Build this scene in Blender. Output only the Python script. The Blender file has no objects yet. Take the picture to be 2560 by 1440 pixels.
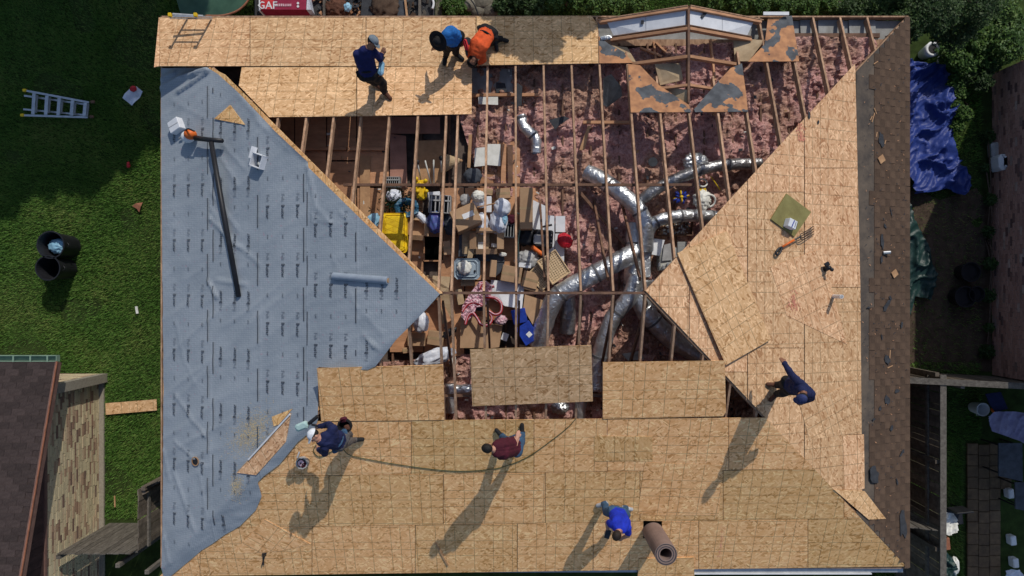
import bpy, math, random
import numpy as np
from mathutils import Vector, Matrix, noise, Euler
random.seed(7)
rng = np.random.default_rng(11)
scene = bpy.context.scene
COL = scene.collection
# ---------------------------------------------------------------- camera, sky, sun, exposure
H = 17.5                       # camera height over the ground
F = 1707.0                     # focal length in photo pixels (2560 wide)
cd = bpy.data.cameras.new('camera'); cam = bpy.data.objects.new('camera', cd); COL.objects.link(cam)
cam.location = (0, 0, H); cam.rotation_euler = (0, 0, 0)
cd.sensor_width = 36.0; cd.lens = 36.0 * F / 2560.0; cd.clip_end = 500; cd.clip_start = 0.1
scene.camera = cam
SUN_EL = math.radians(40.5)
SH = Vector((-0.40, -0.917, 0)).normalized()        # horizontal direction shadows fall
world = bpy.data.worlds.new('World'); scene.world = world; world.use_nodes = True
wn = world.node_tree.nodes; wl = world.node_tree.links
bg = wn['Background']; bg.inputs['Strength'].default_value = 0.14
sky = wn.new('ShaderNodeTexSky'); sky.sky_type = 'NISHITA'; sky.sun_disc = False
sky.sun_elevation = SUN_EL
sky.sun_rotation = math.atan2(-SH.x, -SH.y)
wl.new(sky.outputs[0], bg.inputs['Color'])
sd = bpy.data.lights.new('sun', 'SUN'); sd.energy = 3.65; sd.angle = math.radians(0.5); sd.color = (1.0, 0.94, 0.84)
sun = bpy.data.objects.new('sun', sd); COL.objects.link(sun); sun.location = (8, 12, 20)
SD = Vector((SH.x * math.cos(SUN_EL), SH.y * math.cos(SUN_EL), -math.sin(SUN_EL)))
sun.rotation_euler = SD.to_track_quat('-Z', 'Y').to_euler()
vs = scene.view_settings
vs.view_transform = 'Standard'; vs.look = 'None'; vs.gamma = 1; vs.use_curve_mapping = False; vs.exposure = -0.42

# ---------------------------------------------------------------- geometry of the place
def P(px, py, z=0.0):
    d = H - z
    return Vector(((px - 1280) / F * d, (720 - py) / F * d, z))
def S(z, px):                  # metres for px photo pixels at height z
    return px * (H - z) / F
EZ = 2.75; KM = .412; KE = .398; KW = .39
YN, YS, XW, XE = 5.87, -6.05, -7.58, 8.57
PLN = {'N': (EZ + KM * YN, 0, -KM), 'S': (EZ - KM * YS, 0, KM), 'E': (EZ + KE * XE, -KE, 0), 'W': (EZ - KW * XW, KW, 0)}
def plane_hit(px, py, k, lift=0.0):
    a, b, c = PLN[k]; a += lift
    kx = (px - 1280) / F; ky = (720 - py) / F
    q = b * kx + c * ky
    z = (a + H * q) / (1 + q)
    return P(px, py, z)
def on(px, py, lift=0.0, k=None):
    if k: return plane_hit(px, py, k, lift)
    return min((plane_hit(px, py, j, lift) for j in 'NSEW'), key=lambda v: v.z)
def rz(x, y): return min(a + b * x + c * y for a, b, c in PLN.values())
def nrm(k):
    a, b, c = PLN[k]; return Vector((-b, -c, 1)).normalized()
RIDZ = rz(0.5, -.09)

# ---------------------------------------------------------------- mesh builder
ROOT = {}
class MB:
    def __init__(s): s.v = []; s.f = []; s.m = []; s.uv = None
    def add(s, vs_, fs, m=0):
        o = len(s.v); s.v.extend(Vector(p) for p in vs_)
        for f in fs: s.f.append([i + o for i in f]); s.m.append(m)
        return s
    def hexa(s, b, t, m=0):     # bottom ring, top ring (ccw from above)
        n = len(b)
        fs = [list(range(n))[::-1], list(range(n, 2 * n))] + [[i, (i + 1) % n, n + (i + 1) % n, n + i] for i in range(n)]
        return s.add(list(b) + list(t), fs, m)
    def box(s, c, sz, rz_=0, rot=None, m=0):
        R = rot if rot is not None else Matrix.Rotation(rz_, 3, 'Z')
        x, y, z = sz[0] / 2, sz[1] / 2, sz[2] / 2
        c = Vector(c)
        b = [c + R @ Vector(p) for p in ((-x, -y, -z), (x, -y, -z), (x, y, -z), (-x, y, -z))]
        t = [c + R @ Vector(p) for p in ((-x, -y, z), (x, -y, z), (x, y, z), (-x, y, z))]
        return s.hexa(b, t, m)
    def bbox(s, c, sz, rz_=0, bev=.01, rot=None, m=0):   # bevelled box
        R = rot if rot is not None else Matrix.Rotation(rz_, 3, 'Z')
        x, y, z = sz[0] / 2, sz[1] / 2, sz[2] / 2; c = Vector(c); e = bev
        def ring(a, b_, zz): return [c + R @ Vector(p) for p in ((-a + e, -b_, zz), (a - e, -b_, zz), (a, -b_ + e, zz), (a, b_ - e, zz), (a - e, b_, zz), (-a + e, b_, zz), (-a, b_ - e, zz), (-a, -b_ + e, zz))]
        rs = [ring(x - e, y - e, -z), ring(x, y, -z + e), ring(x, y, z - e), ring(x - e, y - e, z)]
        vv = [p for r in rs for p in r]; fs = [list(range(8))[::-1], list(range(24, 32))]
        for k in range(3):
            for i in range(8): fs.append([k * 8 + i, k * 8 + (i + 1) % 8, k * 8 + 8 + (i + 1) % 8, k * 8 + 8 + i])
        return s.add(vv, fs, m)
    def prism(s, pts, off, m=0):  # pts = top polygon, off = vector to bottom
        pts = [Vector(p) for p in pts]; off = Vector(off)
        n = Vector((0, 0, 0))
        for i in range(len(pts)): n += pts[i].cross(pts[(i + 1) % len(pts)])
        if n.dot(off) > 0: pts = pts[::-1]
        return s.hexa([p + off for p in pts], pts, m)
    def beam(s, p0, p1, w, h, up=(0, 0, 1), m=0):   # top centre line p0-p1, h downward
        p0 = Vector(p0); p1 = Vector(p1); d = (p1 - p0).normalized(); up = Vector(up)
        side = d.cross(up).normalized() * w / 2; dn = -(side.cross(d)).normalized() * h
        if dn.dot(up) > 0: dn = -dn
        return s.prism([p0 - side, p1 - side, p1 + side, p0 + side], dn, m)
    def tube(s, path, r, seg=8, cap=True, m=0, rad=None, sq=None):
        path = [Vector(p) for p in path]; n = len(path); rs = rad or [r] * n
        vv = []; u = None
        for i, p in enumerate(path):
            t = (path[min(i + 1, n - 1)] - path[max(i - 1, 0)]).normalized()
            if u is None:
                u = t.orthogonal().normalized()
            else:
                u = (u - t * u.dot(t)).normalized()
            w = t.cross(u)
            for k in range(seg):
                a = 2 * math.pi * k / seg
                vv.append(p + (u * math.cos(a) + w * math.sin(a)) * rs[i])
        fs = []
        for i in range(n - 1):
            for k in range(seg):
                fs.append([i * seg + k, i * seg + (k + 1) % seg, (i + 1) * seg + (k + 1) % seg, (i + 1) * seg + k])
        if cap: fs.append(list(range(seg))[::-1]); fs.append([(n - 1) * seg + k for k in range(seg)])
        return s.add(vv, fs, m)
    def lathe(s, prof, c, seg=24, m=0, rot=None):    # prof [(r,z)]
        c = Vector(c); vv = []; R = rot or Matrix.Identity(3)
        for r, z in prof:
            for k in range(seg):
                a = 2 * math.pi * k / seg; vv.append(c + R @ Vector((r * math.cos(a), r * math.sin(a), z)))
        fs = []
        for i in range(len(prof) - 1):
            for k in range(seg): fs.append([i * seg + k, i * seg + (k + 1) % seg, (i + 1) * seg + (k + 1) % seg, (i + 1) * seg + k])
        return s.add(vv, fs, m)
    def ell(s, c, r, rot=None, su=14, sv=9, m=0):
        c = Vector(c); R = rot or Matrix.Identity(3); vv = [c + R @ Vector((0, 0, -r[2]))]
        for j in range(1, sv):
            ph = math.pi * j / sv
            for k in range(su):
                a = 2 * math.pi * k / su
                vv.append(c + R @ Vector((r[0] * math.sin(ph) * math.cos(a), r[1] * math.sin(ph) * math.sin(a), -r[2] * math.cos(ph))))
        vv.append(c + R @ Vector((0, 0, r[2]))); fs = []
        for k in range(su): fs.append([0, 1 + (k + 1) % su, 1 + k])
        for j in range(sv - 2):
            for k in range(su):
                a = 1 + j * su
                fs.append([a + k, a + (k + 1) % su, a + su + (k + 1) % su, a + su + k])
        L = 1 + (sv - 2) * su; e = len(vv) - 1
        for k in range(su): fs.append([L + k, L + (k + 1) % su, e])
        return s.add(vv, fs, m)
    def capsule(s, p0, p1, r0, r1, seg=12, m=0):
        p0 = Vector(p0); p1 = Vector(p1); d = (p1 - p0)
        L = d.length or 1e-4; t = d / L
        path = []; rad = []
        for a in (80, 50, 20): path.append(p0 - t * r0 * math.sin(math.radians(a))); rad.append(r0 * math.cos(math.radians(a)))
        path.append(p0 + t * L * .02); rad.append(r0)
        path.append(p0 + t * L * .5); rad.append((r0 + r1) / 2)
        path.append(p0 + t * L * .98); rad.append(r1)
        for a in (20, 50, 80): path.append(p1 + t * r1 * math.sin(math.radians(a))); rad.append(r1 * math.cos(math.radians(a)))
        return s.tube(path, 0, seg, True, m, rad)
    def build(s, name, mats, parent=None, smooth=False, loc=None, uvs=None, **props):
        root = Vector((0, 0, 0))
        if parent is not None: root = ROOT.get(parent.name, Vector((0, 0, 0)))
        elif loc is not None: root = Vector(loc)
        me = bpy.data.meshes.new(name)
        me.from_pydata([tuple(v - root) for v in s.v], [], s.f)
        if not isinstance(mats, (list, tuple)): mats = [mats]
        for mt in mats: me.materials.append(mt)
        if len(mats) > 1: me.polygons.foreach_set('material_index', s.m)
        if smooth: me.polygons.foreach_set('use_smooth', [True] * len(me.polygons))
        if uvs is not None:
            ul = me.uv_layers.new(name='UVMap')
            vi = np.zeros(len(me.loops), dtype=np.int32); me.loops.foreach_get('vertex_index', vi)
            ul.data.foreach_set('uv', np.asarray(uvs, dtype=np.float32)[vi].ravel())
        me.update()
        o = bpy.data.objects.new(name, me); COL.objects.link(o)
        if parent is not None: o.parent = parent; ROOT[o.name] = root
        elif loc is not None: o.location = root; ROOT[o.name] = root
        for k, v in props.items(): o[k] = v
        return o
def thing(name, label, cat, loc, group=None):
    o = bpy.data.objects.new(name, None); COL.objects.link(o); o.location = loc; ROOT[o.name] = Vector(loc)
    o.empty_display_size = .1; o['label'] = label; o['category'] = cat
    if group: o['group'] = group
    return o
def tag(o, label, cat, group=None):
    o['label'] = label; o['category'] = cat
    if group: o['group'] = group
    return o
def frame(d, up=(0, 0, 1)):     # matrix whose x axis is d
    x = Vector(d).normalized(); y = Vector(up).cross(x).normalized(); z = x.cross(y)
    return Matrix((x, y, z)).transposed()
def spline(pts, n=8):
    pts = [Vector(p) for p in pts]; out = []
    for i in range(len(pts) - 1):
        p0 = pts[max(i - 1, 0)]; p1 = pts[i]; p2 = pts[i + 1]; p3 = pts[min(i + 2, len(pts) - 1)]
        for k in range(n):
            t = k / n
            out.append(.5 * ((2 * p1) + (p2 - p0) * t + (2 * p0 - 5 * p1 + 4 * p2 - p3) * t * t + (3 * p1 - p0 - 3 * p2 + p3) * t ** 3))
    out.append(pts[-1]); return out
def clip_half(poly, nx, ny, c):     # keep nx*x+ny*y<=c
    out = []
    for i in range(len(poly)):
        a = poly[i]; b = poly[(i + 1) % len(poly)]
        da = nx * a[0] + ny * a[1] - c; db = nx * b[0] + ny * b[1] - c
        if da <= 0: out.append(a)
        if (da < 0 < db) or (db < 0 < da):
            t = da / (da - db); out.append((a[0] + (b[0] - a[0]) * t, a[1] + (b[1] - a[1]) * t))
    return out
def clip_convex(poly, conv):
    ar = sum(conv[i][0] * conv[(i + 1) % len(conv)][1] - conv[(i + 1) % len(conv)][0] * conv[i][1] for i in range(len(conv)))
    if ar < 0: conv = conv[::-1]
    for i in range(len(conv)):
        a = conv[i]; b = conv[(i + 1) % len(conv)]; ex, ey = b[0] - a[0], b[1] - a[1]
        poly = clip_half(poly, ey, -ex, ey * a[0] - ex * a[1])
        if len(poly) < 3: return []
    return poly
def inside(x, y, poly):
    r = False; n = len(poly); j = n - 1
    for i in range(n):
        xi, yi = poly[i][0], poly[i][1]; xj, yj = poly[j][0], poly[j][1]
        if (yi > y) != (yj > y) and x < (xj - xi) * (y - yi) / (yj - yi) + xi: r = not r
        j = i
    return r
def gridfill(poly, step):
    poly = [(p[0], p[1]) for p in poly]
    x0 = min(p[0] for p in poly); x1 = max(p[0] for p in poly); y0 = min(p[1] for p in poly); y1 = max(p[1] for p in poly)
    nx = int((x1 - x0) / step) + 1; ny = int((y1 - y0) / step) + 1
    ins = [[inside(x0 + i * step + 1e-5, y0 + j * step + 1e-5, poly) for i in range(nx + 1)] for j in range(ny + 1)]
    pv = set((int((p[0] - x0) / step), int((p[1] - y0) / step)) for p in poly)
    V = {}; vl = []; F_ = []
    def vid(x, y):
        k = (round(x, 4), round(y, 4))
        if k not in V: V[k] = len(vl); vl.append((x, y))
        return V[k]
    for j in range(ny):
        for i in range(nx):
            c = ins[j][i] + ins[j][i + 1] + ins[j + 1][i] + ins[j + 1][i + 1]
            xa = x0 + i * step; ya = y0 + j * step; xb = xa + step; yb = ya + step
            if c == 4 and (i, j) not in pv: F_.append([vid(xa, ya), vid(xb, ya), vid(xb, yb), vid(xa, yb)]); continue
            if c == 0 and (i, j) not in pv: continue
            q = clip_half(poly, -1, 0, -xa); q = clip_half(q, 1, 0, xb) if q else q
            q = clip_half(q, 0, -1, -ya) if q else q; q = clip_half(q, 0, 1, yb) if q else q
            ids = []
            for p in q:
                k = vid(*p)
                if k not in ids: ids.append(k)
            if len(ids) >= 3:
                ar = sum(vl[ids[m]][0] * vl[ids[(m + 1) % len(ids)]][1] - vl[ids[(m + 1) % len(ids)]][0] * vl[ids[m]][1] for m in range(len(ids)))
                F_.append(ids if ar > 0 else ids[::-1])
    return vl, F_
def sheet_mesh(poly, step, zf):
    vl, fs = gridfill(poly, step); mb = MB(); mb.v = [Vector((x, y, zf(x, y))) for x, y in vl]; mb.f = fs; mb.m = [0] * len(fs); return mb
def fbm(x, y, s, o=3, seed=0.0):
    return noise.fractal(Vector((x * s, y * s, seed)), 1.0, 2.0, o)
def ridge(x, y, sx, sy, ang, seed):
    c, s_ = math.cos(ang), math.sin(ang); u = (x * c + y * s_) * sx; v = (-x * s_ + y * c) * sy
    return (1 - abs(noise.noise(Vector((u, v, seed))) * 2)) ** 3

# ---------------------------------------------------------------- materials
def nt(name):
    m = bpy.data.materials.new(name); m.use_nodes = True
    t = m.node_tree; return m, t.nodes, t.links, t.nodes['Principled BSDF']
def ramp(N, cols):
    r = N.new('ShaderNodeValToRGB'); e = r.color_ramp.elements
    while len(e) > 1: e.remove(e[-1])
    e[0].position = cols[0][0]; e[0].color = (*cols[0][1], 1)
    for p, c in cols[1:]:
        x = e.new(p); x.color = (*c, 1)
    return r
def mth(N, L, op, a, b=None, c=None):
    m = N.new('ShaderNodeMath'); m.operation = op
    for i, v in enumerate((a, b, c)):
        if v is None: continue
        if isinstance(v, (int, float)): m.inputs[i].default_value = v
        else: L.new(v, m.inputs[i])
    return m.outputs[0]
def mixc(N, L, fac, a, b, mode='MIX'):
    m = N.new('ShaderNodeMix'); m.data_type = 'RGBA'; m.blend_type = mode
    for i, v in ((0, fac), (6, a), (7, b)):
        if isinstance(v, (int, float)): m.inputs[i].default_value = v
        elif isinstance(v, tuple): m.inputs[i].default_value = (*v, 1)
        else: L.new(v, m.inputs[i])
    return m.outputs[2]
def mat(name, c1, c2=None, scale=6.0, rough=.8, metal=0.0, bump=.0, bscale=None, spread=.16, stretch=(1, 1, 1), det=6, rnd=.0, spec=.3, coat=0.0):
    m, N, L, B = nt(name)
    B.inputs['Roughness'].default_value = rough; B.inputs['Metallic'].default_value = metal
    B.inputs['Specular IOR Level'].default_value = spec
    if coat: B.inputs['Coat Weight'].default_value = coat
    tc = N.new('ShaderNodeTexCoord'); mp = N.new('ShaderNodeMapping'); L.new(tc.outputs['Object'], mp.inputs[0]); mp.inputs['Scale'].default_value = stretch
    c2 = c2 or tuple(x * .62 for x in c1)
    n = N.new('ShaderNodeTexNoise'); n.inputs['Scale'].default_value = scale; n.inputs['Detail'].default_value = det; n.inputs['Roughness'].default_value = .65
    L.new(mp.outputs[0], n.inputs['Vector'])
    r = ramp(N, [(.5 - spread, c2), (.5 + spread, c1)]); L.new(n.outputs[0], r.inputs[0]); col = r.outputs[0]
    if rnd:
        oi = N.new('ShaderNodeObjectInfo'); v = mth(N, L, 'MULTIPLY_ADD', oi.outputs['Random'], 2 * rnd, 1 - rnd)
        hs = N.new('ShaderNodeHueSaturation'); L.new(v, hs.inputs['Value']); L.new(col, hs.inputs['Color']); col = hs.outputs[0]
    L.new(col, B.inputs['Base Color'])
    if bump:
        n2 = N.new('ShaderNodeTexNoise'); n2.inputs['Scale'].default_value = bscale or scale * 4; n2.inputs['Detail'].default_value = 5
        L.new(mp.outputs[0], n2.inputs['Vector'])
        bp = N.new('ShaderNodeBump'); bp.inputs['Strength'].default_value = bump; bp.inputs['Distance'].default_value = .02
        L.new(n2.outputs[0], bp.inputs['Height']); L.new(bp.outputs[0], B.inputs['Normal'])
    return m
def osb_mat(name, light, mid, dark, tint=(1, 1, 1)):
    m, N, L, B = nt(name); B.inputs['Roughness'].default_value = .85; B.inputs['Specular IOR Level'].default_value = .2
    uv = N.new('ShaderNodeUVMap'); uv.uv_map = 'UVMap'; oi = N.new('ShaderNodeObjectInfo')
    off = N.new('ShaderNodeCombineXYZ'); r100 = mth(N, L, 'MULTIPLY', oi.outputs['Random'], 50.0); L.new(r100, off.inputs[0]); L.new(r100, off.inputs[1])
    va = N.new('ShaderNodeVectorMath'); va.operation = 'ADD'; L.new(uv.outputs[0], va.inputs[0]); L.new(off.outputs[0], va.inputs[1])
    dn = N.new('ShaderNodeTexNoise'); dn.inputs['Scale'].default_value = 5; L.new(va.outputs[0], dn.inputs['Vector'])
    ws = N.new('ShaderNodeVectorMath'); ws.operation = 'SCALE'; ws.inputs[3].default_value = .07; L.new(dn.outputs['Color'], ws.inputs[0])
    vb = N.new('ShaderNodeVectorMath'); vb.operation = 'ADD'; L.new(va.outputs[0], vb.inputs[0]); L.new(ws.outputs[0], vb.inputs[1])
    vals = []
    for ang, sx, sy in ((.1, 8, 30), (.8, 11, 30), (-.7, 10, 32)):
        mp = N.new('ShaderNodeMapping'); mp.vector_type = 'TEXTURE'; mp.inputs['Rotation'].default_value = (0, 0, ang); mp.inputs['Scale'].default_value = (1 / sx, 1 / sy, 1)
        L.new(vb.outputs[0], mp.inputs[0])
        vo = N.new('ShaderNodeTexVoronoi'); vo.voronoi_dimensions = '2D'; vo.inputs['Scale'].default_value = 1; L.new(mp.outputs[0], vo.inputs['Vector'])
        sp = N.new('ShaderNodeSeparateColor'); L.new(vo.outputs['Color'], sp.inputs[0]); vals.append(sp)
    n1 = N.new('ShaderNodeTexNoise'); n1.inputs['Scale'].default_value = 9; L.new(vb.outputs[0], n1.inputs['Vector'])
    s1 = mth(N, L, 'GREATER_THAN', vals[0].outputs[1], .5); s2 = mth(N, L, 'GREATER_THAN', vals[1].outputs[2], .62)
    def mixf(f, a, b):
        return mth(N, L, 'ADD', mth(N, L, 'MULTIPLY', a, mth(N, L, 'SUBTRACT', 1.0, f)), mth(N, L, 'MULTIPLY', b, f))
    v = mixf(s1, vals[0].outputs[0], vals[1].outputs[0]); v = mixf(s2, v, vals[2].outputs[0])
    big = N.new('ShaderNodeTexNoise'); big.inputs['Scale'].default_value = 1.7; big.inputs['Detail'].default_value = 3; L.new(vb.outputs[0], big.inputs['Vector'])
    v = mth(N, L, 'ADD', v, mth(N, L, 'MULTIPLY_ADD', big.outputs[0], .5, -.25))
    r = ramp(N, [(.0, dark), (.22, mid), (.6, tuple((a + b) / 2 for a, b in zip(mid, light))), (.8, light), (1, tuple(min(1, x * 1.25) for x in light))]); L.new(v, r.inputs[0])
    sx = N.new('ShaderNodeSeparateXYZ'); L.new(uv.outputs[0], sx.inputs[0]); tot = None
    for ax in (0, 1):
        for per in (.4064, .6096):
            q = mth(N, L, 'FRACT', mth(N, L, 'MULTIPLY_ADD', sx.outputs[ax], 1 / per, .5)); q = mth(N, L, 'ABSOLUTE', mth(N, L, 'SUBTRACT', q, .5))
            q = mth(N, L, 'LESS_THAN', q, .0075 / per)
            tot = q if tot is None else mth(N, L, 'MAXIMUM', tot, q)
    ln = N.new('ShaderNodeTexNoise'); ln.inputs['Scale'].default_value = 3; L.new(vb.outputs[0], ln.inputs['Vector'])
    tot = mth(N, L, 'MULTIPLY', tot, mth(N, L, 'MULTIPLY_ADD', ln.outputs[0], .8, .02))
    col = mixc(N, L, tot, r.outputs[0], (.06, .06, .03))
    hs = N.new('ShaderNodeHueSaturation'); L.new(col, hs.inputs['Color'])
    L.new(mth(N, L, 'MULTIPLY_ADD', oi.outputs['Random'], .2, .9), hs.inputs['Value']); L.new(mth(N, L, 'MULTIPLY_ADD', oi.outputs['Random'], -.008, .5028), hs.inputs['Hue'])
    L.new(hs.outputs[0], B.inputs['Base Color'])
    bp = N.new('ShaderNodeBump'); bp.inputs['Strength'].default_value = .35; bp.inputs['Distance'].default_value = .004; L.new(v, bp.inputs['Height']); L.new(bp.outputs[0], B.inputs['Normal'])
    return m
M = {}
M['osb'] = osb_mat('osb', (.7, .46, .255), (.6, .365, .18), (.38, .205, .085))
M['osb_pink'] = osb_mat('osb_pinkish', (.68, .445, .26), (.575, .34, .18), (.39, .2, .095))
M['osb_gold'] = osb_mat('osb_golden', (.88, .54, .26), (.775, .435, .18), (.52, .265, .09))
M['edge'] = mat('osb_edge', (.35, .22, .11), scale=30, stretch=(1, 1, 8))
M['rafter'] = mat('old_framing_lumber', (.52, .33, .21), (.25, .14, .085), scale=5, bump=.3, rnd=.2, stretch=(3, 1, 3))
M['rafter_dark'] = mat('old_dark_lumber', (.2, .11, .07), (.09, .05, .035), scale=5, bump=.3, rnd=.15)
M['plank'] = mat('brown_planking', (.56, .3, .165), (.36, .185, .1), scale=3, bump=.2, rnd=.22, stretch=(1, 3, 1))
M['ply_pink'] = mat('pinkish_plywood', (.46, .24, .18), (.3, .15, .11), scale=3, bump=.15)
M['ply_tan'] = mat('tan_plywood', (.5, .3, .16), (.34, .19, .1), scale=4, bump=.15)
M['drywall'] = mat('ceiling_drywall', (.16, .12, .1), (.06, .045, .04), scale=5)
M['soffit_grey'] = mat('grey_soffit', (.36, .37, .37), (.22, .22, .21), scale=4)
M['white_board'] = mat('white_board', (.74, .76, .8), (.6, .62, .66), scale=3)
M['foam'] = mat('white_foam', (.78, .78, .74), (.6, .6, .55), scale=6)
M['cardboard'] = mat('cardboard', (.46, .3, .18), (.36, .225, .13), scale=3, rnd=.14, bump=.08)
M['kraft'] = mat('kraft_paper', (.5, .38, .24), (.38, .27, .16), scale=5, bump=.3)
M['tape'] = mat('parcel_tape', (.42, .3, .17), rough=.35)
M['white_plastic'] = mat('white_plastic', (.78, .79, .8), (.62, .64, .67), scale=4, rough=.4)
M['bag_white'] = mat('white_bag', (.74, .77, .84), (.5, .55, .66), scale=7, rough=.35, bump=.5, bscale=14)
M['yellow'] = mat('yellow_plastic', (.8, .55, .02), (.66, .42, .015), scale=5, rough=.4)
M['yellow_dirty'] = mat('yellow_lid_plastic', (.9, .63, .02), (.62, .4, .02), scale=7, rough=.45, spread=.1, det=9)
M['grey_tote'] = mat('grey_tote_plastic', (.33, .4, .46), (.26, .32, .38), scale=3, rough=.4)
M['grey_plastic'] = mat('grey_plastic', (.42, .42, .42), (.3, .3, .3), scale=5, rough=.5)
M['dark_plastic'] = mat('black_plastic', (.022, .023, .028), (.012, .012, .015), scale=5, rough=.45)
M['grey_dark'] = mat('charcoal_fabric', (.07, .08, .1), (.04, .045, .055), scale=7, bump=.3)
M['tarpaper'] = mat('tar_paper', (.05, .055, .065), (.03, .032, .038), scale=8, bump=.4)
M['green_dark'] = mat('dark_green_tinsel', (.015, .05, .025), (.005, .02, .012), scale=20, bump=.5)
M['teal'] = mat('teal_plastic', (.05, .16, .25), (.02, .08, .15), scale=8, rough=.35, bump=.5)
M['purple'] = mat('purple_bag', (.1, .08, .32), (.05, .12, .3), scale=9, rough=.4)
M['blue_pack'] = mat('blue_packaging', (.02, .06, .42), (.015, .03, .2), scale=6, rough=.3)
M['lightblue'] = mat('light_blue_plastic', (.3, .52, .68), (.2, .4, .55), scale=6, rough=.4)
M['red_shiny'] = mat('red_sequins', (.75, .02, .04), (.3, .005, .02), scale=60, rough=.25, bump=.8, bscale=90)
M['red'] = mat('red_plastic', (.6, .04, .05), (.4, .02, .03), scale=9)
M['pink'] = mat('pink_plastic_film', (.7, .58, .62), (.55, .22, .3), scale=18, rough=.35, bump=.6)
M['orange'] = mat('orange_plastic', (.8, .18, .03), (.62, .12, .02), scale=5, rough=.45)
M['wicker'] = mat('wicker', (.72, .55, .35), (.5, .35, .2), scale=30, bump=.4)
M['alu'] = mat('aluminium', (.62, .64, .66), (.45, .47, .49), scale=8, rough=.35, metal=.7)
M['tread'] = mat('grey_ladder_tread', (.4, .42, .45), (.3, .32, .35), scale=8, rough=.5)
M['skin'] = mat('skin_light', (.5, .27, .19), (.42, .21, .15), scale=6, rough=.55)
M['skin_dark'] = mat('skin_tan', (.27, .13, .08), (.2, .09, .055), scale=6, rough=.55)
M['hair'] = mat('black_hair', (.014, .012, .011), (.007, .006, .006), scale=40, rough=.55, bump=.5)
M['hair_brown'] = mat('dark_brown_hair', (.03, .018, .012), (.014, .009, .007), scale=40, rough=.55, bump=.5)
def cloth(name, c, r=.85): return mat(name, c, tuple(x * .6 for x in c), scale=9, rough=r, bump=.5, bscale=16)
M['navy'] = cloth('navy_fabric', (.012, .018, .075)); M['navy2'] = cloth('bright_navy_fabric', (.012, .017, .1)); M['maroon'] = cloth('maroon_fabric', (.075, .008, .02))
M['royal'] = cloth('royal_blue_fabric', (.012, .035, .5)); M['cyan_shirt'] = cloth('blue_shirt_fabric', (.02, .16, .5)); M['orange_shirt'] = cloth('orange_shirt_fabric', (.85, .12, .03))
M['jeans'] = cloth('blue_denim', (.05, .11, .2)); M['jeans_grey'] = cloth('grey_denim', (.13, .12, .12)); M['black_cloth'] = cloth('black_fabric', (.012, .012, .015)); M['hood_blue'] = cloth('slate_blue_fabric', (.035, .05, .16))
M['shoe_dark'] = cloth('dark_shoe', (.02, .02, .022)); M['shoe_white'] = cloth('pale_shoe', (.5, .52, .55)); M['shoe_brown'] = cloth('brown_boot', (.12, .05, .03)); M['cap_white'] = cloth('white_cap', (.75, .78, .84)); M['cap_grey'] = cloth('grey_cap', (.2, .24, .28))
M['lilac'] = mat('lilac_cloth', (.33, .31, .45), (.22, .2, .34), scale=6, bump=.4)
def duct_mat(name='silver_duct_foil', lo=(.46, .48, .5), hi=(.78, .8, .82)):
    m, N, L, B = nt(name); B.inputs['Metallic'].default_value = .8; B.inputs['Roughness'].default_value = .33
    tc = N.new('ShaderNodeTexCoord'); n = N.new('ShaderNodeTexNoise'); n.inputs['Scale'].default_value = 5; n.inputs['Detail'].default_value = 4; L.new(tc.outputs['Object'], n.inputs[0])
    r = ramp(N, [(.35, lo), (.65, hi)]); L.new(n.outputs[0], r.inputs[0]); L.new(r.outputs[0], B.inputs['Base Color'])
    n2 = N.new('ShaderNodeTexNoise'); n2.inputs['Scale'].default_value = 11; n2.inputs['Detail'].default_value = 3; n2.inputs['Distortion'].default_value = 1.2; L.new(tc.outputs['Object'], n2.inputs[0])
    bp = N.new('ShaderNodeBump'); bp.inputs['Strength'].default_value = .8; bp.inputs['Distance'].default_value = .03; L.new(n2.outputs[0], bp.inputs['Height']); L.new(bp.outputs[0], B.inputs['Normal'])
    return m
M['duct'] = duct_mat()
M['duct_dull'] = duct_mat('dull_duct_foil', (.22, .22, .23), (.42, .42, .43))
M['duct_band'] = mat('duct_tape_band', (.12, .12, .13), rough=.4)
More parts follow.
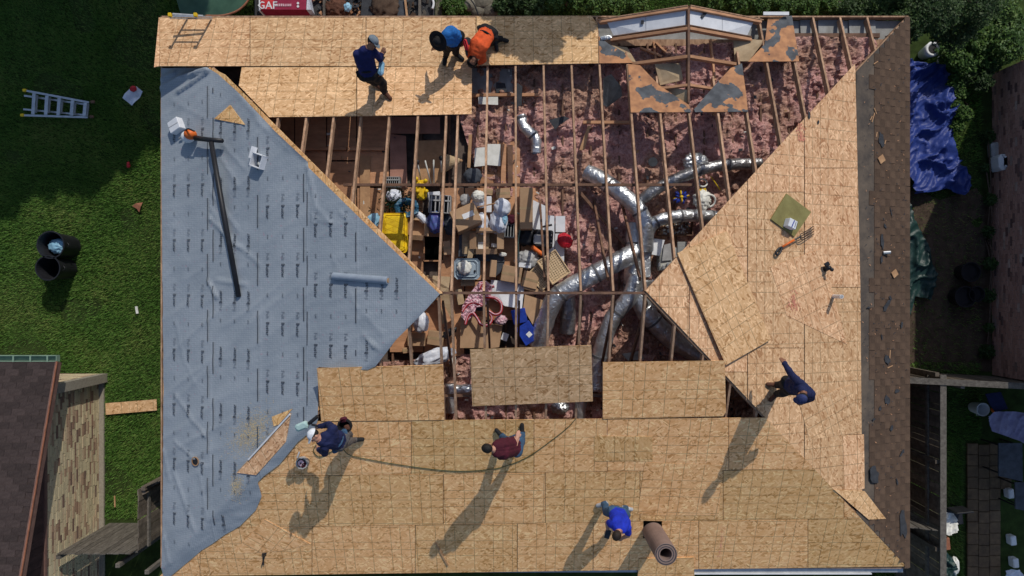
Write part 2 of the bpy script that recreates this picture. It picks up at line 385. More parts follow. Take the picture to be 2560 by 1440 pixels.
def membrane_mat():
    m, N, L, B = nt('underlayment_membrane'); B.inputs['Roughness'].default_value = .62; B.inputs['Specular IOR Level'].default_value = .35
    tc = N.new('ShaderNodeTexCoord'); sx = N.new('ShaderNodeSeparateXYZ'); L.new(tc.outputs['Object'], sx.inputs[0]); tot = None
    for ax in (0, 1):
        q = mth(N, L, 'FRACT', mth(N, L, 'MULTIPLY', sx.outputs[ax], 1 / .0405)); q = mth(N, L, 'LESS_THAN', q, .24)
        tot = q if tot is None else mth(N, L, 'MAXIMUM', tot, q)
    n = N.new('ShaderNodeTexNoise'); n.inputs['Scale'].default_value = 1.3; n.inputs['Detail'].default_value = 6; L.new(tc.outputs['Object'], n.inputs[0])
    r = ramp(N, [(.35, (.275, .315, .36)), (.65, (.34, .38, .425))]); L.new(n.outputs[0], r.inputs[0])
    col = mixc(N, L, mth(N, L, 'MULTIPLY', tot, .32), r.outputs[0], (.14, .175, .22))
    n3 = N.new('ShaderNodeTexNoise'); n3.inputs['Scale'].default_value = 14; n3.inputs['Detail'].default_value = 4; L.new(tc.outputs['Object'], n3.inputs[0])
    r3 = ramp(N, [(.66, (0, 0, 0)), (.72, (.5, .5, .5))]); L.new(n3.outputs[0], r3.inputs[0])
    col = mixc(N, L, r3.outputs[0], col, (.36, .22, .28))
    L.new(col, B.inputs['Base Color'])
    n2 = N.new('ShaderNodeTexNoise'); n2.inputs['Scale'].default_value = 18; n2.inputs['Detail'].default_value = 4; L.new(tc.outputs['Object'], n2.inputs[0])
    bp = N.new('ShaderNodeBump'); bp.inputs['Strength'].default_value = .35; bp.inputs['Distance'].default_value = .02; L.new(n2.outputs[0], bp.inputs['Height']); L.new(bp.outputs[0], B.inputs['Normal'])
    return m
M['membrane'] = membrane_mat()
M['membrane_roll'] = mat('membrane_roll', (.3, .35, .42), (.24, .28, .34), scale=6, rough=.5)
M['ink'] = mat('printed_ink', (.075, .088, .115), rough=.7)
M['ink_light'] = mat('pale_printed_ink', (.2, .23, .28), rough=.7)
def insul_mat():
    m, N, L, B = nt('pink_insulation'); B.inputs['Roughness'].default_value = 1; B.inputs['Specular IOR Level'].default_value = .05
    tc = N.new('ShaderNodeTexCoord')
    n = N.new('ShaderNodeTexNoise'); n.inputs['Scale'].default_value = 14; n.inputs['Detail'].default_value = 10; n.inputs['Roughness'].default_value = .8; L.new(tc.outputs['Object'], n.inputs[0])
    r = ramp(N, [(.34, (.34, .15, .14)), (.5, (.64, .36, .33)), (.68, (.84, .56, .51))]); L.new(n.outputs[0], r.inputs[0])
    b = N.new('ShaderNodeTexNoise'); b.inputs['Scale'].default_value = 1.1; b.inputs['Detail'].default_value = 5; L.new(tc.outputs['Object'], b.inputs[0])
    rb = ramp(N, [(.42, (0, 0, 0)), (.58, (1, 1, 1))]); L.new(b.outputs[0], rb.inputs[0])
    r2 = ramp(N, [(.36, (.16, .09, .06)), (.52, (.46, .28, .19)), (.66, (.72, .5, .35))]); L.new(n.outputs[0], r2.inputs[0])
    col = mixc(N, L, mth(N, L, 'MULTIPLY', rb.outputs[0], .75), r.outputs[0], r2.outputs[0]); L.new(col, B.inputs['Base Color'])
    n2 = N.new('ShaderNodeTexNoise'); n2.inputs['Scale'].default_value = 22; n2.inputs['Detail'].default_value = 8; n2.inputs['Roughness'].default_value = .7; L.new(tc.outputs['Object'], n2.inputs[0])
    bp = N.new('ShaderNodeBump'); bp.inputs['Strength'].default_value = 1; bp.inputs['Distance'].default_value = .07; L.new(n2.outputs[0], bp.inputs['Height']); L.new(bp.outputs[0], B.inputs['Normal'])
    return m
M['insulation'] = insul_mat()
M['old_deck'] = None
def patch_mat(name, base1, base2, top1, top2, sc, th):
    m, N, L, B = nt(name); B.inputs['Roughness'].default_value = .85
    tc = N.new('ShaderNodeTexCoord'); n = N.new('ShaderNodeTexNoise'); n.inputs['Scale'].default_value = 6; n.inputs['Detail'].default_value = 8; L.new(tc.outputs['Object'], n.inputs[0])
    a = ramp(N, [(.35, base2), (.65, base1)]); L.new(n.outputs[0], a.inputs[0]); b = ramp(N, [(.35, top2), (.65, top1)]); L.new(n.outputs[0], b.inputs[0])
    k = N.new('ShaderNodeTexNoise'); k.inputs['Scale'].default_value = sc; k.inputs['Detail'].default_value = 4; L.new(tc.outputs['Object'], k.inputs[0])
    kr = ramp(N, [(th, (0, 0, 0)), (th + .012, (1, 1, 1))]); L.new(k.outputs[0], kr.inputs[0])
    L.new(mixc(N, L, kr.outputs[0], a.outputs[0], b.outputs[0]), B.inputs['Base Color'])
    bp = N.new('ShaderNodeBump'); bp.inputs['Strength'].default_value = .5; bp.inputs['Distance'].default_value = .01; L.new(kr.outputs[0], bp.inputs['Height']); L.new(bp.outputs[0], B.inputs['Normal'])
    return m
M['old_deck'] = patch_mat('old_deck_with_felt_remains', (.5, .24, .11), (.3, .14, .07), (.1, .11, .125), (.05, .055, .065), 2.2, .52)
M['shingle'] = mat('brown_shingle', (.12, .077, .052), (.07, .045, .032), scale=4, bump=.4, bscale=120, rnd=.14, rough=.95)
M['shingle_dark'] = mat('dark_brown_shingle', (.062, .045, .042), (.04, .028, .027), scale=14, bump=.7, bscale=120, rnd=.25, rough=.95)
M['felt_strip'] = mat('weathered_felt_strip', (.14, .11, .085), (.065, .055, .05), scale=2.5, bump=.4, rough=.95)
M['lawn'] = mat('lawn_soil_and_grass', (.05, .08, .022), (.026, .038, .013), scale=3, bump=.5, rough=1, spec=.05)
def blade_mat(name, c1, c2, c3, tr=.25):
    m, N, L, B = nt(name); B.inputs['Roughness'].default_value = .6; B.inputs['Specular IOR Level'].default_value = .25
    tc = N.new('ShaderNodeTexCoord'); n = N.new('ShaderNodeTexNoise'); n.inputs['Scale'].default_value = .9; n.inputs['Detail'].default_value = 6; L.new(tc.outputs['Object'], n.inputs[0])
    g = N.new('ShaderNodeNewGeometry'); v = mth(N, L, 'ADD', mth(N, L, 'MULTIPLY', g.outputs['Random Per Island'], .5), mth(N, L, 'MULTIPLY_ADD', n.outputs[0], 1.1, -.3))
    r = ramp(N, [(.1, c1), (.5, c2), (.9, c3)]); L.new(v, r.inputs[0]); L.new(r.outputs[0], B.inputs['Base Color'])
    return m
M['grass'] = blade_mat('grass_blades', (.05, .125, .022), (.11, .24, .04), (.23, .28, .08))
M['leaf'] = blade_mat('shrub_leaves', (.02, .055, .01), (.045, .1, .015), (.11, .17, .03))
M['leaf_dark'] = blade_mat('evergreen_leaves', (.01, .028, .006), (.022, .05, .01), (.05, .09, .018))
M['bark'] = mat('bark', (.12, .085, .06), (.06, .04, .03), scale=9, bump=.8)
M['soil'] = mat('soil_with_shade', (.1, .07, .05), (.05, .035, .025), scale=5, bump=.6, rough=1)
M['tarp_blue'] = mat('blue_tarp', (.03, .06, .27), (.02, .04, .2), scale=3, rough=.5, bump=.7, bscale=7)
M['tarp_green'] = mat('green_tarp', (.02, .055, .05), (.01, .03, .03), scale=3, rough=.45, bump=.4)
M['fence'] = mat('weathered_fence_wood', (.16, .145, .125), (.08, .07, .06), scale=7, bump=.5, rnd=.25, stretch=(2, 2, .6))
M['fence_dark'] = mat('dark_weathered_fence_wood', (.2, .165, .13), (.1, .08, .062), scale=7, bump=.5, rnd=.3)
M['paver'] = mat('concrete_paver', (.17, .11, .06), (.09, .058, .035), scale=8, bump=.5, rnd=.18)
M['stone'] = mat('garden_stone', (.2, .18, .14), (.1, .09, .07), scale=7, bump=.7, rnd=.2)
M['gutter_green'] = mat('pale_green_gutter', (.25, .36, .27), (.18, .27, .2), scale=5, rough=.5)
M['trim'] = mat('brown_painted_trim', (.2, .115, .09), (.13, .07, .06), scale=5)
M['siding'] = mat('dark_brown_siding', (.085, .045, .04), (.05, .028, .026), scale=6, rnd=.15, bump=.2)
M['terracotta'] = mat('terracotta', (.35, .14, .08), rough=.8)
M['felt_roll'] = mat('brown_felt_roll', (.27, .19, .165), (.2, .14, .12), scale=3, bump=.15)
M['olive'] = mat('olive_board', (.26, .235, .09), (.19, .165, .06), scale=4, bump=.2)
M['sawdust'] = mat('sawdust', (.62, .5, .3), (.5, .38, .2), scale=20)
M['hose_green'] = mat('green_air_hose', (.06, .085, .03), (.03, .05, .02), scale=20, rough=.5)
def brick_mat(name, cols, mortar):
    m, N, L, B = nt(name); B.inputs['Roughness'].default_value = .9
    g = N.new('ShaderNodeNewGeometry'); tc = N.new('ShaderNodeTexCoord')
    r = ramp(N, cols); r.color_ramp.interpolation = 'LINEAR'; L.new(g.outputs['Random Per Island'], r.inputs[0])
    n = N.new('ShaderNodeTexNoise'); n.inputs['Scale'].default_value = 14; n.inputs['Detail'].default_value = 6; L.new(tc.outputs['Object'], n.inputs[0])
    L.new(mixc(N, L, mth(N, L, 'MULTIPLY', n.outputs[0], .45), r.outputs[0], mortar, 'MULTIPLY'), B.inputs['Base Color'])
    bp = N.new('ShaderNodeBump'); bp.inputs['Strength'].default_value = .5; bp.inputs['Distance'].default_value = .01; L.new(n.outputs[0], bp.inputs['Height']); L.new(bp.outputs[0], B.inputs['Normal'])
    return m
M['brick_cream'] = brick_mat('cream_brick', [(0, (.58, .49, .31)), (.55, (.7, .59, .38)), (.75, (.56, .41, .27)), (.9, (.34, .21, .14)), (1, (.2, .13, .1))], (.5, .5, .5))
M['brick_red'] = brick_mat('red_brick', [(0, (.46, .25, .19)), (.6, (.56, .33, .26)), (.82, (.42, .23, .18)), (.93, (.15, .085, .075)), (1, (.62, .46, .38))], (.5, .5, .5))
M['mortar'] = mat('mortar', (.33, .3, .24), (.25, .22, .18), scale=20)
M['mortar_red'] = mat('grey_mortar', (.45, .41, .37), (.34, .31, .28), scale=20)
# ================================================================ GROUND
def GP(px, py, z=0): return P(px, py, z)
def ghash(x, y): return .03 * fbm(x, y, .6, 3, 5.0)
def ground():
    mb = MB(); xs = sorted(set([-200, -90, -40, -25] + [round(-16 + i * .5, 2) for i in range(65)] + [25, 40, 90, 200]))
    ys = sorted(set([-200, -90, -40, -20] + [round(-10 + i * .5, 2) for i in range(41)] + [20, 40, 90, 200]))
    vv = [(x, y, ghash(x, y) - .02) for y in ys for x in xs]; n = len(xs)
    fs = [[j * n + i, j * n + i + 1, (j + 1) * n + i + 1, (j + 1) * n + i] for j in range(len(ys) - 1) for i in range(n - 1)]
    mb.add(vv, fs); mb.build('ground', M['lawn'], smooth=True, kind='structure')
ground()
def np_obj(name, V, Fc, m, smooth=False):
    me = bpy.data.meshes.new(name); nv = len(V); nf = len(Fc); k = Fc.shape[1]
    me.vertices.add(nv); me.vertices.foreach_set('co', V.astype(np.float32).ravel())
    me.loops.add(nf * k); me.loops.foreach_set('vertex_index', Fc.astype(np.int32).ravel())
    me.polygons.add(nf); me.polygons.foreach_set('loop_start', np.arange(nf, dtype=np.int32) * k); me.polygons.foreach_set('loop_total', np.full(nf, k, dtype=np.int32))
    me.materials.append(m); me.update(calc_edges=True); me.validate()
    o = bpy.data.objects.new(name, me); COL.objects.link(o); return o
def grass(name, rects, dens, hole=None, hgt=.055):
    V = []
    for x0, y0, x1, y1, dm in rects:
        n = int((x1 - x0) * (y1 - y0) * dens * dm); x = rng.uniform(x0, x1, n); y = rng.uniform(y0, y1, n)
        if hole is not None:
            k = np.array([not hole(a, b) for a, b in zip(x, y)]); x = x[k]; y = y[k]
        n = len(x); a = rng.uniform(0, 2 * np.pi, n); l = rng.uniform(.4, 1.2, n) * hgt; w = rng.uniform(.005, .009, n)
        b = a + np.pi / 2; t = rng.uniform(.3, 1.3, n) * l
        z0 = np.full(n, -.02)
        V.append(np.stack([np.stack([x + np.cos(b) * w, y + np.sin(b) * w, z0], 1), np.stack([x - np.cos(b) * w, y - np.sin(b) * w, z0], 1), np.stack([x + np.cos(a) * t, y + np.sin(a) * t, z0 + l * 1.2 + .02], 1)], 1))
    V = np.concatenate(V).reshape(-1, 3); Fc = np.arange(len(V)).reshape(-1, 3)
    o = np_obj(name, V, Fc, M['grass']); o['kind'] = 'stuff'; return o
def bare_left(x, y):
    return noise.noise(Vector((x * .9, y * .9, 3.3))) > .42 and random.random() < .75
grass('lawn_grass', [(-13.6, -5.9, -8.0, 7.8, 1.0), (-8.0, 5.9, 10, 7.8, .7)], 3400, bare_left)
def bare_right(x, y):
    if x > 11.55 and y < -3.9: return True
    return random.random() < (.88 if -1.9 < y < 3.2 else .2 + .5 * (noise.noise(Vector((x, y, 9))) > 0))
grass('side_yard_grass', [(9.3, -7.9, 12.0, 5.9, 1.0)], 3000, bare_right, .07)

soilp = [(P(x, y, 0).x, P(x, y, 0).y) for x, y in ((2230, 470), (2300, 480), (2350, 500), (2440, 470), (2478, 520), (2478, 930), (2420, 925), (2230, 935))]
mb = sheet_mesh(soilp, .15, lambda x, y: .0 + .03 * fbm(x, y, 1.3, 3, 2.0) + ghash(x, y)); mb.build('soil_with_shade', M['soil'], smooth=True, kind='structure')  # brown soil sheet, also kept dark in place of shade missing on this strip
# ================================================================ HOUSE
house = thing('house', 'brown framed house with its roof torn half open and new boards going on', 'house', (0, 0, 0))
mb = MB()
wx0, wx1, wy0, wy1 = XW + .5, XE - .5, YS + .5, YN - .5
for (a, b, c, d) in ((wx0, wy0, wx1, wy0 + .14), (wx0, wy1 - .14, wx1, wy1), (wx0, wy0 + .14, wx0 + .14, wy1 - .14), (wx1 - .14, wy0 + .14, wx1, wy1 - .14)):
    mb.box(((a + c) / 2, (b + d) / 2, 1.33), (c - a, d - b, 2.66))
mb.build('wall', M['brick_red'], house)
mb = MB(); mb.box(((wx0 + wx1) / 2, (wy0 + wy1) / 2, 2.66 - .01), (wx1 - wx0 - .3, wy1 - wy0 - .3, .02))
mb.build('ceiling', M['drywall'], house)
mb = MB()     # soffit ring
for (a, b, c, d) in ((XW + .03, YN - .5, XE - .03, YN - .03), (XW + .03, YS + .03, XE - .03, YS + .5), (XW + .03, YS + .5, XW + .5, YN - .5), (XE - .5, YS + .5, XE - .03, YN - .5)):
    mb.box(((a + c) / 2, (b + d) / 2, 2.56), (c - a, d - b, .02))
mb.build('soffit', M['soffit_grey'], house)
mb = MB()     # top plates
mb.beam((wx0, wy1 - .07, 2.76), (wx1, wy1 - .07, 2.76), .14, .09); mb.build('wall_plate', M['rafter'], house); mb = MB(); mb.beam((wx0, wy0 + .07, 2.76), (wx1, wy0 + .07, 2.76), .14, .09)
mb.build('wall_plate', M['rafter'], house)
for a, b in (((XW, YN, 2.74), (XE, YN, 2.74)), ((XW, YS, 2.74), (XE, YS, 2.74)), ((XW, YS, 2.74), (XW, YN, 2.74)), ((XE, YS, 2.74), (XE, YN, 2.74))):
    mb = MB(); mb.beam(a, b, .03, .17); mb.build('fascia', M['rafter'], house)
# rafters
RL = .016
RX = [3.585 + .585 * k for k in range(-8, 9)] + [-1.33, -1.9, -2.48, -3.05, -3.60, -4.15, -4.72, -5.3]
def zN(y): return EZ + KM * (YN - y)
def zS(y): return EZ + KM * (y - YS)
RID = -.09
for x in RX:
    for side in (1, -1):
        # stop at hips
        zt = min(5.2, EZ + KE * (XE - x), EZ + KW * (x - XW)) - .01
        if side == 1: y0 = YN - .02; y1 = max(RID + .02, YN - (zt - EZ) / KM); p0 = (x, y0, zN(y0) - RL); p1 = (x, y1, zN(y1) - RL)
        else: y0 = YS + .02; y1 = min(RID - .02, YS + (zt - EZ) / KM); p0 = (x, y0, zS(y0) - RL); p1 = (x, y1, zS(y1) - RL)
        if abs(y1 - y0) < .4: continue
        if side == 1 and abs(x - 3.585) < .01: p0 = (x, 3.74, zN(3.74) - RL)
        if side == 1 and 2.3 < x < 4.9 and abs(x - 3.585) > .01:
            yv = 3.78 + abs(x - 3.585) * 1.02; p0 = (x, yv + .02, zN(yv + .02) - RL)
        mb = MB(); mb.beam(p0, p1, .04, .14); mb.build('rafter', M['rafter'], house)
# hip-jack rafters on west and east
for k in range(-9, 10):
    y = -.09 + k * .61
    for kk, x0, sgn in (('W', XW, 1), ('E', XE, -1)):
        kq = KW if kk == 'W' else KE
        zt = min(5.19, zN(y), zS(y)); x1 = x0 + sgn * (zt - EZ) / kq
        if abs(x1 - x0) < .4: continue
        a, b, c = PLN[kk]
        mb = MB(); mb.beam((x0 + sgn * .02, y, a + b * (x0 + sgn * .02) - RL), (x1, y, a + b * x1 - RL), .04, .14); mb.build('rafter', M['rafter_dark'], house)
RA = Vector((-1.30, RID, 5.2 - RL)); RB = Vector((2.41, RID, 5.2 - RL))
mb = MB(); mb.beam(RA, RB, .045, .2); mb.build('ridge_board', M['rafter_dark'], house)
for c, r in (((XW, YN), RA), ((XW, YS), RA), ((XE, YN), RB), ((XE, YS), RB)):
    mb = MB(); mb.beam((c[0], c[1], EZ - RL), r, .045, .17); mb.build('hip_rafter', M['rafter'], house)
# purlins and ceiling joists, collar braces
for (x0, x1, y, z) in ((-3.3, 3.55, 2.02, 4.16), (-2.6, 3.4, -2.1, 4.2)):
    mb = MB(); mb.beam((x0, y, z), (x1, y, z), .05, .09); mb.build('purlin', M['rafter_dark'], house)
for i, x in enumerate([-4.4 + .61 * k for k in range(19)]):
    mb = MB(); mb.beam((x, wy0 + .1, 2.80), (x, wy1 - .1, 2.80), .04, .13); mb.build('ceiling_joist', M['rafter_dark'], house)
def binder(p0, p1, w=.06, h=.09, m='plank'):
    mb = MB(); mb.beam(p0, p1, w, h); mb.build('brace', M[m], house)
binder(P(1180, 238, 2.95), P(1290, 236, 2.95)); binder(P(1290, 237, 2.95), P(1345, 236, 2.95)); binder(P(1458, 305, 3.0), P(1580, 305, 3.0)); binder(P(870, 372, 2.95), P(960, 372, 2.95))
binder(P(745, 372, 2.95), P(865, 371, 2.95)); binder(P(1450, 480, 3.0), P(1600, 655, 3.0), m='rafter_dark')
for x in (-1.33, -.51, .07, 1.235, 1.82, 2.41):     # vertical struts from ridge braces
    binder((x + .06, -.3, 5.0), (x + .06, -1.9, 2.86), .04, .09, 'rafter_dark')
for x in (.66, 1.82, 2.41):
    binder((x - .06, .2, 5.0), (x - .06, 1.9, 2.86), .04, .09, 'rafter_dark')

# ---- insulation bed and attic floor boards
def ins_h(x, y):
    d = .5 * fbm(x, y, 1.6, 3, 2.0) + .5
    t = noise.turbulence(Vector((x * 4.2, y * 4.2, 1.0)), 3, False) * .11 + abs(noise.noise(Vector((x * 15, y * 15, 4)))) * .045
    return 2.78 + .05 * d + t * 1.15
poly = [(x.x, x.y) for x in (P(1150, 300, 2.8), P(1180, 160, 2.8), P(1495, 130, 2.8), P(2010, 92, 2.8), P(2180, 95, 2.8))] + [(7.9, 5.2), (7.9, -4.9), (-3.9, -4.9), (-3.9, -1.7), (.35, -1.3), (.6, .2), (.4, 1.9), (-.6, 1.95)]
mb = sheet_mesh(poly, .036, ins_h)
# loose tufts standing proud
for i in range(900):
    x = random.uniform(-1.2, 6.8); y = random.uniform(-4.8, 5.1)
    if not inside(x, y, poly): continue
    r = random.uniform(.03, .085); mb.ell((x, y, ins_h(x, y) + r * .3), (r, r * random.uniform(.6, 1), r * .7), Matrix.Rotation(random.uniform(0, 3), 3, 'Z'), 6, 4)
mb.build('insulation', M['insulation'], house, smooth=False, kind='stuff')
def floorboard(px4, z=2.83, m='plank', t=.018, name='floor_board'):
    mb = MB(); pts = [P(x, y, z) for x, y in px4]; mb.prism(pts, (0, 0, -t)); mb.build(name, M[m], house)
fl = [((560, 290), (735, 290), (735, 455), (700, 560), (560, 560)), ((738, 290), (815, 290), (815, 462), (738, 462)), ((818, 290), (890, 290), (890, 400), (818, 400)), ((893, 290), (972, 290), (972, 465), (893, 465)),
      ((818, 404), (890, 404), (890, 690), (818, 690)), ((893, 470), (972, 470), (972, 690), (893, 690)), ((1100, 470), (1160, 470), (1160, 700), (1100, 700)), ((1163, 470), (1240, 470), (1240, 700), (1163, 700)),
      ((1243, 340), (1300, 340), (1300, 700), (1243, 700)), ((975, 690), (1058, 690), (1058, 880), (975, 880)), ((1061, 690), (1160, 690), (1160, 890), (1061, 890)), ((1163, 704), (1300, 704), (1300, 800), (1163, 800)),
      ((975, 468), (1056, 468), (1056, 600), (975, 600)), ((1030, 600), (1058, 600), (1058, 686), (1030, 686)), ((1200, 390), (1240, 390), (1240, 468), (1200, 468)), ((1820, 800), (2100, 800), (2100, 1000), (1820, 1000)), ((1530, 900), (1815, 900), (1815, 1010), (1530, 1010)),
      ((1303, 470), (1345, 470), (1345, 745), (1303, 745)), ((560, 570), (815, 570), (815, 800), (560, 800))]
for q in fl: floorboard(q, 2.83 + random.uniform(0, .006))
floorboard(((975, 335), (1015, 340), (1018, 468), (975, 468)), 2.87, 'ply_pink'); floorboard(((1036, 352), (1108, 350), (1110, 466), (1030, 466)), 2.87, 'ply_tan'); floorboard(((975, 292), (1100, 292), (1100, 334), (975, 334)), 2.85, 'ply_pink')
floorboard(((900, 390), (925, 390), (925, 560), (900, 560)), 2.88, 'ply_tan'); floorboard(((1062, 560), (1150, 558), (1150, 586), (1062, 588)), 2.86, 'plank')
# hatch opening: frame, and a black plate painted as the unlit hole
mb = MB()
c = [P(1060, 590, 2.86), P(1110, 590, 2.86), P(1110, 652, 2.86), P(1060, 652, 2.86)]
for i in range(4):
    a = c[i]; b = c[(i + 1) % 4]; mb.beam(a, b, .03, .1)
mb.build('hatch_frame', M['plank'], house)
mb = MB(); mb.prism([p + Vector((0, 0, -.02)) for p in c], (0, 0, -.01)); mb.build('hatch_dark_plate', mat('hatch_shade_black', (.003, .003, .003), rough=1, spec=0), house)

# ================================================================ SHEATHING
def panel(poly, k, lift=.0, u=((0, 0), (1, 0)), mt='osb', parent=house, th=.013, name='sheathing_panel', org=None, uo=(0, 0), tilt=None):
    T = [on(x, y, lift + th, k) for x, y in poly]
    if tilt: T = [p + Vector((0, 0, t)) for p, t in zip(T, tilt)]
    n = nrm(k); o = on(*(org or poly[0]), lift + th, k); ud = (on(u[1][0] + poly[0][0] - u[0][0], u[1][1] + poly[0][1] - u[0][1], lift + th, k) - on(*poly[0], lift + th, k)).normalized(); vd = n.cross(ud)
    mb = MB(); mb.prism(T, -n * th)
    uvs = [((p - o).dot(ud) + uo[0], (p - o).dot(vd) + uo[1]) for p in mb.v]
    return mb.build(name, M[mt], parent, uvs=uvs)
HIP_SW = ((1106, 735), (398, 1448)); NW = [(1100, 728), (545, 186)]
SREG = [(1095, 740), (1615, 728), (2272, 1423), (2272, 1460), (380, 1460)]
NREG = [(380, 40), (2240, 40), (1618, 722), (1100, 728)]
EREG = [(1614, 727), (2146, 151), (2151, 718), (2163, 1229), (2089, 1229)]
def prow(reg, k, y0, y1, xs, mt, u, lift=0.0, y1b=None):
    y1b = y1b or y1
    for i in range(len(xs) - 1):
        a = xs[i] + .8; b = xs[i + 1] - .8
        ya0 = y0 + random.uniform(-1, 1) * .3
        q = [(a, ya0), (b, ya0), (b, y1), (a, y1)]
        if reg: q = clip_convex(q, reg)
        if len(q) < 3: continue
        panel(q, k, lift + random.uniform(0, .002), u, mt, org=(a, y0))
# north slope
prow(None, 'N', 43.5, 165, [399, 625, 915, 1190], 'osb_pink', ((0, 0), (1, 0)))
panel([(399, 43), (398.6, 165), (385, 168), (397, 43)], 'N', 0, ((0, 0), (1, 0)), 'osb_pink', org=(380, 43))
panel([(1191, 41), (1478, 39), (1494, 60), (1496, 158), (1191, 163)], 'N', .002, ((0, 0), (1, 0)), 'osb')
panel([(604, 168), (891, 167), (891, 290), (673, 292.5), (597, 214)], 'N', .0, ((0, 0), (1, 0)), 'osb')
panel([(893, 167), (1180, 165), (1179, 285), (893, 290)], 'N', .001, ((0, 0), (1, 0)), 'osb')
# south slope
def srow(y0, y1, y1r, xs, mt, lift=0):
    for i in range(len(xs) - 1):
        a = xs[i] + .7; b = xs[i + 1] - .7
        def yy(x, p, q): return p + (q - p) * (x - 650) / 1400
        q = clip_convex([(a, yy(a, *y0)), (b, yy(b, *y0)), (b, yy(b, *y1)), (a, yy(a, *y1))], SREG)
        if len(q) >= 3: panel(q, 'S', lift + random.uniform(0, .002), ((0, 0), (1, 0)), mt, org=(a, yy(a, *y0)))
srow((1055, 1043), (1190, 1172), 0, [600, 735, 1028, 1335, 1518, 1822, 2130], 'osb_gold')
srow((1191.5, 1173.5), (1318, 1297), 0, [400, 530, 822, 1108, 1363, 1600, 1808, 2110, 2300], 'osb_gold')
srow((1319.5, 1298.5), (1438, 1419), 0, [380, 500, 780, 1038, 1293, 1483, 1747, 2020, 2300], 'osb_gold')
panel([(1485, 1090), (1631, 1091), (1632, 1154), (1485, 1154)], 'S', .005, ((0, 0), (0, 1)), 'osb_gold')
panel([(1611, 1157), (1700, 1160), (1806, 1162), (1797, 1288), (1663, 1289), (1594, 1285)], 'S', .005, ((0, 0), (1, .03)), 'osb_gold')
panel([(580, 1385), (662, 1298), (777, 1360), (700, 1378)], 'S', .006, ((0, 0), (1, .55)), 'osb_gold')
panel([(1597, 1397), (1735, 1393), (1736, 1442), (1594, 1448)], 'S', .018, ((0, 0), (1, 0)), 'osb_gold')
# east slope: boards run up the slope
V1 = ((0, 0), (0, 1))
cols = [(1600, 1722, (500, 1100)), (1724, 1868, (300, 640, 930, 1300)), (1870, 2010, (180, 480, 870, 1160, 1300)), (2012, 2170, (100, 420, 718, 1086, 1300))]
for a, b, ys in cols:
    for i in range(len(ys) - 1):
        q = clip_convex([(a, ys[i] + .7), (b, ys[i] + .7), (b, ys[i + 1] - .7), (a, ys[i + 1] - .7)], EREG)
        if len(q) >= 3: panel(q, 'E', random.uniform(0, .003), V1, 'osb_pink', org=(a, ys[i]), uo=(.1, .2))
panel([(1926, 668), (2052, 622), (2118, 861), (1967, 789)], 'E', .007, ((0, 0), (.28, .96)), 'osb_pink')
panel([(1997, 1005), (2128, 962), (2152, 1080), (2023, 1100)], 'E', .007, ((0, 0), (.28, .96)), 'osb_pink')
panel([(2107, 1090), (2160, 1086), (2162, 1222), (2112, 1224)], 'E', .007, V1, 'osb_pink')
panel([(2085, 1224), (2162, 1228), (2215, 1297), (2172, 1299)], 'E', .022, ((0, 0), (.6, .8)), 'osb')
# west decking seen at the edge of the membrane
WREG = [(524, 167), (560, 186), (1112, 734), (938, 915), (790, 1064), (640, 1215), (398, 1455), (403, 172)]
wp = [(x, y) for x, y in WREG]
for x0, x1 in ((408, 527), (529, 650), (652, 768), (770, 895), (897, 1120)):
    q = clip_half(clip_half([(524, 167), (562, 186), (1106, 733), (1088, 739), (384, 1432), (409, 172)], 1, 0, x1), -1, 0, -x0)
    if len(q) >= 3: panel(q, 'W', 0, V1, 'osb_gold', org=(x0, 170))

# ================================================================ OLD SHINGLE STRIP (east eave)
a_, b_, c_ = PLN['E']
def ez(x): return a_ + b_ * x
# felt underlay strip
mb = MB(); e0 = on(2146, 60, 0, 'E').x; X0 = on(2150, 700, 0, 'E').x - .1
poly = clip_convex([(X0, YN - .02), (XE + .02, YN - .02), (XE + .02, YS), (X0, YS)], [(XE + .03, YN + .03), (2.41, RID), (XE + .03, YS - .03)])
mb.prism([(x, y, ez(x) + .004) for x, y in poly], (0, 0, -.016)); mb.build('old_decking', M['felt_strip'], house)
sm = MB(); sl = .305; se = .135
sm.hexa([(-.076, -sl / 2 + .003, 0), (.076, -sl / 2 + .003, 0), (.076, sl / 2 - .003, 0), (-.076, sl / 2 - .003, 0)], [(-.076, -sl / 2 + .003, .004), (.076, -sl / 2 + .003, .011), (.076, sl / 2 - .003, .011), (-.076, sl / 2 - .003, .004)])
sh0 = sm.build('shingle', M['shingle'], house); smesh = sh0.data; used = False; cnt = 0; extra = MB()
ang = math.atan(KE)
for ci in range(8):
    x = XE - .05 - ci * .138
    for j in range(40):
        y = YS + .16 + j * sl + (ci % 2) * sl / 2 + random.uniform(-.004, .004)
        if rz(x - .08, y) < ez(x - .08) - .02 or rz(x - .08, y + .15) < ez(x - .08) - .05 or rz(x - .08, y - .15) < ez(x - .08) - .05 or y > YN - .1: continue
        if ci == 7 and random.random() < .45: continue
        o = sh0 if not used else sh0.copy()
        if used: COL.objects.link(o)
        used = True; cnt += 1
        o.parent = house; o.location = (x, y, ez(x) + .006 + ci * .0006); o.rotation_euler = (0, ang + random.uniform(-.006, .006), random.uniform(-.01, .01))
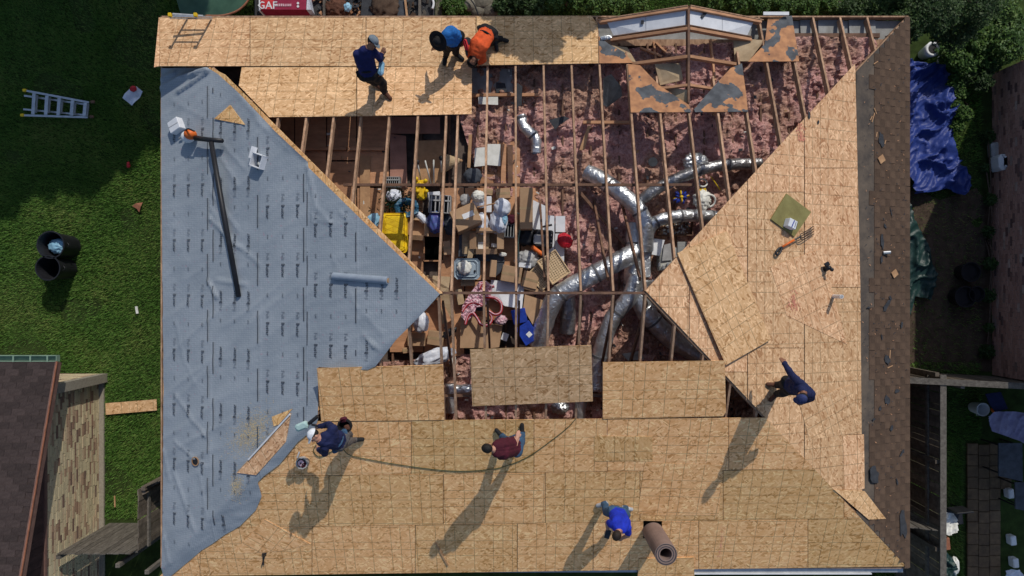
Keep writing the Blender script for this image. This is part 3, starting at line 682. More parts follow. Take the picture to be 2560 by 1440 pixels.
# scraps on the strip
def scrap(px, py, w, l, a, mt, k='E', lift=.03, seed=0, name='felt_scrap', label='', cat='scrap', group=None, th=.006):
    random.seed(seed * 13 + int(px)); c = on(px, py, lift, k); n = nrm(k); R = Matrix.Rotation(a, 3, 'Z'); pts = []
    for i in range(11):
        t = 2 * math.pi * i / 11; r = random.uniform(.55, 1.1)
        q = c + R @ Vector((w / 2 * r * math.cos(t), l / 2 * r * math.sin(t), 0)); pl = PLN[k]; q.z = pl[0] + pl[1] * q.x + pl[2] * q.y + lift + random.uniform(0, .012); pts.append(q)
    mb = MB(); mb.prism(pts, (0, 0, -th)); o = mb.build(name, M[mt], loc=c); tag(o, label, cat, group); return o
sc = [(2203, 350, .16, .36, 'grey torn felt scrap with three prongs near the blue tarp end', .2), (2213, 565, .07, .12, 'small grey felt flake just above the longest felt scrap', .4), (2206, 605, .1, .33, 'long dark felt scrap above the silver can on old shingles', .1), (2204, 648, .07, .2, 'narrow grey felt strip below the silver can', 0),
      (2216, 765, .12, .4, 'slanted dark felt strip in the middle of the shingle edge', -.6), (2172, 769, .13, .05, 'short dark felt chip beside the new boards', 0), (2254, 812, .08, .17, 'dark felt chip close to the eave, alone', -.2), (2205, 842, .04, .14, 'thin black felt sliver on the shingles', .2), (2218, 898, .15, .3, 'ragged black felt scrap with splinters beside it', .3),
      (2243, 977, .16, .12, 'squarish dark felt chip by the fence end', 0), (2218, 1000, .14, .3, 'mottled dark felt scrap below the squarish chip', .2), (2200, 1021, .08, .09, 'small dark felt chip left of the mottled scrap', 0), (2229, 1070, .09, .18, 'curled grey felt scrap low on the shingles', -.4), (2255, 1132, .07, .22, 'slim slanted felt strip near the eave', -.7), (2185, 1048, .1, .06, 'small flat felt chip next to the board edge', .2), (2243, 1205, .05, .17, 'tapered dark felt sliver low on the strip', .3), (2226, 745, .06, .12, 'tiny felt chip right above the slanted strip', .5), (2228, 530, .03, .25, 'thin crooked tar string on upper shingles', .3)]
for i, (x, y, w, l, lb, a) in enumerate(sc): scrap(x, y, w, l, a, 'tarpaper', seed=i, label=lb)
o = scrap(2186, 1187, .3, .42, .2, 'tarpaper', seed=77, label='large crumpled grey felt piece stuck beside the last boards', lift=.05)
o = scrap(2257, 1312, .24, .62, .05, 'tarpaper', seed=78, label='big black felt piece at the bottom corner of the old shingles', lift=.03)
scrap(2023, 287, .07, .2, .2, 'tarpaper', seed=79, label='black felt flake at the top edge of the new east boards'); scrap(2046, 305, .05, .1, .2, 'tarpaper', seed=80, label='tiny black felt flake on the upper east boards')
for i, (x, y, s, lb) in enumerate(((2204, 398, .16, 'small square wood offcut on the upper old shingles'), (2237, 684, .15, 'small bent wood offcut on the middle old shingles'))):
    mb = MB(); c = on(x, y, .04, 'E'); mb.box(c, (s, s * .9, .015), rot=Matrix.Rotation(.35, 3, 'Y') @ Matrix.Rotation(.6, 3, 'Z')); tag(mb.build('wood_offcut', M['ply_tan'], loc=c), lb, 'offcut')
SPL = ('left of a crossing pair near the blue tarp', 'the highest one, near the top corner', 'right of a crossing pair near the blue tarp', 'upright just above the three-pronged felt scrap', 'standing beside the lowest ragged black scrap', 'lying flat on the ragged black scrap', 'touching the three-pronged felt scrap', 'leftmost beside the crossing pair')
for i, (x0, y0, x1, y1) in enumerate(((2180, 305, 2187, 282), (2185, 160, 2195, 153), (2186, 270, 2192, 285), (2193, 330, 2191, 342), (2226, 875, 2224, 905), (2219, 920, 2232, 914), (2212, 360, 2215, 350), (2176, 300, 2181, 290))):
    mb = MB(); mb.beam(on(x0, y0, .03, 'E'), on(x1, y1, .03, 'E'), .018, .01); o = mb.build('wood_splinter', M['ply_tan'], loc=on(x0, y0, .03, 'E')); tag(o, 'pale wood splinter on the old shingles, ' + SPL[i], 'splinter')
mb = MB(); c = on(2216, 632, .06, 'E'); mb.tube([c + Vector((-.07, 0, 0)), c + Vector((.07, .01, 0))], .035, 14); mb.tube([c + Vector((.07, .01, 0)), c + Vector((.078, .01, 0))], .037, 14); tag(mb.build('drink_can', M['alu'], loc=c, smooth=False), 'silver drink can lying on the old shingles', 'can')

# ================================================================ MEMBRANE
FOLD = [(770, 415, 792, 520, .022, .03), (792, 520, 830, 560, .018, .03), (525, 545, 560, 580, .03, .03), (560, 580, 600, 620, .025, .03), (600, 615, 650, 660, .018, .03), (522, 700, 545, 745, .035, .03), (540, 700, 620, 712, .02, .04), (440, 985, 480, 1045, .025, .02), (480, 1045, 518, 1092, .025, .02), (437, 1100, 480, 1140, .022, .02), (480, 1140, 515, 1165, .02, .02),
        (437, 1180, 490, 1330, .02, .03), (440, 800, 462, 900, .015, .02), (462, 900, 490, 960, .012, .02), (530, 480, 600, 580, .016, .03), (530, 520, 590, 640, .014, .03), (540, 340, 620, 430, .014, .03), (545, 380, 600, 470, .014, .03), (680, 320, 770, 400, .02, .04), (640, 300, 730, 380, .015, .03), (790, 600, 850, 560, .01, .03),
        (500, 1180, 520, 1300, .015, .02), (410, 1120, 425, 1200, .02, .02), (920, 850, 950, 875, .02, .03), (905, 830, 940, 870, .02, .02), (910, 780, 960, 840, .01, .03), (830, 640, 900, 780, .008, .03), (780, 500, 785, 560, .02, .02), (790, 545, 830, 560, .016, .02), (850, 530, 870, 550, .02, .02), (600, 240, 650, 300, .012, .04), (410, 1330, 425, 1410, .02, .02), (430, 250, 520, 300, .008, .05), (404, 224, 455, 195, .07, .05), (455, 195, 522, 173, .06, .045), (445, 232, 485, 205, .05, .03), (485, 205, 524, 178, .045, .03), (404, 200, 440, 184, .04, .04)]
FW = [(on(a, b, 0, 'W'), on(c, d, 0, 'W'), h, w) for a, b, c, d, h, w in FOLD]
def mem_h(x, y):
    z = rz(x, y) + .022
    k = .5 + .5 * noise.noise(Vector((x * .5, y * .5, 8)))
    z += .036 * ridge(x, y, 3.0, .4, math.radians(-52), 1.0) * max(0, k - .25) * 1.6 + .022 * ridge(x, y, 4.5, .6, math.radians(-75), 4.0) * max(0, .6 - k) * 1.6 + .004 * fbm(x, y, 3.5, 2, 6)
    for a, b, h, w in FW:
        if abs(x - (a.x + b.x) / 2) > 1 or abs(y - (a.y + b.y) / 2) > 1.2: continue
        dx, dy = b.x - a.x, b.y - a.y; L2 = dx * dx + dy * dy; t = max(0, min(1, ((x - a.x) * dx + (y - a.y) * dy) / L2))
        d2 = (x - a.x - t * dx) ** 2 + (y - a.y - t * dy) ** 2
        z += 1.5 * h * math.exp(-d2 / (w * w)) * (1 if .02 < t < .98 else .6)
    return z
MPX = [(403, 171), (520, 170), (545, 185), (600, 235), (690, 330), (770, 405), (773, 420), (905, 550), (1100, 735), (1060, 780), (990, 850), (940, 915), (920, 924), (885, 922), (797, 917), (797, 1045), (790, 1068), (745, 1105), (700, 1160), (660, 1190), (645, 1205), (655, 1240), (640, 1275), (600, 1315), (560, 1338), (530, 1360), (505, 1375), (470, 1405), (425, 1442), (410, 1444), (407, 1300), (410, 1000), (407, 700), (404, 400)]
MW = [(on(x, y, .02).x, on(x, y, .02).y) for x, y in MPX]
roofmem = thing('roof_underlayment', 'blue-grey printed roof underlayment stretched over the left roof slope', 'underlayment', (0, 0, 0))
xb = [XW - .2] + [on(x, 700, .02, 'W').x for x in (527, 650, 768, 893, 1018)] + [0]
for i in range(6):
    q = clip_half(clip_half(MW, 1, 0, xb[i + 1] + (.04 if i < 5 else 0)), -1, 0, -xb[i])
    if len(q) < 3: continue
    mb = sheet_mesh(q, .045, lambda x, y, i=i: mem_h(x, y) + .003 * i + .006 + .012 * math.exp(-max(0, x - xb[i]) / .02) * (i > 0) * (.5 + .5 * noise.noise(Vector((x, y * 2, 3)))))
    mb.build('membrane_course', M['membrane'], roofmem, smooth=True)
# curled flap by the top left corner
def flap(p, label_h):
    pass
# print
def text_geo(txt, size):
    cu = bpy.data.curves.new('t', 'FONT'); cu.body = txt; cu.size = size; cu.resolution_u = 1; cu.align_x = 'CENTER'; cu.align_y = 'CENTER'
    o = bpy.data.objects.new('t', cu); COL.objects.link(o); bpy.context.view_layer.update()
    dg = bpy.context.evaluated_depsgraph_get(); me = bpy.data.meshes.new_from_object(o.evaluated_get(dg))
    v = [x.co.copy() for x in me.vertices]; f = [list(p.vertices) for p in me.polygons]
    bpy.data.objects.remove(o); bpy.data.curves.remove(cu); bpy.data.meshes.remove(me); return v, f
tB = text_geo('Buster', .105); tF = text_geo('Felt', .1); tS = text_geo('GAF', .05)
ink = MB(); inkl = MB()
def put(mbk, geo, x, y, a, bold=0):
    for dx in ([0] if not bold else [-bold, bold]):
        vv = []
        for p in geo[0]:
            q = Matrix.Rotation(a, 3, 'Z') @ (Vector(p) + Vector((0, dx, 0))); X = x + q.x; Y = y + q.y
            vv.append((X, Y, mem_h(X, Y) + .024 + .001 * (dx > 0)))
        mbk.add(vv, geo[1])
def okp(x, y): return all(inside(x + dx, y + dy, MW) for dx in (-.08, .08) for dy in (-.25, .25))
xcol = [[437, 472, 507], [553, 588, 622], [670, 708, 745], [790, 828, 865], [917, 955, 992]]
ph = [603, 590, 665, 715, 700]; per = 1.165
for i in range(5):
    d = -1 if i in (0, 2, 3) else 1
    for px in xcol[i]:
        x0 = on(px, 700, .02, 'W').x
        y0 = on(px, ph[i], .02, 'W').y
        for k in range(-6, 7):
            y = y0 + k * per
            if okp(x0, y):
                put(ink, tB, x0, y - .09 * 1, -math.pi / 2 if d < 0 else math.pi / 2, .003); put(inkl, tF, x0 - .0, y + .19 * 1 if d < 0 else y - .29 + .0, -math.pi / 2 if d < 0 else math.pi / 2)
            if okp(x0, y + per / 2): put(ink, tS, x0, y + per / 2, -math.pi / 2 if d < 0 else math.pi / 2)
for i, px in enumerate((520, 534, 645, 760, 769, 890)):
    x0 = on(px, 700, .02, 'W').x
    for k in range(-7, 8):
        y = on(px, 714 - 60 * (i % 2), .02, 'W').y + k * per
        for j in range(6):
            ya = y + j * .11; yb = ya + .11
            if okp(x0, (ya + yb) / 2): ink.add([(x0 - .011, ya, mem_h(x0 - .011, ya) + .024), (x0 + .011, ya, mem_h(x0 + .011, ya) + .024), (x0 + .011, yb, mem_h(x0 + .011, yb) + .024), (x0 - .011, yb, mem_h(x0 - .011, yb) + .024)], [[0, 1, 2, 3]])
ink.build('printed_lettering', M['ink'], roofmem, kind='stuff'); inkl.build('pale_printed_lettering', M['ink_light'], roofmem, kind='stuff')

# ================================================================ GABLE over the entry
GX = 3.585; GZ = 3.66; GK = .42; GV = 3.76
gw = lambda hw: GZ - GK * hw
mb = MB(); mb.beam((GX, 5.69, GZ), (GX, GV, GZ), .045, .16); mb.build('gable_ridge_board', M['rafter_dark'], house)
def pair(y, hw, w=.06, h=.12, nm='gable_rafter', m='plank', up=0.0, s=(1, -1)):
    for k in s:
        mb = MB(); mb.beam((GX + k * .03, y, GZ - .0 + up), (GX + k * hw, y, gw(hw) + up), w, h); mb.build(nm, M[m], house)
pair(5.68, 1.74, .05, .14, 'fly_rafter', 'plank', .02); pair(5.72, 1.78, .02, .16, 'rake_board', 'rafter', .03); pair(5.27, 1.5, .06, .12); pair(5.33, 1.5, .02, .1, m='rafter_dark')
pair(4.70, 1.12); pair(4.12, .62, .05, .1)
for k in (1, -1):      # white soffit boards between the rake rafters
    n = 2
    for i in range(n):
        h0 = .04 + i * (1.52 / n); h1 = h0 + 1.52 / n - .008
        mb = MB(); mb.prism([(GX + k * h0, 5.65, gw(h0) - .05), (GX + k * h1, 5.65, gw(h1) - .05), (GX + k * (h1 - (.16 if i == 1 else 0)), 5.31, gw(h1) - .05), (GX + k * h0, 5.31, gw(h0) - .05)], (0, 0, -.012)); mb.build('soffit_board', M['white_board'], house)
# gable valley boards and remaining old decking on the main slope
panel([(1570, 160), (1600, 163), (1648, 213), (1722, 262), (1728, 280), (1577, 281)], 'N', .0, ((0, 0), (1, 0)), 'old_deck', name='old_deck_board')
panel([(1855, 158), (1827, 170), (1787, 213), (1735, 273), (1738, 280), (1870, 279), (1864, 225)], 'N', .0, ((0, 0), (1, 0)), 'old_deck', name='old_deck_board')
panel([(1920, 44), (1980, 39), (1998, 153), (1870, 154), (1912, 110)], 'N', .0, ((0, 0), (1, 0)), 'old_deck', name='old_deck_board')
panel([(1497, 90), (1522, 110), (1560, 130), (1583, 157), (1498, 158)], 'N', .0, ((0, 0), (1, 0)), 'old_deck', name='old_deck_board')
for k, pts in ((1, [(1, 5.2), (.62, 4.0), (.05, GV + .05), (.5, 4.6)]),):
    pass
mb = MB(); mb.prism([P(1833, 97, 3.0), P(1912, 100, 2.98), P(1872, 153, 3.0), P(1837, 153, 3.05)], (0, 0, -.015)); mb.build('valley_board', M['kraft'], house)
mb = MB(); mb.prism([P(1637, 160, 3.35), P(1700, 158, 3.4), P(1708, 200, 3.45), P(1650, 213, 3.3)], (0, 0, -.015)); mb.build('valley_board', M['kraft'], house)
mb = MB(); mb.prism([P(1516, 112, 3.0), P(1568, 118, 3.0), P(1590, 155, 3.05), P(1555, 150, 3.05)], (0, 0, -.015)); mb.build('valley_board', M['kraft'], house)
mb = MB(); mb.prism([P(1648, 214, 3.3), P(1722, 262, 3.6), P(1722, 225, 3.62)], (0, 0, -.015)); mb.build('valley_board', M['kraft'], house)
for (x0, y0, x1, y1, z0, z1) in ((1635, 103, 1640, 150, 2.85, 2.9), (1777, 97, 1788, 200, 2.9, 3.1), (1640, 105, 1665, 130, 2.9, 2.9), (1745, 140, 1757, 128, 3.0, 3.05), (1600, 118, 1655, 140, 2.9, 2.9), (1568, 160, 1566, 120, 2.9, 2.9)):
    mb = MB(); mb.beam(P(x0, y0, z0), P(x1, y1, z1), .04, .08); mb.build('brace', M['plank'], house)
for (x, y, w, l, a, lb) in ((1607, 53, .06, .08, 0, 'black felt flake on the white soffit left of the gable peak'), (1754, 45, .06, .17, -.7, 'black felt strip on the white soffit right of the gable peak')):
    c = P(x, y, 3.32); mb = MB(); R = Matrix.Rotation(.4 if x < 1722 else -.4, 3, 'Y') if 0 else Matrix.Rotation(0, 3, 'Y'); c.z = gw(abs(c.x - GX)) - .03
    mb.box(c, (w, l, .01), rot=Matrix.Rotation((1 if c.x > GX else -1) * math.atan(GK), 3, 'Y') @ Matrix.Rotation(a, 3, 'Z')); tag(mb.build('felt_flake', M['tarpaper'], loc=c), lb, 'scrap')
c = P(1514, 95, 2.98); mb = MB(); mb.tube([P(1502, 97, 3.0), P(1512, 95, 3.02), P(1528, 93, 3.0)], .05, 10); tag(mb.build('foil_scrap', M['duct'], loc=c), 'crumpled silver foil scrap at the left foot of the gable', 'scrap')
mb = MB(); c = P(1940, 34, 2.85); mb.box(c, (.55, .07, .03)); tag(mb.build('white_strip', M['white_plastic'], loc=c), 'bright white trim strip on the eave right of the gable', 'trim strip')
# eave at the upper right: grey soffit panels between rafter tails
for (a, b) in ((2000, 2032), (2045, 2110), (2122, 2188)):
    mb = MB(); mb.prism([P(a, 50, 2.6), P(b, 50, 2.6), P(b + 2, 85, 2.62), P(a + 2, 85, 2.62)], (0, 0, -.01)); mb.build('soffit_panel', M['soffit_grey'], house)
mb = MB(); mb.beam(P(1985, 88, 2.8), P(2200, 88, 2.8), .09, .09); mb.build('wall_plate', M['rafter_dark'], house)
mb = MB(); mb.prism([P(2130, 95, 2.78), P(2180, 93, 2.78), P(2170, 108, 2.78), P(2150, 108, 2.78)], (0, 0, -.02)); mb.build('blocking', M['kraft'], house)
# bottom gutter
mb = MB(); mb.prism([(-7, YS - .02, 2.66), (8.5, YS - .02, 2.66), (8.5, YS - .13, 2.66), (-7, YS - .13, 2.66)], (0, 0, -.1)); mb.build('gutter', M['alu'], house)
mb = MB(); mb.prism([(3.6, YS - .135, 2.70), (7.8, YS - .135, 2.70), (7.8, YS - .16, 2.70), (3.6, YS - .16, 2.70)], (0, 0, -.1)); mb.build('gutter_lip', M['white_plastic'], house)
# loose sheets lying over the open rafters
def loose(poly, k, lift, u, mt, label, tilt=None):
    c = on(sum(p[0] for p in poly) / len(poly), sum(p[1] for p in poly) / len(poly), lift, k)
    t = thing('osb_sheet', label, 'board', c); panel(poly, k, lift, u, mt, t, name='board_face', tilt=tilt, th=.013); return t
loose([(792, 921), (1108, 912), (1111, 1050), (803, 1053)], 'S', .014, ((0, 0), (1, -.02)), 'osb_gold', 'new wood-strand sheet left of the gap, touching the grey membrane')
loose([(1175, 874), (1478, 863), (1482, 1003), (1181, 1016)], 'S', .03, ((0, 0), (1, -.035)), 'osb', 'new wood-strand sheet lying loose in the middle of the opening', (0, .02, .02, 0))
loose([(1507, 906), (1812, 902), (1815, 1030), (1808, 1041), (1507, 1047)], 'S', .014, ((0, 0), (1, -.012)), 'osb_gold', 'new wood-strand sheet at the right end of the opening')
loose([(1693, 633), (1817, 577), (1926, 849), (1813, 912)], 'E', .05, ((0, 0), (.4, .92)), 'osb', 'loose tilted wood-strand sheet across the right slope', (0, .0, .02, .05))
loose([(535, 297), (575, 262), (612, 312)], 'W', .05, ((0, 0), (1, 0)), 'osb_gold', 'small triangular wood offcut near the top of the membrane')
loose([(591, 1182), (727, 1032), (714, 1105), (640, 1188)], 'W', .045, ((0, 0), (.7, -.7)), 'osb_pink', 'long pointed wood offcut low on the membrane')
loose([(679, 1042), (731, 1022), (696, 1062), (684, 1066)], 'W', .04, ((0, 0), (.7, -.7)), 'osb_gold', 'thin triangular wood offcut tucked behind the long pointed one')
mb = MB(); mb.beam(on(620, 1150, .09, 'W'), on(724, 1036, .09, 'W'), .03, .02); tag(mb.build('white_strip', M['white_plastic'], loc=on(670, 1090, .09, 'W')), 'thin white strip along the edge of the pointed offcut', 'trim strip')
sb = thing('ground_board', 'wood-strand board lying on the lawn beside the cream brick house', 'board', P(327, 1017, .08)); 
def flatboard(poly, z, mt, parent, th=.015, name='board_face', u=(1, 0)):
    T = [P(x, y, z) for x, y in poly]; mb = MB(); mb.prism(T, (0, 0, -th)); o = T[0]; ud = (T[1] - T[0]).normalized(); vd = Vector((-ud.y, ud.x, 0))
    return mb.build(name, M[mt], parent, uvs=[((p - o).dot(ud), (p - o).dot(vd)) for p in mb.v])
flatboard([(263, 1008), (391, 998), (392, 1026), (264, 1037)], .08, 'osb', sb)
# ================================================================ DUCTS
def duct(pts, r, label, open_end=False, bands=(), m='duct'):
    path = spline([P(x, y, z) for x, y, z in pts], 14); n = len(path)
    rad = []
    for i, p in enumerate(path):
        rad.append(r * (1 + .07 * noise.noise(p * 5)))
    t = thing('flexible_duct', label, 'duct', path[n // 2])
    mb = MB(); mb.tube(path, r, 20, not open_end, rad=rad)
    for i, v in enumerate(mb.v): v += Vector((noise.noise(v * 13), noise.noise(v * 13 + Vector((5, 0, 0))), noise.noise(v * 13 + Vector((0, 7, 0))))) * .014
    mb.build('duct_sleeve', M[m], t, smooth=True)
    for b in bands:
        i = max(1, min(n - 2, int(b * n))); d = (path[i + 1] - path[i]).normalized() * .022
        mb = MB(); mb.tube([path[i] - d, path[i] + d], rad[i] * 1.03 + .006, 20); mb.build('duct_band', M['duct_band'], t, smooth=False)
    if open_end:
        mb = MB(); a = path[-1]; d = (path[-1] - path[-2]).normalized(); mb.tube([a - d * .05, a - d * .04], rad[-1] * .9, 18); mb.build('end_shade_disc', M['rafter_dark'], t)  # dark disc painted in for the unlit inside of the open end
    return t
duct([(1302, 290, 3.0), (1311, 318, 3.02), (1338, 345, 3.02), (1340, 382, 3.0)], .11, 'short loose silver duct with an open dark end, on pink insulation', True, (.1, .6))
duct([(1466, 430, 3.05), (1505, 450, 3.2), (1560, 490, 3.35), (1600, 530, 3.4), (1614, 575, 3.35), (1612, 625, 3.2)], .17, 'silver duct curving down from the upper left to the air handler', False, (.28, .6))
duct([(1598, 505, 3.1), (1650, 468, 3.2), (1730, 432, 3.25), (1800, 414, 3.2), (1900, 408, 3.0)], .12, 'long dull silver duct rising to the upper right under the rafters', False, (.3, .55, .8), 'duct_dull')
duct([(1618, 590, 3.3), (1640, 555, 3.35), (1700, 540, 3.3), (1780, 541, 3.05), (1830, 545, 3.0)], .125, 'shiny silver duct going right over the tray of rubbish', False, (.25, .5, .75))
duct([(1592, 628, 3.4), (1530, 662, 3.5), (1450, 705, 3.5), (1392, 742, 3.45), (1366, 795, 3.3), (1343, 862, 3.05)], .195, 'thick bright silver duct sweeping down to the lower left', False, (.3, .55))
duct([(1418, 735, 3.2), (1420, 785, 3.1), (1418, 830, 2.98)], .165, 'stubby silver duct standing behind the thick bright one', False, (), 'duct_dull')
duct([(1592, 690, 3.35), (1572, 745, 3.35), (1532, 795, 3.25), (1508, 860, 3.15), (1494, 920, 3.05), (1488, 975, 3.0)], .17, 'silver duct descending between the two lower loose sheets', False, (.35, .7))
duct([(1606, 700, 3.2), (1605, 760, 3.15), (1645, 815, 3.1), (1700, 862, 3.0), (1790, 900, 2.98)], .2, 'thick shaded duct running under the lower right boards', False, (.45,))
duct([(1588, 560, 3.05), (1586, 620, 3.1), (1582, 690, 3.1), (1580, 730, 3.05)], .19, 'upright creased silver duct beside the air handler', False, (.3, .8))
duct([(1632, 700, 3.05), (1634, 735, 3.05), (1620, 790, 3.0)], .15, 'short creased silver duct below the air handler')
duct([(1127, 960, 3.0), (1127, 985, 3.0), (1125, 1030, 2.96)], .13, 'crumpled silver duct end seen in the lower gap, at its left')
duct([(1120, 978, 2.95), (1160, 975, 2.95), (1215, 972, 2.92)], .12, 'silver duct lying crossways under the loose middle sheet')
duct([(1470, 970, 3.0), (1455, 1010, 2.98), (1450, 1050, 2.95)], .1, 'thin grey duct end seen in the lower gap, at its right')
# air handler
t = thing('air_handler', 'beige and silver air handler where all the ducts meet', 'air handler', P(1610, 650, 2.8))
mb = MB(); mb.bbox(P(1594, 645, 2.98), (.5, .82, .36), 0, .02); mb.build('plenum', M['duct'], t)
mb = MB(); mb.bbox(P(1684, 648, 2.97), (.66, .48, .34), 0, .02); mb.build('cabinet', mat('beige_cabinet', (.5, .5, .46), (.36, .36, .33), scale=5), t)
mb = MB(); mb.prism([P(1635, 596, 3.18), P(1662, 600, 3.2), P(1650, 640, 3.22), P(1629, 636, 3.2)], (0, 0, -.01)); mb.build('loose_panel', M['white_plastic'], t)
mb = MB(); mb.prism([P(1660, 612, 3.19), P(1684, 606, 3.2), P(1680, 650, 3.18), P(1655, 652, 3.19)], (0, 0, -.01)); mb.build('loose_panel', M['grey_plastic'], t)
mb = MB(); mb.bbox(P(1705, 620, 3.16), (.2, .26, .04)); mb.build('cover', M['soffit_grey'], t)
for i in range(4): mb = MB(); mb.bbox(P(1648 + i * 11, 662 + (i % 2) * 6, 3.18), (.05, .09, .05)); mb.build('valve', M['alu'], t)

# ================================================================ ATTIC CLUTTER
def carton(px, py, z, w, l, h, a, label, tape=True, lab=None, m='cardboard', opened=False, tilt=(0, 0), name='cardboard_box', cat='box', mat_tape='tape'):
    c = P(px, py, z); R = Euler((tilt[0], tilt[1], math.radians(a))).to_matrix(); t = thing(name, label, cat, c - Vector((0, 0, h / 2)))
    if not opened:
        mb = MB(); mb.bbox(c, (w, l, h), rot=R, bev=.008); bb_ = mb.build('box_body', M[m], t)
        if tape:
            mb = MB(); mb.box(c + R @ Vector((0, 0, h / 2 + .002)), (w * 1.0, .05, .003), rot=R); mb.build('tape_strip', M[mat_tape], bb_)
            mb = MB(); mb.box(c + R @ Vector((0, 0, h / 2 + .0005)), (w * .99, .006, .003), rot=R); mb.build('flap_joint', M['rafter_dark'], bb_)
    else:
        mb = MB(); th = .006
        for (x, y, sx, sy) in ((0, -l / 2, w, th), (0, l / 2, w, th), (-w / 2, 0, th, l), (w / 2, 0, th, l)): mb.box(c + R @ Vector((x, y, 0)), (sx + th if sx > th else sx, sy, h), rot=R)
        mb.box(c + R @ Vector((0, 0, -h / 2)), (w, l, th), rot=R); mb.build('box_body', M[m], t)
        for (x, y, sx, sy, ax, ang) in ((0, -l / 2 - l * .16, w, l * .34, 'X', .5), (0, l / 2 + l * .16, w, l * .34, 'X', -.4), (-w / 2 - w * .16, 0, w * .34, l, 'Y', -.5), (w / 2 + w * .16, 0, w * .34, l, 'Y', .4)):
            mb = MB(); mb.box(c + R @ Vector((x, y, h / 2 - .03)), (sx, sy, .005), rot=R @ Matrix.Rotation(ang, 3, ax)); mb.build('flap', M[m], t)
    if lab:
        x, y, lw, ll, la = lab; mb = MB(); mb.box(c + R @ Vector((x, y, h / 2 + .005)), (lw, ll, .003), rot=R @ Matrix.Rotation(math.radians(la), 3, 'Z')); mb.build('paper_label', M['white_plastic'], t)
    return t
def crumple(name, label, cat, px, py, z, r, m, seed=0, amp=.35, fr=2.3, parts=None, rot=0, sub=3):
    import bmesh
    c = P(px, py, z); bm = bmesh.new(); bmesh.ops.create_icosphere(bm, subdivisions=sub + 1, radius=1)
    R = Matrix.Rotation(math.radians(rot), 3, 'Z')
    mb = MB(); sv = Vector((seed * 3.1, seed, 0))
    for v in bm.verts:
        d = 1 + amp * (1 - 2 * abs(noise.noise(v.co * fr * .6 + sv))) * .6 + amp * .5 * noise.noise(v.co * fr + sv) + amp * (.3 if amp > .65 else .1) * (1 - 2 * abs(noise.noise(v.co * fr * 2.4 + sv)))
        q = v.co * d; mb.v.append(c + R @ Vector((q.x * r[0], q.y * r[1], q.z * r[2])))
    mb.f = [[v.index for v in f.verts] for f in bm.faces]; mb.m = [0] * len(mb.f); bm.free()
    o = mb.build(name, M[m], loc=c, smooth=True); tag(o, label, cat); return o
# yellow tote
t = thing('storage_tote', 'yellow storage tote with a dirty ribbed lid beside the grey membrane', 'tote', P(990, 585, 2.9)); c = P(988, 582, 3.0)
mb = MB(); mb.bbox(P(992, 583, 2.98), (.50, .78, .34), 0, .04); mb.build('tub', M['yellow'], t)
mb = MB(); mb.bbox(P(987, 582, 3.18), (.52, .84, .05), 0, .04); mb.bbox(P(987, 582, 3.21), (.42, .74, .03), 0, .03); yl = mb.build('lid', M['yellow_dirty'], t)
for i in range(5):
    a = P(987, 582, 3.228) + Vector((-.2, -.3 + i * .12, 0)); mb = MB(); mb.beam(a, a + Vector((.4, .16, 0)), .012, .01); mb.build('lid_rib', M['yellow'], yl)
    a = P(987, 582, 3.2285) + Vector((-.2, -.3 + i * .12 + .16, .0)); mb = MB(); mb.beam(a, a + Vector((.4, -.16, 0)), .012, .01); mb.build('lid_rib', M['yellow'], yl)
# yellow toy
t = thing('ride_on_toy', 'yellow plastic toy with round knobs under the purlin', 'toy', P(1052, 470, 2.86))
mb = MB(); mb.bbox(P(1053, 482, 3.0), (.2, .3, .26), .1, .05); mb.build('body', M['yellow'], t)
mb = MB(); mb.bbox(P(1050, 458, 3.05), (.26, .12, .12), .1, .03); mb.build('seat', M['yellow'], t)
for x, y in ((1041, 447), (1064, 452), (1050, 460), (1057, 462), (1044, 478), (1066, 478)): mb = MB(); mb.ell(P(x, y, 3.14), (.045, .045, .045)); mb.build('knob', M['yellow'], t, smooth=True)
for i, (x0, y0, x1, y1, lb) in enumerate(((1044, 408, 1052, 450, 'white pole with a black end leaning behind the yellow toy'), (1063, 402, 1078, 464, 'slanted bare white pole right of the black-ended one'), (1084, 400, 1085, 462, 'straight upright grey-white pole beside the slanted one'), (1102, 398, 1104, 430, 'short white pole with a black knob next to the lampshade'))):
    t = thing('pole', lb, 'pole', P(x1, y1, 2.9)); mb = MB(); mb.tube([P(x0, y0, 3.35), P(x1, y1, 2.95)], .016, 8); mb.build('shaft', M['foam'], t, smooth=True)
    if i in (0, 3): mb = MB(); mb.ell(P(x0, y0 - 3, 3.37), (.04, .055, .035)); mb.build('end_cap', M['dark_plastic'], t, smooth=True)
def crate(px, py, z, w, l, h, a, m, label, nb=5, name='slatted_crate', cat='crate'):
    c = P(px, py, z); R = Matrix.Rotation(math.radians(a), 3, 'Z'); t = thing(name, label, cat, c - Vector((0, 0, h / 2)))
    for (x, y, sx, sy) in ((0, -l / 2, w, .015), (0, l / 2, w, .015), (-w / 2, 0, .015, l), (w / 2, 0, .015, l)):
        mb = MB(); mb.box(c + R @ Vector((x, y, 0)), (sx + (.015 if sx > .02 else 0), sy, h), rot=R); mb.build('side', m, t)
    mb = MB(); mb.box(c + R @ Vector((0, 0, -h / 2)), (w, l, .01), rot=R); mb.build('base', M['dark_plastic'], t)
    for i in range(nb): mb = MB(); mb.box(c + R @ Vector((-w / 2 + (i + .5) * w / nb, 0, h / 2 - .01)), (w / nb * .3, l, .012), rot=R); mb.build('slat', m, t)
    mb = MB(); mb.box(c + R @ Vector((0, l * .2, h / 2)), (w, .03, .014), rot=R); mb.build('slat', m, t)
    return t
crate(983, 456, 3.0, .3, .2, .2, 0, M['soffit_grey'], 'pale mesh crate above the white bag, near the pink boards', 7)
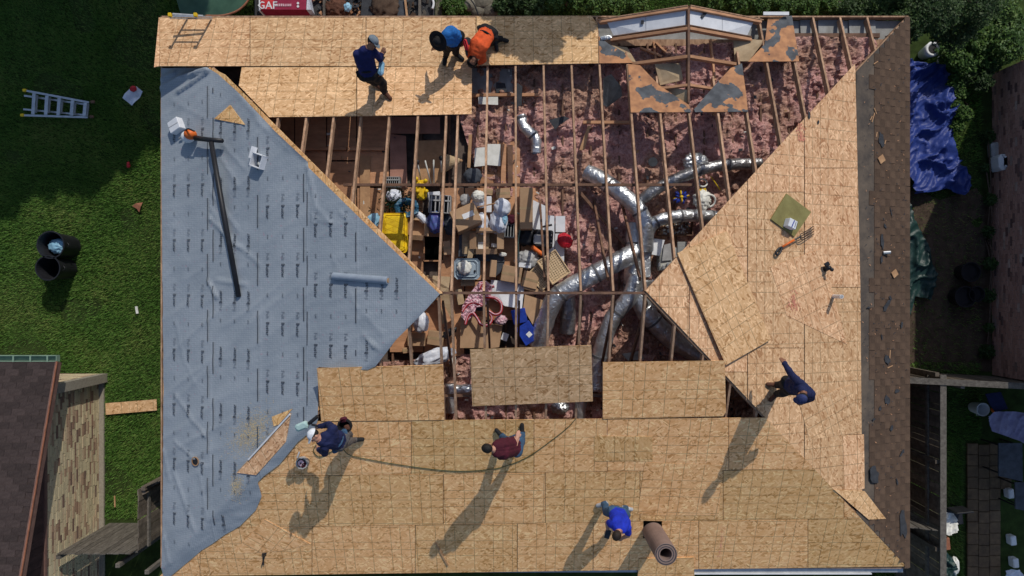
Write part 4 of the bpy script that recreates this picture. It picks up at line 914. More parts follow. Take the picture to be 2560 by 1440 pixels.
crate(1101, 512, 3.08, .44, .36, .3, -3, M['grey_plastic'], 'grey slatted louvre crate between the two rafters, right of the green garland', 5)
carton(1086, 490, 3.0, .26, .16, .16, 5, 'small white carton behind the grey louvre crate', m='white_board', tape=False, name='small_carton')
crumple('plastic_bag', 'small white bag just below the purlin, above the yellow tote', 'bag', 985, 490, 3.05, (.14, .12, .1), 'bag_white', 1)
# dark garland heap
gb = MB(); random.seed(3)
for i in range(420):
    a = P(random.gauss(1000, 24), random.gauss(508, 16), 2.9 + random.random() * .28); d = Vector((random.uniform(-1, 1), random.uniform(-1, 1), random.uniform(-.2, .8))).normalized() * .09; s = d.orthogonal().normalized() * .018
    gb.add([a - s, a + s, a + d], [[0, 1, 2]])
t = thing('garland', 'heap of dark green tinsel garland above the yellow tote', 'garland', P(1000, 508, 2.88)); gb.build('tinsel', M['green_dark'], t, kind='stuff')
gb = MB()
for i in range(3):
    pth = [P(1017, 520, 3.08 + .03 * i) + Vector(((.17 + .02 * i) * math.cos(k * math.pi / 9), (.13 + .02 * i) * math.sin(k * math.pi / 9), .02 * math.sin(k))) for k in range(19)]; gb.tube(pth, .045, 8)
for i, v in enumerate(gb.v): v += Vector((noise.noise(v * 25), noise.noise(v * 25 + Vector((3, 3, 3))), noise.noise(v * 30))) * .04
tag(gb.build('wreath', M['teal'], loc=P(1017, 520, 3.0)), 'dark teal wreath lying right of the green garland', 'wreath')
crumple('plastic_bag', 'light blue bag at the edge of the membrane left of the tote', 'bag', 931, 554, 3.05, (.12, .17, .09), 'lightblue', 4, rot=-35)
crumple('plastic_bag', 'purple and blue printed bag below the grey louvre crate', 'bag', 1089, 556, 3.1, (.15, .2, .1), 'purple', 5, rot=10)
crumple('plastic_bag', 'narrow white wrapped bundle left of the purple bag', 'bag', 1055, 545, 3.05, (.07, .18, .06), 'bag_white', 6, rot=50)
carton(1045, 570, 3.0, .3, .32, .2, -4, 'open brown box with flaps between the yellow tote and purple bag', opened=True)
carton(1165, 547, 3.3, .54, .46, .34, 24, 'brown box turned at an angle with a white label', lab=(.06, .02, .24, .11, 0), tilt=(-.1, .1))
crumple('felt_hat', 'dark grey fabric piece right under the purple bag', 'fabric', 1125, 560, 3.0, (.13, .22, .09), 'grey_dark', 7, rot=15)
crumple('stuffed_toy', 'furry grey-white stuffed toy right of the tilted labelled box', 'toy', 1196, 491, 3.1, (.12, .1, .1), 'foam', 8, amp=.5, fr=8)
crumple('plastic_bag', 'white and blue bag under the furry toy', 'bag', 1198, 508, 3.0, (.13, .1, .09), 'bag_white', 9)
crumple('plastic_bag', 'grey shiny bag tucked above the tilted labelled box', 'bag', 1163, 500, 3.0, (.1, .12, .08), 'grey_plastic', 10)
crumple('plastic_bag', 'bulging pale lilac bag, highest of the white bags', 'bag', 1256, 518, 3.3, (.16, .17, .14), 'bag_white', 11, amp=.25)
crumple('plastic_bag', 'big white bag with a blue patch, below the lilac one', 'bag', 1246, 556, 3.2, (.16, .22, .14), 'bag_white', 12, rot=10)
crumple('plastic_bag', 'crinkled whitish bag between the labelled box and the big white bag', 'bag', 1206, 560, 3.12, (.12, .2, .1), 'bag_white', 13, amp=.45)
crumple('blue_cloth', 'small bright blue cloth wedged on the big white bag', 'cloth', 1262, 548, 3.3, (.05, .1, .05), 'lightblue', 14)
mb = MB(); mb.tube([P(1193, 518, 3.25), P(1240, 508, 3.35)], .014, 8); tag(mb.build('wooden_rod', M['ply_tan'], loc=P(1215, 513, 3.2)), 'thin orange wooden rod behind the white bags', 'rod')
carton(1222, 512, 2.98, .12, .34, .18, 0, 'tall narrow white carton standing by the rafter above the bags', m='white_board', tape=False, name='small_carton')
carton(1315, 524, 3.18, .27, .86, .5, 0, 'tall narrow brown box standing beside the white door panel')
carton(1258, 485, 3.0, .3, .22, .2, 4, 'brown box just under the purlin right of the furry toy'); carton(1220, 480, 2.98, .2, .14, .14, -8, 'low brown box under the purlin, beside the taller one')
crate(1274, 570, 3.05, .24, .4, .24, -3, M['soffit_grey'], 'grey wire rack right of the big white bag', 4, 'wire_rack', 'rack')
crumple('red_cloth', 'dark red cloth lying on the grey wire rack', 'cloth', 1278, 548, 3.2, (.1, .09, .05), 'maroon', 15)
mb = MB(); mb.tube(spline([P(1290, 532, 3.3), P(1303, 538, 3.32), P(1303, 560, 3.3), P(1296, 600, 3.2), P(1296, 670, 3.1)], 5), .014, 8); tag(mb.build('walking_cane', M['gutter_green'], loc=P(1298, 600, 3.0), smooth=True), 'pale green hooked cane standing against a rafter', 'cane')
# white panels
def slab(px4, z, m, label, name, cat, t=.03, tilt=None, parts=()):
    pts = [P(x, y, z + (tilt[i] if tilt and i < len(tilt) else 0)) for i, (x, y) in enumerate(px4)]; c = sum(pts, Vector()) / len(pts); mb = MB(); mb.prism(pts, (0, 0, -t)); o = mb.build(name, M[m], loc=c); tag(o, label, cat); return o
slab(((1333, 500), (1364, 515), (1371, 560), (1362, 592), (1328, 580)), 2.97, 'white_board', 'large white board half buried in insulation, left of a rafter', 'white_board', 'board')
slab(((1370, 538), (1386, 540), (1386, 700), (1371, 690)), 2.98, 'white_board', 'long narrow white board running down from the insulation', 'white_board', 'board')
slab(((1389, 540), (1413, 540), (1413, 580), (1389, 580)), 2.98, 'white_board', 'small square white board right of the long narrow one', 'white_board', 'board')
slab(((1388, 584), (1412, 584), (1410, 655), (1388, 650)), 2.97, 'white_board', 'white board under the red sequin bag', 'white_board', 'board')
slab(((1187, 370), (1212, 368), (1212, 414), (1185, 417)), 2.98, 'foam', 'dusty white foam sheet left of a rafter, upper middle', 'foam_sheet', 'foam')
slab(((1217, 360), (1251, 360), (1251, 415), (1215, 412)), 2.99, 'foam', 'cleaner white foam sheet right of the rafter, upper middle', 'foam_sheet', 'foam')
slab(((1228, 700), (1312, 706), (1305, 772), (1262, 765), (1224, 742)), 3.0, 'white_board', 'white board with grey smudges behind the ridge board', 'white_board', 'board', tilt=(.0, .02, .1, .1))
slab(((1196, 242), (1245, 242), (1245, 262), (1196, 260)), 2.94, 'foam', 'white strip of board at the top left of the insulation', 'white_board', 'board')
slab(((1178, 170), (1280, 172), (1282, 232), (1180, 234)), 2.84, 'soffit_grey', 'dull grey board below the new sheets, first bay of the opening', 'grey_board', 'board')
# tv
t = thing('television', 'old black television with a grey screen, lying face up', 'television', P(1356, 600, 2.86)); mb = MB(); mb.bbox(P(1358, 598, 3.02), (.4, .38, .3), -.08, .03); mb.build('casing', M['dark_plastic'], t)
mb = MB(); mb.bbox(P(1347, 598, 3.185), (.22, .2, .02), -.08, .02); mb.build('screen', M['grey_plastic'], t); mb = MB(); mb.beam(P(1352, 568, 3.3), P(1380, 562, 3.32), .04, .03); mb.build('handle', M['dark_plastic'], t)
for i in range(3): mb = MB(); mb.bbox(P(1378, 588 + i * 10, 3.18), (.03, .03, .02)); mb.build('button', M['grey_plastic'], t)
crumple('black_box_pile', 'jumble of small black appliances left of the television', 'appliances', 1316, 590, 2.98, (.16, .17, .1), 'dark_plastic', 16, amp=.6)
o = crumple('sequin_bag', 'bright red glittery heart-shaped bag on the white board', 'bag', 1412, 601, 3.1, (.17, .14, .09), 'red_shiny', 17, amp=.15, rot=-35)
mb = MB(); mb.tube([P(1330, 617, 3.15), P(1356, 636, 3.2)], .045, 14); tag(mb.build('orange_tube', M['orange'], loc=P(1343, 627, 3.1), smooth=False), 'orange plastic tube poking out above the wicker basket', 'tube')
def basket(px, py, z, w, l, h, a, label):
    c = P(px, py, z); R = Matrix.Rotation(math.radians(a), 3, 'Z'); t = thing('wicker_basket', label, 'basket', c - Vector((0, 0, h / 2)))
    mb = MB(); mb.box(c - Vector((0, 0, .02)), (w * .94, l * .94, h - .05), rot=R); mb.build('gap_shade', M['rafter_dark'], t)  # dark block that paints the shade seen through the weave gaps
    for (x, y, sx, sy) in ((0, -l / 2, w, .03), (0, l / 2, w, .03), (-w / 2, 0, .03, l), (w / 2, 0, .03, l)): mb = MB(); mb.bbox(c + R @ Vector((x, y, 0)), (sx + (.03 if sx > .04 else 0), sy, h), rot=R, bev=.008); mb.build('rim', M['wicker'], t)
    wv = MB()
    for i in range(9): wv.box(c + R @ Vector((-w / 2 + (i + .5) * w / 9, 0, h / 2 - .035 + .006 * (i % 2))), (w / 15, l, .012), rot=R)
    for i in range(12): wv.box(c + R @ Vector((0, -l / 2 + (i + .5) * l / 12, h / 2 - .03)), (w, l / 22, .012), rot=R)
    wv.build('weave', M['wicker'], t, kind='stuff')
basket(1384, 668, 3.22, .44, .56, .16, 34, 'upper wicker basket lying face down, turned at an angle'); basket(1352, 692, 3.05, .36, .46, .16, 42, 'lower wicker basket partly hidden under the other')
carton(1190, 607, 3.0, .58, .5, .22, 0, 'shaded grey-brown box behind the strip of brown paper', m='kraft')
carton(1217, 603, 3.14, .44, .34, .3, 0, 'brown box with handle slots holding white papers', opened=True)
slab(((1195, 605), (1208, 605), (1208, 625), (1195, 624)), 3.15, 'foam', 'white papers at the left inside the open brown box', 'papers', 'paper', .05); slab(((1229, 608), (1248, 610), (1247, 619), (1228, 617)), 3.15, 'foam', 'white papers at the right inside the open brown box', 'papers', 'paper', .05)
slab(((1177, 584), (1195, 586), (1186, 620), (1181, 645), (1168, 645), (1172, 622), (1187, 600)), 3.2, 'kraft', 'crooked strip of brown packing paper above the grey tote', 'packing_paper', 'paper', .006, (0, .02, .0, -.02, 0, 0, 0))
slab(((1148, 580), (1178, 588), (1184, 606), (1168, 640), (1146, 642)), 3.1, 'grey_dark', 'dark grey cloth beside the strip of brown paper', 'cloth', 'cloth', .03)
# grey tote
t = thing('storage_tote', 'grey-blue storage tote with a white bundle on its lid', 'tote', P(1168, 672, 2.88)); mb = MB(); mb.bbox(P(1168, 673, 3.0), (.46, .38, .32), 0, .06); mb.build('tub', M['grey_tote'], t)
mb = MB(); mb.bbox(P(1168, 672, 3.18), (.54, .44, .05), 0, .06); mb.bbox(P(1168, 672, 3.205), (.42, .34, .03), 0, .05); mb.build('lid', M['grey_tote'], t)
crumple('plastic_bag', 'small knotted white bundle on the lid of the grey tote', 'bag', 1161, 669, 3.26, (.12, .12, .06), 'foam', 20, amp=.5); mb = MB(); mb.bbox(P(1187, 678, 3.235), (.04, .05, .03)); mb.build('latch', M['dark_plastic'], t)
carton(1170, 705, 2.95, .3, .18, .18, 0, 'dark brown box in the shade below the grey tote', m='kraft')
slab(((1185, 632), (1260, 640), (1262, 655), (1190, 652)), 3.02, 'grey_dark', 'dark grey case behind the grey tote', 'case', 'case', .1); slab(((1238, 650), (1262, 650), (1258, 676), (1240, 690)), 3.0, 'grey_dark', 'dark grey folder standing between two brown boxes', 'folder', 'folder', .12)
crumple('white_cup', 'little white cap on the dark grey folder', 'cup', 1257, 636, 3.1, (.07, .04, .03), 'foam', 21)
carton(1233, 672, 3.02, .14, .36, .26, -4, 'upright brown box right of the grey tote', tape=False); carton(1279, 686, 3.12, .42, .34, .26, -10, 'big brown box left of the wicker baskets'); carton(1325, 700, 3.02, .34, .34, .24, -14, 'brown box half covered by the lower basket')
crumple('clear_packaging', 'clear and grey packaging pile under the orange tube', 'packaging', 1318, 650, 3.05, (.2, .16, .1), 'grey_plastic', 22, amp=.6, fr=6); slab(((1297, 656), (1328, 658), (1327, 670), (1296, 667)), 3.16, 'white_board', 'short white box lid beside the clear packaging', 'carton_piece', 'carton piece', .05)
# candy garland in plastic
t = thing('candy_cane_garland', 'pink and red candy cane garland in clear plastic, below the ridge', 'garland', P(1200, 760, 2.95))
def can(pts, z): 
    p = spline([P(x, y, z) for x, y in pts], 6); mb = MB(); mb.tube(p, .03, 8); mb.build('cane', M['red'], t, smooth=True); mb = MB(); mb.tube([q + Vector((.0, .012, .026)) for q in p], .012, 6); mb.build('stripe', M['pink'], t, smooth=True)
can([(1214, 742), (1236, 745), (1252, 758), (1252, 780), (1238, 787), (1222, 778)], 3.26); can([(1163, 812), (1170, 790), (1182, 783), (1192, 795), (1204, 812), (1222, 812), (1230, 796), (1222, 782)], 3.24); can([(1155, 780), (1168, 762), (1186, 756), (1206, 764)], 3.22); can([(1198, 722), (1205, 710), (1218, 716), (1236, 716)], 3.2)
random.seed(12); sheetp = [(1198, 704), (1216, 702), (1232, 716), (1226, 745), (1214, 762), (1190, 770), (1186, 785), (1166, 805), (1152, 790), (1156, 765), (1172, 738)]
mb = sheet_mesh([(P(x, y, 3.2).x, P(x, y, 3.2).y) for x, y in sheetp], .02, lambda x, y: 3.2 + .08 * noise.noise(Vector((x * 9, y * 9, 2))) + .05 * (1 - abs(noise.noise(Vector((x * 16, y * 16, 5))) * 2))); mb.build('plastic_wrap', M['pink'], t, smooth=False)
crumple('bow', 'small pink and white bow right of the candy cane garland', 'bow', 1252, 800, 3.15, (.1, .08, .05), 'pink', 24, amp=.6, fr=6)
slab(((1152, 788), (1205, 792), (1212, 870), (1150, 870)), 3.04, 'cardboard', 'large flat brown box under the candy cane garland', 'cardboard_box', 'box', .2); slab(((1212, 806), (1256, 815), (1248, 868), (1214, 872)), 3.02, 'cardboard', 'flat brown box right of the large flat one, half shaded', 'cardboard_box', 'box', .2)
slab(((1176, 764), (1212, 764), (1212, 778), (1182, 776)), 3.1, 'dark_plastic', 'black case beneath the candy cane garland', 'case', 'case', .06)
carton(1298, 790, 3.12, .3, .3, .3, 12, 'blue carton upper of the two near the thick duct', m='blue_pack', tape=False, name='blue_carton'); carton(1318, 832, 3.12, .34, .42, .3, 32, 'dark blue carton with white print squares, lower of the two', m='blue_pack', lab=(.02, -.04, .1, .1, 12), tape=False, name='blue_carton')
slab(((1312, 736), (1362, 752), (1354, 800), (1332, 812), (1308, 770)), 3.05, 'cardboard', 'slanted brown carton sheet between the white board and thick duct', 'cardboard_sheet', 'cardboard', .02, (.1, 0, 0, .05, .1)); slab(((1310, 712), (1368, 728), (1366, 736), (1310, 722)), 3.1, 'cardboard', 'narrow brown carton sheet right at the ridge board', 'cardboard_sheet', 'cardboard', .02)
slab(((1276, 838), (1296, 860), (1330, 868), (1300, 870), (1280, 858)), 3.0, 'kraft', 'brown flap below the dark blue carton', 'cardboard_sheet', 'cardboard', .02)
crumple('plastic_bag', 'white bag poking out by the lower edge of the membrane', 'bag', 1052, 806, 3.25, (.15, .2, .12), 'bag_white', 26, amp=.25); crumple('plastic_bag', 'long crumpled white plastic sheet at the lower left of the opening', 'bag', 1086, 893, 3.1, (.36, .13, .1), 'bag_white', 27, amp=.5, rot=18); crumple('plastic_bag', 'small pale bag near a rafter just above the left loose sheet', 'bag', 1132, 902, 3.0, (.06, .13, .06), 'foam', 28)
slab(((1066, 688), (1126, 692), (1122, 720), (1132, 760), (1134, 800), (1106, 810), (1092, 740)), 3.0, 'kraft', 'crumpled brown paper sheet at the ridge board left end', 'packing_paper', 'paper', .01, (0, .1, .15, .1, 0, 0, .1)); slab(((1068, 700), (1078, 694), (1128, 800), (1120, 806)), 3.2, 'plank', 'thin slanted stick over the crumpled brown paper', 'wood_stick', 'stick', .02)
carton(1042, 848, 2.98, .36, .28, .2, 0, 'brown box in the lower left corner of the opening'); carton(1090, 845, 2.98, .34, .3, .2, -8, 'brown box just right of the lower left corner box'); crumple('black_cloth', 'black rag between the two lower left brown boxes', 'rag', 1122, 832, 3.05, (.16, .07, .06), 'dark_plastic', 29, rot=30)
crumple('plastic_bag', 'charcoal grey bag hanging above the brown plank floor', 'bag', 1182, 440, 3.1, (.18, .16, .1), 'grey_dark', 30, amp=.2)
t = thing('lampshade', 'tan cone lampshade lying on its side near the foam sheets', 'lampshade', P(1128, 405, 2.9)); mb = MB(); d = (P(1150, 402, 3.1) - P(1110, 408, 3.0)); mb.tube([P(1112, 406, 3.05), P(1150, 402, 3.05)], .1, 16, True, rad=[.2, .05]); mb.build('shade', M['kraft'], t, smooth=False); mb = MB(); mb.ell(P(1152, 402, 3.08), (.04, .035, .035)); mb.build('finial', M['ply_tan'], t, smooth=True)
slab(((1172, 336), (1180, 336), (1176, 420), (1168, 418)), 3.0, 'ply_tan', 'orange-brown plank upright on the pink insulation, upper left', 'plank', 'plank', .03); slab(((1254, 360), (1266, 360), (1264, 466), (1252, 466)), 2.96, 'plank', 'brown plank along the rafter right of the foam sheets', 'plank', 'plank'); slab(((1470, 313), (1476, 316), (1461, 375), (1448, 375)), 3.0, 'ply_tan', 'wedge-shaped orange plank lying on insulation in the upper bay', 'plank', 'plank')
slab(((1268, 362), (1282, 362), (1282, 466), (1270, 466)), 2.95, 'rafter_dark', 'dark plank next to the foam sheets', 'plank', 'plank'); slab(((1372, 300), (1410, 290), (1424, 296), (1400, 312), (1388, 324)), 3.0, 'tarpaper', 'jagged grey tar paper piece on insulation, upper middle', 'tar_paper', 'tar paper', .01)
slab(((1508, 195), (1528, 185), (1552, 215), (1556, 240), (1518, 268), (1508, 262)), 3.15, 'tarpaper', 'large dark tar paper sheet beside the gable', 'tar_paper', 'tar paper', .01, (.0, .1, .2, .1, 0, 0)); slab(((1290, 205), (1306, 215), (1304, 262), (1292, 268)), 2.98, 'tarpaper', 'dark tar paper strip in the second bay', 'tar_paper', 'tar paper', .01); slab(((1240, 206), (1262, 208), (1268, 230), (1240, 232)), 2.9, 'tarpaper', 'black tar paper patch on the grey board', 'tar_paper', 'tar paper', .01)
mb = MB(); mb.lathe([(0.001, .0), (.1, 0), (.1, .012), (.001, .012)], P(1632, 405, 3.03), 20); tag(mb.build('plastic_disc', M['tarpaper'], loc=P(1632, 405, 3.03)), 'round dark disc on pink insulation above the ducts', 'disc')
t = thing('bow', 'royal blue and yellow bow right of the upper ducts', 'bow', P(1702, 493, 3.0)); random.seed(6); mb = MB(); my = MB()
for i in range(16):
    a = i * .39 + random.random() * .3; r_ = random.uniform(.07, .15); q = P(1702, 493, 3.1) + Vector((r_ * math.cos(a), r_ * .8 * math.sin(a), random.uniform(-.04, .05))); (my if i % 4 == 0 else mb).ell(q, (.055, .022, .035), Matrix.Rotation(a, 3, 'Z') @ Matrix.Rotation(random.uniform(-.7, .7), 3, 'X'), 8, 5)
my.ell(P(1704, 492, 3.16), (.04, .035, .03), None, 8, 5); mb.build('ribbon_loops', M['blue_pack'], t, kind='stuff'); my.build('yellow_loops', M['yellow'], t, kind='stuff')
def ring(name, label, cat, px, py, z, R_, r, m, tilt=.3, arc=6.28):
    pth = [P(px, py, z) + Matrix.Rotation(tilt, 3, 'X') @ Vector((R_ * math.cos(k * arc / 16), R_ * math.sin(k * arc / 16), 0)) for k in range(17)]; mb = MB(); mb.tube(pth, r, 8, arc < 6); tag(mb.build(name, M[m], loc=P(px, py, z), smooth=True), label, cat)
ring('cable_coil', 'coil of white cable under the right boards, lower one', 'coil', 1773, 502, 3.05, .13, .022, 'foam'); ring('cable_coil', 'small coil of white cable above the larger one', 'coil', 1757, 457, 3.05, .09, .018, 'foam', -.3)
crumple('plastic_bag', 'whitish crumpled bag beside the white cable coil', 'bag', 1755, 500, 3.02, (.13, .15, .07), 'foam', 33, amp=.7, fr=6); slab(((1745, 473), (1765, 470), (1766, 480), (1748, 484)), 3.06, 'yellow', 'small mustard yellow strip near the cable coils', 'yellow_strip', 'strip', .03)
mb = MB(); mb.tube([P(1776, 440, 3.1), P(1800, 474, 3.05)], .012, 6); tag(mb.build('yellow_stick', M['yellow'], loc=P(1788, 457, 3.0)), 'thin yellow stick lying near the right boards', 'stick')
crumple('foil_scrap', 'bright crumpled foil above the long dull duct', 'foil', 1738, 405, 3.15, (.16, .12, .06), 'duct', 34, amp=.9, fr=6)
# rubbish tray
t = thing('rubbish_tray', 'dark tray full of brown and white rubbish under a shiny duct', 'tray', P(1686, 566, 2.85)); mb = MB(); c = P(1686, 566, 2.95)
for (x, y, sx, sy) in ((0, -.19, .74, .02), (0, .19, .74, .02), (-.37, 0, .02, .38), (.37, 0, .02, .38)): mb.box(c + Vector((x, y, 0)), (sx, sy, .16))
mb.build('tray_side', M['rafter_dark'], t); mb = MB(); random.seed(5)
for i in range(160): mb.box(c + Vector((random.uniform(-.34, .34), random.uniform(-.16, .16), random.uniform(-.03, .05))), (random.uniform(.02, .08), random.uniform(.02, .05), .012), rot=Euler((random.uniform(-.6, .6), random.uniform(-.6, .6), random.uniform(0, 3))).to_matrix(), m=i % 3)
mb.build('rubbish', [M['cardboard'], M['foam'], M['rafter_dark']], t, kind='stuff')
# scattered debris on the insulation
random.seed(21); db = MB()
for i in range(330):
    x = random.uniform(-4.3, 6.6); y = random.uniform(-4.4, 5.1); z = (ins_h(x, y) if inside(x, y, poly) else 2.85) + .03
    s = random.uniform(.02, .09); db.box((x, y, z), (s, s * random.uniform(.15, .8), .008), rot=Euler((random.uniform(-.4, .4), random.uniform(-.4, .4), random.uniform(0, 3.1))).to_matrix(), m=random.choice((0, 0, 0, 1, 2)))
db.build('attic_debris', [M['tarpaper'], M['ply_tan'], M['foam']], kind='stuff')

slab(((1555, 885), (1600, 878), (1612, 898), (1570, 902)), 3.0, 'soffit_grey', 'pale grey box lid in the dark lower right corner', 'carton_piece', 'carton piece', .05, (0, .05, 0, 0))
crumple('foil_scrap', 'blue and white crumpled wrapper in the lower gap', 'wrapper', 1400, 1018, 2.98, (.12, .09, .05), 'duct', 44, amp=.9, fr=7)

# ================================================================ TOOLS AND THINGS ON THE ROOF
def onb(px, py, k, lift=0): return on(px, py, lift, k)
W0 = 'W'
c = onb(442, 315, W0, .1); R = Matrix.Rotation(-math.atan(KW), 3, 'Y')
t = thing('white_carton', 'white carton near the upper left edge of the membrane', 'box', c); mb = MB(); mb.bbox(c, (.29, .26, .18), rot=R @ Matrix.Rotation(.42, 3, 'Z'), bev=.01); mb.build('box_body', M['white_board'], t); mb = MB(); mb.box(c + R @ Vector((0, 0, .092)), (.012, .26, .004), rot=R @ Matrix.Rotation(.42 + 1.5, 3, 'Z')); mb.build('flap_joint', M['grey_plastic'], t)
# leaf blower
t = thing('leaf_blower', 'orange and white leaf blower with a black tube on the membrane', 'leaf blower', onb(478, 338, W0, .05))
mb = MB(); mb.ell(onb(476, 336, W0, .22), (.13, .11, .13)); mb.build('engine_cover', M['orange'], t, smooth=True); mb = MB(); mb.ell(onb(470, 342, W0, .16), (.15, .13, .11)); mb.build('fan_housing', M['white_plastic'], t, smooth=True)
mb = MB(); mb.tube([onb(488, 345, W0, .22), onb(520, 349, W0, .22), onb(556, 352, W0, .2)], .05, 14, rad=[.055, .05, .045]); mb.build('blower_tube', M['dark_plastic'], t, smooth=True); mb = MB(); mb.tube(spline([onb(462, 328, W0, .26), onb(470, 322, W0, .4), onb(486, 328, W0, .38)], 5), .016, 8); mb.build('handle', M['dark_plastic'], t, smooth=True)
mb = MB(); mb.tube([onb(455, 340, W0, .1), onb(448, 346, W0, .08)], .02, 8); mb.build('throttle', M['grey_plastic'], t)
mb = MB(); mb.tube([onb(528, 355, W0, .24), onb(560, 540, W0, .1), onb(597, 742, W0, .07)], .05, 14, rad=[.05, .055, .05]); tag(mb.build('long_pipe', M['dark_plastic'], loc=onb(560, 540, W0, .05), smooth=True), 'long black pipe lying down the left membrane slope', 'pipe')
# roof vent
t = thing('roof_vent', 'white square vent box with a dark opening on the membrane', 'vent', onb(648, 402, W0)); c = onb(648, 403, W0, .1); Rv = R @ Matrix.Rotation(-.35, 3, 'Z')
for (x, y, sx, sy) in ((0, -.13, .28, .015), (0, .13, .28, .015), (-.13, 0, .015, .28), (.13, 0, .015, .28)): mb = MB(); mb.box(c + Rv @ Vector((x, y, 0)), (sx, sy, .2), rot=Rv); mb.build('side', M['white_board'], t)
mb = MB(); mb.box(c + Rv @ Vector((0, 0, -.08)), (.25, .25, .01), rot=Rv); mb.build('opening', M['dark_plastic'], t); mb = MB(); mb.box(c + Rv @ Vector((-.19, .12, .02)), (.12, .24, .012), rot=Rv @ Matrix.Rotation(.5, 3, 'Y')); mb.build('flap', M['white_board'], t); mb = MB(); mb.ell(c + Vector((.02, -.04, -.02)), (.06, .05, .04)); mb.build('stopper', M['foam'], t, smooth=True)  # the vent's opening is a black plate painted as its unlit inside
# membrane roll
a = onb(834, 690, W0, .07); b = onb(970, 701, W0, .07); t = thing('membrane_roll', 'pale grey roll of underlayment lying on the membrane', 'roll', (a + b) / 2); mb = MB(); mb.tube([a, b], .07, 20); mb.build('rolled_sheet', M['membrane_roll'], t, smooth=False); d = (b - a).normalized(); mb = MB(); mb.tube([b, b + d * .01], .045, 14); mb.build('cardboard_core', M['cardboard'], t)
# hole
t = thing('vent_hole', 'round hole cut through the lower left membrane', 'hole', onb(489, 1153, W0)); c = onb(489, 1153, W0, .055); mb = MB(); mb.tube([c + nrm('W') * .004, c + nrm('W') * .006], .095, 24); mb.build('opening', M['dark_plastic'], t); mb = MB()  # opaque black disc paints the dark of the hole
for k in range(6): pass
mb.lathe([(.078, .0), (.098, .0), (.1, .008), (.08, .01)], c + nrm('W') * .008, 24, rot=nrm('W').to_track_quat('Z', 'Y').to_matrix()); mb.build('cut_edge', M['ply_tan'], t)
# vents on east slope
t = thing('vent_boot', 'black plastic vent fitting on the right slope', 'vent fitting', onb(2063, 668, 'E')); c = onb(2063, 672, 'E', .02); mb = MB(); mb.tube([c, c + Vector((.02, .02, .16))], .04, 14, rad=[.06, .04]); mb.build('boot', M['dark_plastic'], t, smooth=True); mb = MB(); mb.bbox(c + Vector((-.02, .09, .12)), (.1, .08, .05), .5); mb.build('flange', M['dark_plastic'], t); mb = MB(); mb.ell(c + Vector((.06, -.02, .16)), (.04, .04, .03)); mb.build('cap', M['dark_plastic'], t, smooth=True)
t = thing('vent_pipe', 'white pipe stub standing up through the right slope', 'pipe', onb(2080, 745, 'E')); c = onb(2082, 741, 'E'); mb = MB(); mb.tube([c, c + Vector((.0, 0, .38))], .04, 18); mb.build('pipe', M['white_plastic'], t, smooth=False); mb = MB(); mb.tube([c + Vector((0, 0, .381)), c + Vector((0, 0, .383))], .03, 16); mb.build('bore', M['grey_plastic'], t)
# olive board, nail box, fork
T = [onb(x, y, 'E', .05) for x, y in ((1967, 484), (2028, 530), (1986, 592), (1928, 548))]; mb = MB(); mb.prism(T, nrm('E') * -.03); tag(mb.build('olive_board', M['olive'], loc=T[0]), 'olive green square board lying on the right slope', 'board')
Re = Matrix.Rotation(math.atan(KE), 3, 'Y')
c = onb(1976, 560, 'E', .13); t = thing('nail_box', 'white and blue nail box on the olive board', 'box', c); mb = MB(); mb.bbox(c, (.2, .17, .14), rot=Re @ Matrix.Rotation(-.35, 3, 'Z'), bev=.008); mb.build('box_body', M['white_board'], t); mb = MB(); mb.box(c + Re @ Vector((0, 0, .073)), (.02, .15, .004), rot=Re @ Matrix.Rotation(-.5, 3, 'Z')); mb.build('printed_band', M['blue_pack'], t); mb = MB(); mb.box(c + Re @ Vector((.09, -.03, .05)), (.09, .12, .01), rot=Re @ Matrix.Rotation(-.35, 3, 'Z') @ Matrix.Rotation(.5, 3, 'Y')); mb.build('open_flap', M['grey_dark'], t)
t = thing('pitchfork', 'black pitchfork with an orange handle on the right slope', 'pitchfork', onb(1975, 600, 'E')); mb = MB(); mb.tube([onb(1999, 592, 'E', .12), onb(1985, 600, 'E', .1)], .016, 8); mb.build('socket', M['dark_plastic'], t)
mb = MB(); mb.tube([onb(1985, 600, 'E', .1), onb(1955, 618, 'E', .07)], .022, 8); mb.build('handle', M['orange'], t, smooth=True); mb = MB(); mb.tube(spline([onb(1955, 618, 'E', .07), onb(1946, 622, 'E', .07), onb(1940, 632, 'E', .07), onb(1944, 637, 'E', .08), onb(1951, 630, 'E', .08), onb(1955, 618, 'E', .07)], 4), .022, 8); mb.build('grip', M['dark_plastic'], t, smooth=True)
for i in range(4):
    o = -1.5 + i; mb = MB(); mb.tube(spline([onb(1999, 592, 'E', .12), onb(2003 + o * .5, 585 + i * 4.6, 'E', .12), onb(2012 + o, 581 + i * 5.4, 'E', .1), onb(2034 + o * .6, 566 + i * 6.2, 'E', .06)], 4), .009, 6); mb.build('tine', M['dark_plastic'], t, smooth=True)
